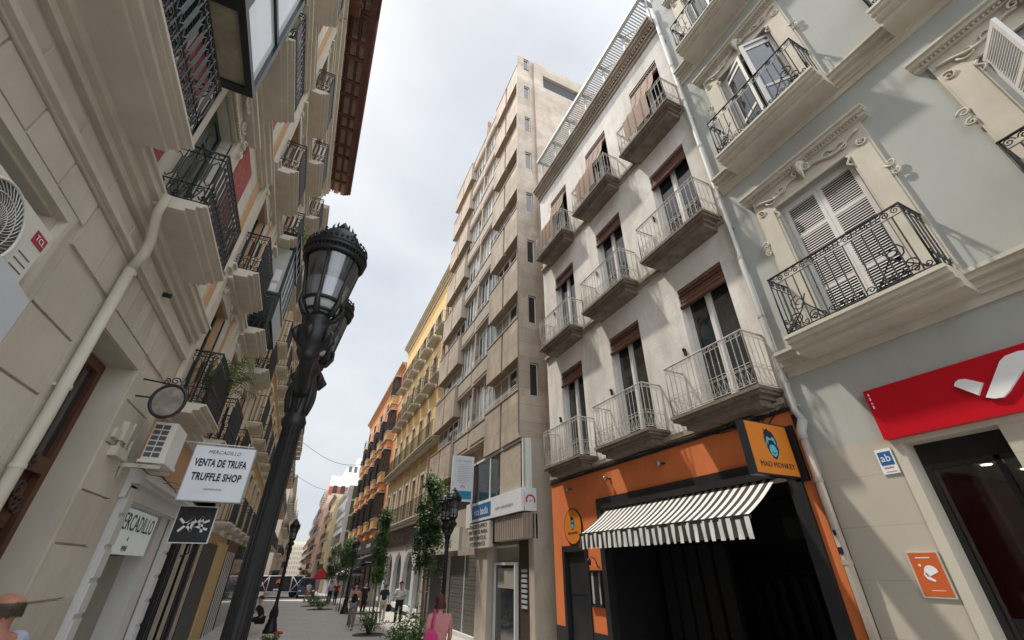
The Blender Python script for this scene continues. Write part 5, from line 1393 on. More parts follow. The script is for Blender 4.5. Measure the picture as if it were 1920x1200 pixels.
# ---- hanging signs
t = thing('hanging_sign', 'white light-box sign reading VENTA DE TRUFA, TRUFFLE SHOP', 'sign', (-1.5, 8.9, 2.8))
q = MB().m(letgry); q.box(-1.93, -1.0, 8.90, 9.02, 2.78, 3.68); q.build('case', t)
q = MB().m(mat('lightbox_face', (0.62, 0.65, 0.70), 0.35, 0.10, 2.2, 0, emit=(0.9, 0.94, 1), estr=0.05)); q.box(-1.915, -1.015, 8.895, 8.90, 2.795, 3.665); q.build('face', t)
q = text_mb('MERCADILLO', 0.085, letblk, (-1.47, 8.893, 3.57), (1, 0, 0), (0, 0, 1), 0.002, shear=0.3, sx=0.92)
for tx, z, s_ in (('VENTA DE TRUFA', 3.385, 0.165), ('TRUFFLE SHOP', 3.16, 0.165)): q.add(text_mb(tx, s_, letblk, (-1.47, 8.893, z), (1, 0, 0), (0, 0, 1), 0.004, sx=0.56 if 'V' in tx else 0.64, bold=0.006))
q.add(text_mb('GASTRONOMIA', 0.045, letblk, (-1.47, 8.893, 2.97), (1, 0, 0), (0, 0, 1), 0.002, sx=0.8)); q.build('lettering', t)
q = MB().m(shopwht); q.tube([(-2.42, 8.96, 3.72), (-1.05, 8.96, 3.72)], 0.012, 6)
for x in (-1.85, -1.15): q.tube([(x, 8.96, 3.66), (x, 8.96, 3.78)], 0.01, 5)
q.build('bracket', t)
t = thing('hanging_sign', 'small square black sign with a white angular monogram, below the truffle sign', 'sign', (-1.6, 9.4, 2.25))
q = MB().m(letwht); q.box(-1.93, -1.36, 9.40, 9.48, 2.19, 2.76); q.build('case', t)
q = MB().m(signblk); q.box(-1.915, -1.375, 9.395, 9.40, 2.205, 2.745); q.build('face', t)
q = MB().m(letwht)
def stroke(mb, pts, o_, w_=0.018):
    for a, b in zip(pts[:-1], pts[1:]):
        A_ = Vector((o_[0] + a[0], o_[1], o_[2] + a[1])); B_ = Vector((o_[0] + b[0], o_[1], o_[2] + b[1])); d_ = (B_ - A_).normalized(); n_ = Vector((-d_.z, 0, d_.x)) * w_
        mb.prism([A_ + n_ - d_ * w_, B_ + n_ + d_ * w_, B_ - n_ + d_ * w_, A_ - n_ - d_ * w_], (0, -0.003, 0))
stroke(q, [(-0.20, 0.07), (-0.02, -0.09), (-0.02, 0.08), (-0.18, -0.10)], (-1.645, 9.395, 2.475)); stroke(q, [(0.20, -0.07), (0.02, -0.02), (0.10, 0.10), (0.14, -0.10)], (-1.645, 9.395, 2.475)); stroke(q, [(-0.12, 0.0), (-0.02, 0.08), (0.05, 0.0)], (-1.645, 9.395, 2.475)); stroke(q, [(0.02, -0.02), (0.20, 0.06)], (-1.645, 9.395, 2.475))
q.build('monogram', t)
q = MB().m(blackp); q.tube([(-1.6, 9.44, 2.2), (-1.58, 9.44, 2.05), (-1.68, 9.44, 2.0)], 0.014, 6); q.build('bracket', t)
t = thing('hanging_sign', 'round framed glass sign on a scrolled bracket beside the corner, above the small air conditioner', 'sign', (-2.1, 7.2, 3.6))
q = MB().m(blackp); AY = Matrix.Rotation(R(90), 3, 'X')
pts = [(-2.09 + 0.20 * math.cos(a), 7.2, 3.88 + 0.235 * math.sin(a)) for a in [2 * math.pi * k / 28 for k in range(29)]]
q.tube(pts, 0.022, 8, cap=False)
q.tube([(-2.49, 7.2, 3.9), (-2.29, 7.2, 3.9)], 0.012, 6); q.tube([(a, 7.2, b) for a, b in spiral(-2.1, 4.18, 0.06, 1.4)], 0.010, 5); q.tube([(a, 7.2, b) for a, b in spiral(-2.2, 4.16, 0.05, 1.4, 2, -1)], 0.010, 5); q.tube([(-2.48, 7.2, 4.15), (-2.1, 7.2, 4.12), (-2.09, 7.2, 4.1)], 0.012, 6)
q.build('ring', t)
q = MB().m(mat('ring_pane', (0.30, 0.27, 0.23), 0.2, 0.5, 6, 0)); q.face([(-2.09 + 0.185 * math.cos(a), 7.2, 3.88 + 0.22 * math.sin(a)) for a in [2 * math.pi * k / 28 for k in range(28)]]); q.build('pane', t)
# blank white board beside the camera
t = thing('sign_board', 'blank white board jutting in at the left edge below the air conditioner', 'sign', (-1.95, 2.9, 2.4))
q = MB().m(mat('board_white', (0.60, 0.65, 0.72), 0.4, 0.03, 1, 0)); D_ = Vector((0.15, -1, 0)).normalized()
q.obox((-1.90, 3.34, 2.35), D_ * 0.95, (0, 0, 0.97), (-0.05, 0, 0)); q.build('board', t)
q = MB().m(letgry); q.lathe([(0.006, 0), (0.006, 0.004)], (-1.893, 3.25, 3.26), 8, axis=Matrix.Rotation(R(90), 3, 'Y')); q.obox((-2.5, 3.3, 3.1), (0.6, 0, 0), (0, -0.04, 0), (0, 0, 0.04)); q.build('bracket', t)
# ---- air conditioners
def ac(t, X, y0, y1, z0, z1, dp):
    q = MB().m(acw); q.box(X - dp, X, y0, y1, z0, z1); q.box(X, X + 0.012, y0 + 0.02, y1 - 0.02, z0 + 0.02, z1 - 0.02); q.build('case', t)
t = thing('air_conditioner', 'cream outdoor air conditioner with a red TCL badge set in the ground-floor window', 'air conditioner', (-2.3, 3.2, 3.4))
ac(t, -2.212, 2.78, 3.68, 3.42, 4.03, 0.26)
q = MB().m(acd); AXL = Matrix.Rotation(R(90), 3, 'Y'); cx_, cy_, cz_ = -2.198, 3.12, 3.73
q.lathe([(0.265, 0), (0.265, 0.003)], (cx_, cy_, cz_), 36, False, axis=AXL); q.build('fan_well', t)
q = MB().m(acw); q.lathe([(0.05, 0), (0.05, 0.02), (0.03, 0.03)], (cx_, cy_, cz_), 20, axis=AXL)
for k in range(40):
    a0 = 2 * math.pi * k / 40; q.tube([(cx_ + 0.012, cy_ + (0.05 + 0.21 * s_) * math.cos(a0 + s_ * 0.9), cz_ + (0.05 + 0.21 * s_) * math.sin(a0 + s_ * 0.9)) for s_ in (0, .25, .5, .75, 1)], 0.0035, 3)
for r_ in (0.12, 0.19, 0.27): q.tube([(cx_ + 0.012, cy_ + r_ * math.cos(a), cz_ + r_ * math.sin(a)) for a in [2 * math.pi * k / 32 for k in range(33)]], 0.004 if r_ < .27 else 0.012, 4, cap=False)
q.build('fan_grille', t)
q = MB().m(mat('badge_red', (0.35, 0.02, 0.04), 0.4, 0.05)); q.box(-2.199, -2.196, 3.50, 3.65, 3.86, 3.955); q.build('badge', t)
text_mb('TCL', 0.06, letwht, (-2.194, 3.575, 3.907), (0, 1, 0), (0, 0, 1), 0.002).build('badge_lettering', t)
q = MB().m(acd)
for k in range(4): q.box(-2.2, -2.197, 3.47 , 3.62, 3.74 - k * 0.055, 3.748 - k * 0.055)
q.build('vent_slots', t)
t = thing('air_conditioner', 'small boxy air conditioner with a dark grid, under the lowest balcony of the tan building', 'air conditioner', (-2.1, 8, 3.2))
q = MB().m(acw); q.box(-2.26, -1.98, 7.7, 8.35, 3.16, 3.70); q.box(-2.28, -1.96, 7.68, 8.37, 3.12, 3.16); q.build('case', t)
q = MB().m(acd)
for i in range(2):
    for j in range(6): q.box(-2.245 + i * 0.10, -2.16 + i * 0.10, 7.696, 7.70, 3.20 + j * 0.08, 3.26 + j * 0.08)
q.build('grille', t)
q = MB().m(pipec); q.box(-2.5, -2.0, 7.72, 7.76, 3.05, 3.10); q.box(-2.5, -2.0, 8.28, 8.32, 3.05, 3.10); q.tube([(-2.45, 7.75, 3.4), (-2.45, 7.8, 2.9)], 0.02, 6)
q.build('bracket', t)
t = thing('conduit', 'beige conduit boxes and bent pipe at the wall corner beside the small air conditioner', 'conduit', (-2.44, 7.4, 3.1))
q = MB().m(pipec); q.box(-2.5, -2.38, 7.2, 7.62, 3.10, 3.22); q.box(-2.5, -2.40, 7.25, 7.42, 3.3, 3.55); q.tube([(-2.44, 7.3, 3.22), (-2.44, 7.3, 3.3)], 0.02, 6); q.tube([(-2.44, 7.55, 3.2), (-2.44, 7.55, 3.6)], 0.02, 6); q.build('pipes', t)
t = thing('cable', 'thin cables drooping from the bracket across the top of the white shop front', 'cables', (-2.3, 9, 3.1))
q = MB().m(blackp)
for k in range(4): q.tube([F.p(0.24 + 0.02 * k, 7.7 + 0.6 * i * (1 + k * .05), 3.12 - 0.10 * math.sin(i * 0.9 + k) ** 2 + 0.02 * k) for i in range(8)], 0.006, 4)
q.build('cables', t)
t = thing('junction_box', 'small beige meter box on the rusticated wall left of the white shop', 'box', (-2.46, 6.9, 3.1))
q = MB().m(pipec); F.box(q, 0.028, 0.07, 7.05, 7.2, 3.3, 3.42); q.build('lid', t)
t = thing('security_camera', 'tiny black camera fixed under the first cornice of the cream building', 'camera', (-2.4, 6.45, 5.15))
q = MB().m(blackp); F.box(q, 0.045, 0.10, 6.42, 6.47, 5.12, 5.17); F.box(q, 0.08, 0.16, 6.40, 6.44, 5.10, 5.15); q.build('body', t)
# potted palm on the balcony
t = thing('potted_palm', 'green palm fronds spilling over the lowest balcony of the tan building', 'plant', (-2.15, 10.0, 4.3))
q = MB().m(woodbrn); q.lathe([(0.10, 0), (0.14, 0.28)], (-2.2, 9.9, 4.29), 12); q.build('pot', t)
q = MB().m(leafl); rn = random.Random(5)
for k in range(26):
    a = rn.uniform(0, 6.28); L_ = rn.uniform(0.45, 1.0); h_ = rn.uniform(0.5, 1.1)
    base = Vector((-2.2, 9.9, 4.57)); dr = Vector((math.cos(a) * 0.7 + 0.1, math.sin(a), 0)); pts = [base + dr * L_ * s_ + Vector((0, 0, h_ * math.sin(s_ * 2.2) * 1.1)) for s_ in [i / 8 for i in range(9)]]
    q.m(leafl if k % 3 else leafm); q.tube(pts, 0.006, 3)
    for p0, p1 in zip(pts[2:-1], pts[3:]):
        sd = (p1 - p0).cross(Vector((0, 0, 1))).normalized()
        for s_ in (-1, 1):
            for f_ in (0, .5):
                b0 = p0 + (p1 - p0) * f_; tip = b0 + sd * s_ * 0.16 + (p1 - p0) * 0.8 - Vector((0, 0, 0.05)); q.face([b0, b0 + (p1 - p0) * 0.22, tip])
q.build('fronds', t)
t = thing('potted_plant', 'yellow-green bush growing out of a high balcony on the tan building', 'plant', (-2.1, 12.3, 10.4))
q = MB(); rn = random.Random(9)
for k in range(500):
    p_ = Vector((-2.1 + rn.gauss(0, .16), 12.4 + rn.gauss(0, .25), 11.2 + rn.gauss(0, .25))); q.m(leafl if rn.random() < .7 else leafm)
    a = Vector((rn.gauss(0, 1), rn.gauss(0, 1), rn.gauss(0, 1))).normalized() * 0.06; b = a.orthogonal().normalized() * 0.03; q.face([p_ - a, p_ + b, p_ + a, p_ - b])
q.build('foliage', t); q = MB().m(woodbrn); q.lathe([(0.1, 0), (0.15, 0.35)], (-2.15, 12.4, 10.31), 10); q.build('pot', t)

# ================================================================== further left
l3 = thing('apartment_building', 'ochre and beige building with stacked shallow balconies, third on the left', 'building', (-2.5, 26, -0.5))
facade(l3, F, 16.52, 36, -1, 16.6, ochrew, [18.0 + 2.55 * k for k in range(7)], [3.1, 6.35, 9.6, 12.8], 1.0, 2.3, fm=whitefr, bal=lambda i, j: True, trim=creamtrim, corn=creamtrim, shut=darkwood, pj=0.45, style='bars')
q = MB().m(woodbrn); F.box(q, 0.003, 0.08, 22.0, 27, 2.2, 2.8); q.m(signblk); F.box(q, 0.003, 0.06, 16.52, 19.3, -1, 2.5); q.m(ochrew); F.box(q, 0.003, 0.12, 19.3, 21.6, -1, 2.6); q.m(darkwood); F.box(q, 0.003, 0.06, 21.6, 25.6, -1, 2.4); q.m(whitefr)
for k in range(5): F.box(q, 0.08, 0.1, 22.4 + k * 0.6, 22.48 + k * 0.6, -1, 2.4)
q.m(glassd); F.box(q, 0.003, 0.05, 26, 35.8, -1, 2.6); q.m(greenblk); F.box(q, 0.05, 0.35, 26.2, 30, 2.2, 2.7); q.build('shop_front', l3)
farbldg('pinkish building with balconies, fourth on the left before the cross street', F, 36.02, 58.5, -2, 16.4, salmon, 9, 4, 3.25, corn=creamtrim, balm=creamtrim, zf0=3.4)
farbldg('ornate pale building on the left just beyond the cross street', Fr(-2.3, 1), 71, 100, -3, 13.5, palew, 10, 4, 3.1, corn=creamtrim, balm=creamtrim)
farbldg('long pale block further along on the left', Fr(-1.6, 1), 100.1, 190, -5, 14.5, palew, 16, 5, 3.0)
farbldg('last terrace on the left, close to the street end', Fr(-1.9, 1), 190.1, 290, -7, 12.0, whitew, 14, 5, 3.0)
# ================================================================== street lamps
def lantern_glass(n=6):
    return None
def make_lamp(loc, label, group, detail=True, dual=True):
    t = thing('street_lamp', label, 'street lamp', loc, group)
    x, y, z = loc; B = Vector(loc)
    q = MB().m(lampiron)
    prof = [(0.27, 0), (0.27, 0.10), (0.235, 0.14), (0.215, 0.30), (0.17, 0.36), (0.18, 0.42), (0.13, 0.52), (0.105, 0.80), (0.12, 0.85), (0.085, 0.92), (0.076, 1.0)]
    prof += [(0.063, 1.1), (0.055, 2.70), (0.072, 2.72), (0.078, 2.75), (0.062, 2.79), (0.070, 2.86), (0.082, 2.93), (0.082, 3.00), (0.068, 3.06), (0.062, 3.09), (0.078, 3.12), (0.076, 3.15), (0.05, 3.19), (0.045, 3.30), (0.065, 3.34), (0.02, 3.40)]
    q.lathe(prof, B, 28)
    for k in range(14):
        a = k * math.pi / 7; q.tube([B + Vector((0.063 * math.cos(a), 0.063 * math.sin(a), 1.1)), B + Vector((0.055 * math.cos(a), 0.055 * math.sin(a), 2.70))], 0.004, 5)
    for k in range(8):     # acanthus leaves of the capital and the base
        a = k * math.pi / 4; c_, s_ = math.cos(a), math.sin(a)
        for (z0, z1, r0, r1, rr) in ((2.80, 3.06, .062, .078, .019), (0.45, 0.8, .12, .14, .03)):
            q.tube([B + Vector(((r0 + (r1 - r0) * math.sin(math.pi * f_)) * c_, (r0 + (r1 - r0) * math.sin(math.pi * f_)) * s_, z0 + (z1 - z0) * f_)) for f_ in [w_ / 8 for w_ in range(9)]], [rr * (0.35 + 0.65 * math.sin(math.pi * min(1, w_ / 8 * .9 + .05))) for w_ in range(9)], 8)
    q.build('post', t)
    q = MB().m(lampiron)
    for sg in (-1, 1):
        pts = [(0.0, 2.96), (0.10, 2.93), (0.20, 2.94), (0.29, 2.98), (0.36, 3.03), (0.395, 3.09), (0.40, 3.16)]
        q.tube([B + Vector((0, sg * a, b)) for a, b in pts], [0.05, 0.044, 0.038, 0.036, 0.042, 0.052, 0.05], 12)
        q.lathe([(0.03, 3.03), (0.055, 3.06), (0.045, 3.09), (0.085, 3.13), (0.105, 3.19), (0.10, 3.25), (0.07, 3.29), (0.085, 3.31), (0.085, 3.335), (0.055, 3.36), (0.045, 3.40)], B + Vector((0, sg * 0.40, 0)), 18)
        for k in range(6):
            a = k * math.pi / 3 + 0.3; c_, s_ = math.cos(a), math.sin(a)
            q.tube([B + Vector((r_ * c_, sg * 0.40 + r_ * s_, z_)) for r_, z_ in ((0.05, 3.33), (0.10, 3.36), (0.135, 3.42), (0.142, 3.49))], [0.014, 0.022, 0.018, 0.008], 6)
            q.tube([B + Vector((r_ * c_, sg * 0.40 + r_ * s_, z_)) for r_, z_ in ((0.09, 3.14), (0.118, 3.20), (0.09, 3.26))], [0.01, 0.028, 0.01], 6)
    q.build('arm', t)
    for sg in (-1, 1):
        c = B + Vector((0, sg * 0.40, 0))
        q = MB().m(lampiron)
        def ring(r_, z_, rr, n_=24): q.tube([c + Vector((r_ * math.cos(a), r_ * math.sin(a), z_)) for a in [2 * math.pi * k / n_ for k in range(n_ + 1)]], rr, 6, cap=False)
        ring(0.132, 3.50, 0.014); ring(0.10, 3.42, 0.012); ring(0.205, 3.88, 0.022); ring(0.222, 3.93, 0.016)
        for k in range(6):
            a = k * math.pi / 3 + 0.3; cc, ss = math.cos(a), math.sin(a)
            q.tube([c + Vector((0.095 * cc, 0.095 * ss, 3.41)), c + Vector((0.135 * cc, 0.135 * ss, 3.50)), c + Vector((0.20 * cc, 0.20 * ss, 3.88))], 0.0125, 6)
        # crown band with fretwork
        q.lathe([(0.212, 3.87), (0.215, 3.96), (0.225, 3.965), (0.22, 3.99), (0.17, 4.03), (0.158, 4.08), (0.125, 4.14), (0.075, 4.18), (0.05, 4.19), (0.06, 4.215), (0.035, 4.23), (0.03, 4.26), (0.008, 4.30)], c, 28)
        for k in range(48):
            a = k * 2 * math.pi / 48; cc, ss = math.cos(a), math.sin(a)
            q.tube([c + Vector((0.217 * cc, 0.217 * ss, 3.875)), c + Vector((0.219 * cc, 0.219 * ss, 3.955))], 0.006, 4)
        for k in range(18):
            a = k * 2 * math.pi / 18; cc, ss = math.cos(a), math.sin(a); tt = Vector((-ss, cc, 0))
            o_ = c + Vector((0.226 * cc, 0.226 * ss, 3.985))
            for s_ in (-1, 1): q.tube([o_ + tt * s_ * u_ + Vector((-0.25 * v_ * cc, -0.25 * v_ * ss, v_)) for u_, v_ in spiral(0.016, 0.018, 0.016, 1.2, -1.5, 1, 8)], 0.0055, 5)
            if k % 3 == 0:
                for (du, dz) in ((0, .035), (0, .06), (-.02, .045), (.02, .045), (0, .08)): q.lathe([(0.004, -.012), (.013, 0), (.004, .012)], o_ + tt * du + Vector((-.02 * cc, -.02 * ss, dz)), 6)
        for k in range(12):
            a = k * 2 * math.pi / 12; cc, ss = math.cos(a), math.sin(a)
            q.tube([c + Vector((0.065 * cc, 0.065 * ss, 4.175)), c + Vector((0.085 * cc, 0.085 * ss, 4.20)), c + Vector((0.078 * cc, 0.078 * ss, 4.235))], [0.005, 0.009, 0.003], 5)
        q.v = [tuple(c + Vector(((p_[0] - c.x) * .94, (p_[1] - c.y) * .94, 3.36 + (p_[2] - c.z - 3.40) * .94))) for p_ in q.v]
        hd = q.build('lantern_frame', t)
        g_ = MB().m(lampgl); g_.lathe([(0.128, 3.50), (0.198, 3.88)], c, 30); g_.f = [f for f in g_.f if len(f) == 4]; g_.fm = g_.fm[:len(g_.f)]; g_.sm = g_.sm[:len(g_.f)]; g_.v = [tuple(c + Vector(((p_[0] - c.x) * .94, (p_[1] - c.y) * .94, 3.36 + (p_[2] - c.z - 3.40) * .94))) for p_ in g_.v]
        g_.build('glass', hd)
        g_ = MB().m(lampdif); g_.lathe([(0.02, 3.405), (0.07, 3.42), (0.112, 3.46), (0.122, 3.505), (0.150, 3.665)], c, 24); g_.m(mat('lamp_reflector', (0.11, 0.11, 0.12), 0.45, 0.2)); g_.lathe([(0.150, 3.665), (0.185, 3.85), (0.02, 3.86)], c, 24); g_.v = [tuple(c + Vector(((p_[0] - c.x) * .94, (p_[1] - c.y) * .94, 3.36 + (p_[2] - c.z - 3.40) * .94))) for p_ in g_.v]; g_.build('diffuser', hd)
    return t
GL = 'two-headed street lamps along the street'
lamp0 = make_lamp((-0.187, 3.11, gz(3.11)), 'black two-lantern street lamp towering in the left foreground', GL)
def clone(src, loc, label):
    o = copy_tree(src, None, loc); o['label'] = label; return o
clone(lamp0, (-0.17, 23.2, gz(23.2)), 'distant black street lamp with a person sitting on its base')
clone(lamp0, (4.03, 13.3, gz(13.3)), 'black two-lantern lamp in front of the travertine block, beside a slim tree')
clone(lamp0, (3.75, 33.4, gz(33.4)), 'far street lamp before the black awning on the right')

# ================================================================== trees and shrubs
def tree(loc, label, h, r, hb, seed, n=2600, grp='slim street trees'):
    t = thing('street_tree', label, 'tree', loc, grp); B = Vector(loc); rn = random.Random(seed)
    q = MB().m(barkm); lean = Vector((rn.uniform(-.1, .1), rn.uniform(-.1, .1), 0))
    q.tube([B, B + lean * 0.3 + Vector((0, 0, hb * 0.5)), B + lean + Vector((0, 0, hb)), B + lean * 1.5 + Vector((0, 0, h * 0.85))], [0.05, 0.042, 0.035, 0.012], 8)
    for k in range(16):
        a = rn.uniform(0, 6.28); z0 = rn.uniform(hb, h * 0.8); q.tube([B + lean + Vector((0, 0, z0)), B + lean + Vector((math.cos(a) * r * .5, math.sin(a) * r * .5, z0 + .3)), B + lean + Vector((math.cos(a) * r * .7, math.sin(a) * r * .7, z0 + .65))], [0.015, 0.01, 0.004], 5)
    q.build('trunk', t)
    q = MB(); cl = []
    for k in range(42):
        f = rn.random(); zz_ = hb + (h - hb) * f; rr = r * (0.55 + 0.6 * math.sin(math.pi * min(1, f * 0.9 + 0.12))) * rn.uniform(0.3, 0.95); a = rn.uniform(0, 6.28)
        cl.append((Vector((lean.x + rr * math.cos(a), lean.y + rr * math.sin(a), zz_)), rn.uniform(0.10, 0.2) * (r / 0.42) ** .5, rn.random()))
    for k in range(n):
        c_, s_, sh_ = rn.choice(cl); p_ = B + c_ + Vector((rn.gauss(0, s_ * .7), rn.gauss(0, s_ * .7), rn.gauss(0, s_)))
        q.m(leafl if sh_ > 0.78 else (leafm if sh_ > 0.4 else leafd))
        a = Vector((rn.gauss(0, 1), rn.gauss(0, 1), rn.gauss(0, 1))).normalized(); b = a.orthogonal().normalized(); l_ = rn.uniform(0.04, 0.075)
        q.face([p_ - a * l_, p_ + b * l_ * .45, p_ + a * l_, p_ - b * l_ * .45])
    q.build('crown', t)
    q = MB().m(stakem)
    for s_ in (-1, 1): q.tube([B + Vector((0.16 * s_, 0.05, -0.05)), B + Vector((0.15 * s_, 0.05, min(2.3, hb + 0.2)))], 0.028, 6)
    q.tube([B + Vector((-0.18, 0.05, 1.5)), B + Vector((0.18, 0.05, 1.5))], 0.02, 5)
    q.build('stake', t)
    return t
tree((3.98, 15.2, gz(15.2)), 'slim staked tree nearest the travertine block, taller of the two front trees', 4.85, 0.33, 2.1, 3, 6500)
tree((3.62, 21.9, gz(21.9)), 'slim staked tree in front of the arched shop, beside the standing man', 4.5, 0.32, 1.9, 4, 5500)
tree((3.70, 36.5, gz(36.5)), 'small dark tree further along, before the awnings', 4.3, 0.5, 1.9, 5, 4500)
tree((3.6, 47.0, gz(47)), 'furthest slim tree near the cross street', 4.6, 0.55, 1.8, 6, 4000)
t = thing('green_bush', 'loose green bush hanging beside the tall clinic sign', 'plant', (5.0, 17.6, 3.9))
q = MB(); rn = random.Random(31)
for k in range(700):
    p_ = Vector((5.0 + rn.gauss(0, .22), 17.7 + rn.gauss(0, .3), 4.35 + rn.gauss(0, .16))); q.m(leafl if rn.random() < .5 else leafm)
    a = Vector((rn.gauss(0, 1), rn.gauss(0, 1), rn.gauss(0, 1))).normalized() * 0.05; b = a.orthogonal().normalized() * 0.025; q.face([p_ - a, p_ + b, p_ + a, p_ - b])
q.m(barkm); q.tube([(4.4, 15.8, 3.4), (4.7, 16.8, 4.0), (5.0, 17.7, 4.3)], [0.02, 0.015, 0.008], 5)
q.build('foliage', t)
def shrub(loc, label, r, h, seed, n=900, grp='planted shrubs in the paving'):
    t = thing('shrub', label, 'shrub', loc, grp); B = Vector(loc); rn = random.Random(seed); q = MB()
    st = MB().m(barkm)
    for k in range(14):
        a = rn.uniform(0, 6.28); rr = r * rn.uniform(.2, 1); tip = B + Vector((rr * math.cos(a), rr * math.sin(a), h * rn.uniform(.5, 1.05)))
        st.tube([B + Vector((0.05 * math.cos(a), 0.05 * math.sin(a), 0)), (B + tip) / 2 + Vector((0, 0, h * .15)), tip], [0.012, 0.008, 0.004], 4)
        for j in range(int(n / 14)):
            f = rn.uniform(.25, 1.05); p_ = B.lerp(tip, f) + Vector((rn.gauss(0, r * .13), rn.gauss(0, r * .13), rn.gauss(0.06, h * .09)))
            q.m(leafl if rn.random() < .38 else (leafm if rn.random() < .7 else leafd))
            d_ = Vector((rn.gauss(0, 1), rn.gauss(0, 1), rn.gauss(0.5, .7))).normalized(); b = d_.orthogonal().normalized(); l_ = rn.uniform(0.04, 0.085)
            q.face([p_, p_ + d_ * l_ * .5 + b * l_ * .28, p_ + d_ * l_, p_ + d_ * l_ * .5 - b * l_ * .28])
    q.build('foliage', t); st.build('stem', t)
    s = MB().m(soilm); s.lathe([(r * .95, 0.005), (r * .9, 0.02)], B, 18); s.build('soil', t)
shrub((2.80, 11.5, gz(11.5)), 'leafy green shrub at the bottom edge beside the woman in pink', 0.72, 1.0, 1, 4200)
shrub((3.35, 20.6, gz(20.6)), 'bare-stemmed green shrub at the foot of the second tree', 0.65, 0.75, 2, 1100)
shrub((2.6, 38.5, gz(38.5)), 'bright low shrub in mid-street, the nearer of the distant pair', 0.95, 0.75, 3, 1500)
shrub((2.35, 43.5, gz(43.5)), 'bright low shrub in mid-street, the farther of the distant pair', 0.95, 0.8, 4, 1300)
shrub((-0.05, 19.4, gz(19.4)), 'sprig of leaves at the bottom edge in front of the distant lamp', 0.35, 0.22, 5, 260)
# bench
t = thing('bench', 'wooden slat bench behind the woman walking away', 'bench', (3.7, 25.2, gz(25.2)))
q = MB().m(woodbrn)
for k in range(4): q.box(2.9, 4.5, 24.95 + k * 0.13, 25.05 + k * 0.13, gz(25) + 0.43, gz(25) + 0.47)
q.build('seat', t); q = MB().m(blackp)
for x in (3.05, 4.3): q.box(x, x + 0.06, 24.95, 25.4, gz(25) - 0.02, gz(25) + 0.43)
q.build('leg', t)

# ================================================================== people
def skin_mesh(name, joints, edges, rad, m_, parent, sub=2, root=0):
    me = bpy.data.meshes.new(name); me.from_pydata([tuple(j) for j in joints], edges, [])
    ob = bpy.data.objects.new(name, me); scene.collection.objects.link(ob)
    md = ob.modifiers.new('s', 'SKIN'); md.use_smooth_shade = True
    for i, v in enumerate(me.skin_vertices[0].data):
        r_ = rad[i]; v.radius = r_ if isinstance(r_, tuple) else (r_, r_); v.use_root = (i == root)
    sb = ob.modifiers.new('d', 'SUBSURF'); sb.levels = sub; sb.render_levels = sub
    dg = bpy.context.evaluated_depsgraph_get(); dg.update()
    me2 = bpy.data.meshes.new_from_object(ob.evaluated_get(dg)); bpy.data.objects.remove(ob); bpy.data.meshes.remove(me)
    me2.materials.clear(); me2.materials.append(m_)
    for p_ in me2.polygons: p_.use_smooth = True; p_.material_index = 0
    o = bpy.data.objects.new(name, me2); scene.collection.objects.link(o); o.parent = parent
    return o
skin_l = mat('skin_light', (0.50, 0.28, 0.20), 0.55, 0.08, 6, 0.05, 80, spec=0.4)
skin_r = mat('skin_ruddy', (0.42, 0.19, 0.13), 0.5, 0.10, 6, 0.05, 80, spec=0.45)
def cloth(name, c): return mat(name, c, 0.85, 0.12, 10, 0.25, 120)
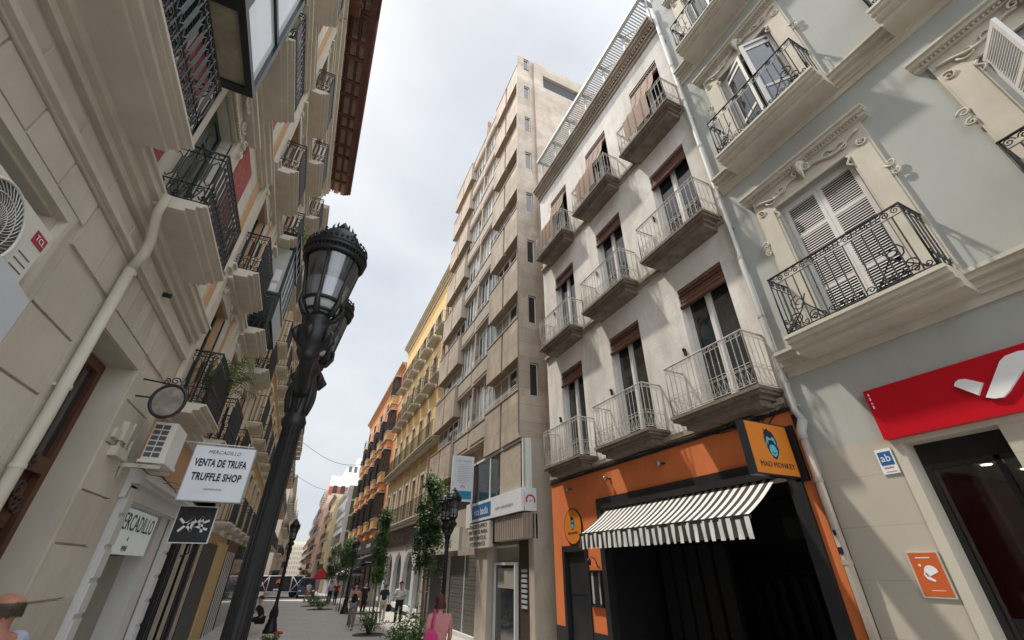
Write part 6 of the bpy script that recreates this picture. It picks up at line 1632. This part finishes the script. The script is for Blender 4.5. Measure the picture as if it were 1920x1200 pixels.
def person(label, loc, rz, H, skin, top, bottom, hair, shoe, pose='stand', hairlen=0.0, skirt=False, sleeves=True, group=None, fem=False, hairfn=None):
    """local frame: facing +y, z up; s scales a 1.75 m body"""
    t = thing('person', label, 'person', loc, group, rz); s = H / 1.75
    V = lambda x, y, z: Vector((x * s, y * s, z * s))
    sw = 0.18 if fem else 0.205; hip = 0.10 if fem else 0.09
    # pose parameters
    lk, rk = (0.0, 0.0), (0.0, 0.0)
    J = {}
    J['pel'] = V(0, 0, 0.95); J['wai'] = V(0, 0.0, 1.10); J['che'] = V(0, 0.01, 1.30); J['nek'] = V(0, 0, 1.47); J['hd1'] = V(0, 0.015, 1.55); J['hd2'] = V(0, 0.02, 1.635); J['hd3'] = V(0, 0.0, 1.705)
    J['lsh'] = V(-sw, 0, 1.42); J['rsh'] = V(sw, 0, 1.42)
    J['lhp'] = V(-hip, 0, 0.90); J['rhp'] = V(hip, 0, 0.90)
    if pose == 'walk':
        J['lkn'] = V(-hip, 0.16, 0.50); J['lan'] = V(-hip, 0.20, 0.09); J['rkn'] = V(hip, -0.02, 0.49); J['ran'] = V(hip, -0.30, 0.16)
        J['lel'] = V(-sw - 0.06, -0.10, 1.15); J['lwr'] = V(-sw - 0.07, -0.05, 0.90); J['rel'] = V(sw + 0.06, 0.05, 1.14); J['rwr'] = V(sw + 0.05, 0.20, 0.93)
    elif pose == 'hold':
        J['lkn'] = V(-hip - .02, 0.01, 0.50); J['lan'] = V(-hip - .03, -0.02, 0.09); J['rkn'] = V(hip + .02, 0.01, 0.50); J['ran'] = V(hip + .03, -0.02, 0.09)
        J['lel'] = V(-sw - 0.07, 0.02, 1.13); J['lwr'] = V(-0.08, 0.24, 1.14); J['rel'] = V(sw + 0.07, 0.02, 1.13); J['rwr'] = V(0.08, 0.24, 1.12)
    elif pose == 'sit':
        for k_ in ('pel', 'wai', 'che', 'nek', 'hd1', 'hd2', 'hd3', 'lsh', 'rsh', 'lhp', 'rhp'): J[k_] = J[k_] + V(0, 0, -0.42)
        for k_ in ('che', 'nek', 'hd1', 'hd2', 'hd3', 'lsh', 'rsh'): J[k_] += V(0, 0.14, -0.03)
        J['lkn'] = V(-hip - .03, 0.42, 0.52); J['lan'] = V(-hip - .03, 0.52, 0.09); J['rkn'] = V(hip + .03, 0.40, 0.50); J['ran'] = V(hip + .03, 0.36, 0.09)
        J['lel'] = V(-sw - 0.02, 0.25, 0.75); J['lwr'] = V(-0.06, 0.44, 0.66); J['rel'] = V(sw + 0.02, 0.25, 0.75); J['rwr'] = V(0.06, 0.44, 0.66)
    else:
        J['lkn'] = V(-hip, 0.02, 0.50); J['lan'] = V(-hip, -0.01, 0.09); J['rkn'] = V(hip, 0.02, 0.50); J['ran'] = V(hip, -0.01, 0.09)
        J['lel'] = V(-sw - 0.06, -0.03, 1.14); J['lwr'] = V(-sw - 0.05, 0.05, 0.89); J['rel'] = V(sw + 0.06, -0.03, 1.14); J['rwr'] = V(sw + 0.05, 0.05, 0.89)
    J['lto'] = J['lan'] + V(0, 0.16, -0.055); J['rto'] = J['ran'] + V(0, 0.16, -0.055)
    Rr = {'pel': (.155, .11), 'wai': (.125 if fem else .14, .095), 'che': (.15 if fem else .17, .11), 'nek': .053, 'hd1': (.068, .085), 'hd2': (.088, .108), 'hd3': (.078, .098), 'lsh': .062, 'rsh': .062, 'lhp': .095, 'rhp': .095,
          'lkn': .058, 'rkn': .058, 'lan': .038, 'ran': .038, 'lto': .032, 'rto': .032, 'lel': .042, 'rel': .042, 'lwr': .027, 'rwr': .027}
    Eg = [('pel', 'wai'), ('wai', 'che'), ('che', 'nek'), ('nek', 'hd1'), ('hd1', 'hd2'), ('hd2', 'hd3'), ('che', 'lsh'), ('che', 'rsh'), ('lsh', 'lel'), ('lel', 'lwr'), ('rsh', 'rel'), ('rel', 'rwr'),
          ('pel', 'lhp'), ('pel', 'rhp'), ('lhp', 'lkn'), ('lkn', 'lan'), ('lan', 'lto'), ('rhp', 'rkn'), ('rkn', 'ran'), ('ran', 'rto')]
    names = list(J); pts = [J[k_] for k_ in names]; rr = [(tuple(a * s for a in Rr[k_]) if isinstance(Rr[k_], tuple) else Rr[k_] * s) for k_ in names]
    ed = [(names.index(a), names.index(b)) for a, b in Eg]
    # hands: palm + four fingers + thumb, rooted at the wrist
    for sd, w_, e_ in (('l', 'lwr', 'lel'), ('r', 'rwr', 'rel')):
        d_ = (J[w_] - J[e_]).normalized(); side = d_.cross(Vector((1, 0, 0)) if abs(d_.x) < .8 else Vector((0, 0, 1))).normalized(); nrm = d_.cross(side)
        wi = names.index(w_); pts.append(J[w_] + d_ * 0.055 * s); rr.append((.036 * s, .018 * s)); pi_ = len(pts) - 1; ed.append((wi, pi_))
        for k_, (off, ln) in enumerate(((-.030, .062), (-.010, .074), (.010, .070), (.029, .054))):
            a = J[w_] + d_ * 0.09 * s + side * off * s; b = a + d_ * ln * .55 * s + nrm * .012 * s; c_ = b + d_ * ln * .4 * s + nrm * .022 * s
            i0 = len(pts); pts += [a, b, c_]; rr += [.0095 * s, .0085 * s, .007 * s]; ed += [(pi_, i0), (i0, i0 + 1), (i0 + 1, i0 + 2)]
        a = J[w_] + d_ * 0.045 * s - side * .040 * s; b = a + d_ * .035 * s - side * .02 * s + nrm * .012 * s; i0 = len(pts); pts += [a, b]; rr += [.011 * s, .009 * s]; ed += [(wi, i0), (i0, i0 + 1)]
    skin_mesh('body', pts, ed, rr, skin, t)
    def part(nm, ks, es, grow, m_, root=0):
        P2 = [J[k_] for k_ in ks]; g = [grow] * len(ks) if not isinstance(grow, list) else grow
        r2 = [tuple((a + g_) * s for a in Rr[k_]) if isinstance(Rr[k_], tuple) else (Rr[k_] + g_) * s for k_, g_ in zip(ks, g)]
        return skin_mesh(nm, P2, [(ks.index(a), ks.index(b)) for a, b in es], r2, m_, t, root=root)
    J['ls2'] = J['lsh'].lerp(J['lel'], 0.75); J['rs2'] = J['rsh'].lerp(J['rel'], 0.75); Rr['ls2'] = .05; Rr['rs2'] = .05
    J['neb'] = J['che'].lerp(J['nek'], 0.72); Rr['neb'] = .085; J['hem'] = J['pel'] + V(0, 0, -0.04); Rr['hem'] = (.165, .12)
    if sleeves == 'long': part('shirt', ['pel', 'wai', 'che', 'neb', 'lsh', 'rsh', 'lel', 'rel', 'lwr', 'rwr'], [('pel', 'wai'), ('wai', 'che'), ('che', 'neb'), ('che', 'lsh'), ('che', 'rsh'), ('lsh', 'lel'), ('rsh', 'rel'), ('lel', 'lwr'), ('rel', 'rwr')], [.016, .016, .014, .012, .016, .016, .018, .018, .012, .012], top)
    elif sleeves: part('shirt', ['pel', 'wai', 'che', 'neb', 'lsh', 'rsh', 'ls2', 'rs2'], [('pel', 'wai'), ('wai', 'che'), ('che', 'neb'), ('che', 'lsh'), ('che', 'rsh'), ('lsh', 'ls2'), ('rsh', 'rs2')], [.018, .018, .016, .012, .018, .018, .02, .02], top)
    else: part('top', ['pel', 'wai', 'che', 'neb'], [('pel', 'wai'), ('wai', 'che'), ('che', 'neb')], [.016, .016, .016, .0], top)
    ks = ['hem', 'lhp', 'rhp', 'lkn', 'rkn', 'lan', 'ran']
    if bottom is not None: part('trousers', ks, [('hem', 'lhp'), ('hem', 'rhp'), ('lhp', 'lkn'), ('rhp', 'rkn'), ('lkn', 'lan'), ('rkn', 'ran')], [.01, .018, .018, .022, .022, .026, .026], bottom)
    for a, b in (('lan', 'lto'), ('ran', 'rto')): skin_mesh('shoe', [J[a] + V(0, -.03, -.045), J[b] + V(0, .02, 0)], [(0, 1)], [(.045 * s, .035 * s), (.04 * s, .028 * s)], shoe, t, sub=1)
    # face and ears
    hc = J['hd2']
    q = MB().m(skin); q.smooth = True
    q.tube([hc + V(0, .095, .0), hc + V(0, .118, -.035), hc + V(0, .10, -.05)], [.008 * s, .016 * s, .012 * s], 8)
    for s_ in (-1, 1): q.lathe([(.004 * s, -.03 * s), (.016 * s, -.01 * s), (.018 * s, .015 * s), (.006 * s, .03 * s)], hc + V(s_ * .086, .0, -.015), 8)
    q.m(mat('lips', (0.30, 0.10, 0.09), 0.5)); q.tube([hc + V(-.024, .092, -.078), hc + V(0, .102, -.076), hc + V(.024, .092, -.078)], [.003 * s, .007 * s, .003 * s], 6)
    q.m(letwht)
    for s_ in (-1, 1): q.lathe([(.003 * s, -.010 * s), (.011 * s, 0), (.003 * s, .010 * s)], hc + V(s_ * .032, .082, -.005), 8)
    q.m(letblk)
    for s_ in (-1, 1): q.lathe([(.002 * s, -.006 * s), (.006 * s, 0), (.002 * s, .006 * s)], hc + V(s_ * .032, .091, -.005), 6); q.tube([hc + V(s_ * .018, .092, .018), hc + V(s_ * .048, .082, .018)], .004 * s, 4)
    q.build('face', t)
    for o_ in list(t.children):
        pass
    # hair
    q = MB().m(hair); q.smooth = True; rn = random.Random(int(H * 1000))
    if hairfn: hairfn(q, hc, V, s, rn)
    else:
        nn_, mm_ = 14, 20; vs = []; L_ = hairlen
        for i in range(nn_ + 1):
            ph = math.pi * 0.52 * i / nn_
            for j in range(mm_):
                a = 2 * math.pi * j / mm_; front = math.sin(a)
                k_ = min(1.0, ph / 1.6); rz_ = math.cos(ph)
                drop = 0.0
                if i > nn_ * 0.6 and front < 0.45: drop = L_ * (i / nn_ - 0.6) / 0.4
                lift = 0.05 * (i / nn_) * max(0, front) * 1.6
                wob = 1 + 0.03 * math.sin(j * 5 + i) 
                vs.append(hc + V(0.101 * math.sin(ph) * math.cos(a) * wob * (1 + .25 * drop), -0.008 + 0.115 * math.sin(ph) * math.sin(a) * wob * (1 - 0.12 * max(0, front)), 0.028 + 0.112 * rz_ - drop + lift))
        q.faces(vs, [(i * mm_ + j, i * mm_ + (j + 1) % mm_, (i + 1) * mm_ + (j + 1) % mm_, (i + 1) * mm_ + j) for i in range(nn_) for j in range(mm_)], True)
    q.build('hair', t)
    for o_ in t.children:
        if o_.name.split('.')[0] in ('face', 'hair'): o_.location = (0, 0, 0)
    return t
brown = mat('hair_auburn', (0.075, 0.022, 0.014), 0.6, 0.4, 20, 0.4, 60); darkh = mat('hair_dark', (0.02, 0.014, 0.011), 0.6, 0.4, 20, 0.3, 60); greyh = mat('hair_grey_brown', (0.11, 0.082, 0.058), 0.8, 0.5, 30, 0.5, 90)
pink = cloth('pink_knit', (0.52, 0.22, 0.22)); magenta = cloth('magenta_strap', (0.50, 0.045, 0.16)); black_c = cloth('black_cloth', (0.015, 0.015, 0.018)); greyc = cloth('grey_trousers', (0.22, 0.20, 0.19)); paleb = cloth('pale_blue_shirt', (0.55, 0.66, 0.66)); palec = cloth('pale_cotton', (0.50, 0.47, 0.42)); navy = cloth('navy_cloth', (0.025, 0.03, 0.05)); whitec = cloth('white_cloth', (0.62, 0.62, 0.62)); redc = cloth('red_cloth', (0.42, 0.03, 0.04)); bluecheck = cloth('blue_white_check', (0.42, 0.46, 0.60))
pw = person('woman with short auburn hair in a pink knit top, walking away at the bottom edge', (2.45, 8.2, gz(8.2)), 0.0, 1.60, skin_l, pink, palec, brown, black_c, 'walk', 0.10, sleeves=True, fem=True)
t = thing('shoulder_bag', 'magenta shoulder bag hung on the back of the woman in pink', 'bag', (2.33, 8.05, 0.7))
q = MB().m(magenta); q.tube([(2.42, 8.30, 1.18), (2.36, 8.20, 1.25), (2.34, 8.10, 1.22), (2.31, 8.05, 1.08), (2.29, 8.03, 0.98)], 0.022, 8); q.build('strap', t)
q = MB().m(magenta); q.lathe([(0.04, 0.62), (0.15, 0.64), (0.15, 0.80), (0.11, 0.93), (0.03, 1.02)], (2.27, 8.01, 0.0), 14, axis=Matrix.Diagonal((1, .45, 1))); q.build('pouch', t)
person('man in a pale blue shirt and black trousers standing by the arched shop window', (5.15, 24.1, gz(24.1)), R(175), 1.72, skin_l, paleb, black_c, darkh, black_c, 'hold', 0.0, sleeves=True)
person('woman in a black strapless top and light trousers walking towards us in mid-street', (2.92, 22.9, gz(22.9)), R(165), 1.68, skin_l, black_c, greyc, darkh, black_c, 'walk', 0.12, sleeves=False, fem=True)
person('woman in a dark top and pale skirt trousers carrying a black handbag', (4.75, 26.0, gz(26)), R(-15), 1.62, skin_l, navy, palec, greyh, black_c, 'walk', 0.06, sleeves=True, fem=True)
t = thing('handbag', 'black handbag held beside the pale trousers of the woman in a dark top', 'bag', (5.05, 26.1, 0.2))
q = MB().m(black_c); q.lathe([(0.05, 0.0), (0.18, 0.05), (0.17, 0.25), (0.08, 0.32)], (5.03, 26.05, gz(26) + 0.42), 12, axis=Matrix.Diagonal((1, .5, 1))); q.tube([(4.95, 26.05, gz(26) + .7), (5.0, 26.05, gz(26) + .86), (5.1, 26.05, gz(26) + .7)], 0.01, 5); q.build('pouch', t)
person('small distant person in white with bare legs walking in the middle of the street', (2.05, 50, gz(50)), R(20), 1.66, skin_l, whitec, skin_l, darkh, black_c, 'walk', 0.05, fem=True)
person('distant person in a red top near the white parasol', (4.15, 45.5, gz(45.5)), R(150), 1.7, skin_l, redc, navy, darkh, black_c, 'stand', 0.0)
person('distant person in blue beside the one in red', (3.75, 46.5, gz(46.5)), R(170), 1.72, skin_l, bluecheck, navy, darkh, black_c, 'stand', 0.0)
person('person in black standing by the far right awnings', (4.55, 31.5, gz(31.5)), R(190), 1.70, skin_l, black_c, black_c, darkh, black_c, 'stand', 0.06)
person('person in black sitting on the base of the distant left lamp', (-0.62, 23.0, gz(23)), R(85), 1.70, skin_l, black_c, black_c, darkh, black_c, 'sit', 0.0)
def bald(q, hc, V, s, rn):     # horseshoe of short grey-brown hair
    for k in range(900):
        a = rn.uniform(R(182), R(358)); zz_ = rn.uniform(-0.075, 0.0); r_ = 1.02
        c0 = hc + V(0.080 * math.cos(a) * r_, -0.0 + 0.100 * math.sin(a) * r_, zz_ + 0.02 * rn.random())
        dv = Vector((math.cos(a), math.sin(a), -1.1)).normalized(); sd = Vector((-math.sin(a), math.cos(a), 0)) * 0.006; q.face([c0 - sd, c0 + sd, c0 + dv * 0.030])
    vs = []
    for i in range(7):
        for j in range(13):
            a = R(180) + R(180) * j / 12; zz_ = -0.075 + 0.075 * i / 6
            k_ = 1.0 - 0.10 * (i / 6) ** 2
            vs.append(hc + V(0.081 * k_ * math.cos(a), 0.100 * k_ * math.sin(a), zz_ * (0.55 + 0.45 * abs(math.sin(a)))))
    q.faces(vs, [(i * 13 + j, i * 13 + j + 1, (i + 1) * 13 + j + 1, (i + 1) * 13 + j) for i in range(6) for j in range(12)], True)
person('balding man in a blue and white checked shirt at the bottom left edge', (-1.95, 5.3, gz(5.3)), R(70), 1.81, skin_r, bluecheck, navy, greyh, black_c, 'stand', 0.0, hairfn=bald)

# ================================================================== cross-street truck, van, parasols
t = thing('stage_trailer', 'black trailer with white truss frames and an orange bird emblem crossing the far street', 'trailer', (-1.5, 65, gz(65)))
q = MB().m(signblk); q.box(-6.0, 1.9, 65, 67.3, gz(65) + 0.55, gz(65) + 2.15); q.build('body', t)
q = MB().m(letwht); z0 = gz(65) + 0.6; z1 = gz(65) + 2.2
for x in (-6.0, -4.6, -3.0, -1.9, 0.6, 1.9): q.tube([(x, 64.9, z0), (x, 64.9, z1)], 0.05, 5)
q.tube([(-6, 64.9, z1), (1.9, 64.9, z1)], 0.05, 5); q.tube([(-6, 64.9, z0), (1.9, 64.9, z0)], 0.04, 5)
for a, b in ((-6.0, -4.6), (-3.0, -1.9), (0.6, 1.9), (-4.6, -3.0)): q.tube([(a, 64.88, z0), (b, 64.88, z1)], 0.04, 5); q.tube([(a, 64.88, z1), (b, 64.88, z0)], 0.04, 5)
q.build('truss', t)
q = MB().m(signorg); o_ = Vector((-0.75, 64.98, gz(65) + 1.5)); pts = [(0.0, 0.45), (0.35, 0.25), (0.38, -0.1), (0.15, -0.35), (0.2, -0.1), (-0.1, 0.05), (-0.35, -0.1), (-0.3, 0.25)]
q.prism([o_ + Vector((a, 0, b)) for a, b in pts], (0, -0.02, 0)); q.m(letwht); q.box(-1.2, -0.3, 64.95, 64.98, gz(65) + 0.75, gz(65) + 0.9); q.build('emblem', t)
for x in (-5.2, -4.2, 1.0):
    q = MB().m(blackp); q.lathe([(0.42, -0.12), (0.45, -0.08), (0.45, 0.08), (0.42, 0.12)], (x, 65.3, gz(65) + 0.45), 18, axis=Matrix.Rotation(R(90), 3, 'X')); q.build('wheel', t)
def van(loc, label, bm, cat='van'):
    t = thing('parked_van', label, cat, loc); x, y, z = loc; q = MB().m(bm)
    prof = [(-0.95, 0.35), (-0.97, 1.0), (-0.86, 1.25), (-0.78, 1.88), (-0.6, 1.98), (0.6, 1.98), (0.78, 1.88), (0.86, 1.25), (0.97, 1.0), (0.95, 0.35)]
    q.prism([(x + a, y, z + b) for a, b in prof], (0, 3.6, 0)); q.prism([(x + a * .97, y - 1.0, z + b) for a, b in [(-0.95, 0.35), (-0.97, 0.8), (-0.8, 1.05), (0.8, 1.05), (0.97, 0.8), (0.95, 0.35)]], (0, 1.0, 0)); q.build('body', t)
    q = MB().m(glassd); q.prism([(x - .74, y - 0.01, z + 1.25), (x + .74, y - .01, z + 1.25), (x + .66, y - .01, z + 1.85), (x - .66, y - .01, z + 1.85)], (0, -0.02, 0)); q.build('windscreen', t)
    for s_ in (-1, 1):
        q = MB().m(letwht); q.box(x + s_ * .72 - .14, x + s_ * .72 + .14, y - 1.02, y - 1.0, z + .68, z + .82); q.build('headlight', t)
        for yy_ in (y - 0.4, y + 2.7):
            q = MB().m(blackp); q.lathe([(0.32, -0.1), (0.34, 0), (0.32, 0.1)], (x + s_ * .86, yy_, z + 0.33), 16, axis=Matrix.Rotation(R(90), 3, 'Y')); q.build('wheel', t)
van((2.35, 62.5, gz(62.5)), 'dark blue van parked facing us in front of the trailer', mat('van_navy', (0.02, 0.03, 0.08), 0.3, 0.1, 2, 0, spec=0.6))
def parasol(loc, label, c_, r_=1.5, h=2.5, rise=0.5):
    t = thing('parasol', label, 'parasol', loc); B = Vector(loc); q = MB().m(c_); k = 8
    q.lathe([(r_, h - 0.12), (r_, h), (r_ * .5, h + rise * .6), (0.03, h + rise)], B, k, False); q.build('canopy', t); q = MB().m(letgry); q.tube([B, B + Vector((0, 0, h + rise))], 0.03, 6); q.build('pole', t)
parasol((3.05, 52.5, gz(52)), 'deep red round parasol in the distance', redc, 0.75, 1.95, 0.9)
parasol((4.9, 44.0, gz(44)), 'bright white open parasol in front of the dark awnings', whitec, 1.2, 2.25, 0.45)
t = thing('shop_awning', 'wide black awning over the far shops on the right', 'awning', (5.6, 47, 1.6))
q = MB().m(blackp); q.prism([(6.58, 41, 2.3), (4.7, 41, 1.75), (4.7, 41, 1.55), (6.58, 41, 2.1)], (0, 14, 0)); q.build('canopy', t)
t = thing('shop_awning', 'second dark awning closer to us, under the orange building', 'awning', (5.8, 38, 2.0))
q = MB().m(signblk); q.prism([(6.34, 41.2, 2.9), (5.3, 41.2, 2.5), (5.3, 41.2, 2.0), (6.34, 41.2, 2.4)], (0, 5, 0)); q.m(letgry); q.box(5.6, 6.1, 41.15, 41.19, 2.2, 2.28); q.build('canopy', t)
t = thing('red_object', 'small red cloth on the ground at the foot of the distant left lamp', 'cloth', (0.1, 22.8, gz(22.8)))
t.name = 'red_cloth'
q = MB().m(redc); q.lathe([(0.18, 0.0), (0.17, 0.05), (0.08, 0.08)], (0.15, 22.75, gz(22.75)), 10); q.build('fold', t)
# overhead wires across the street
for k, (a, b, lb) in enumerate((((-2.4, 60, 12.0), (6.4, 62, 11.0), 'thin wire strung across the far end of the street'), ((-1.6, 40, 11.2), (6.5, 52, 12.6), 'thin sagging wire across the middle of the street'))):
    t = thing('overhead_wire', lb, 'wire', a); q = MB().m(blackp); A_ = Vector(a); B_ = Vector(b)
    q.tube([A_.lerp(B_, s_ / 12) - Vector((0, 0, 1.2 * math.sin(math.pi * s_ / 12))) for s_ in range(13)], 0.018, 4); q.build('wire', t)
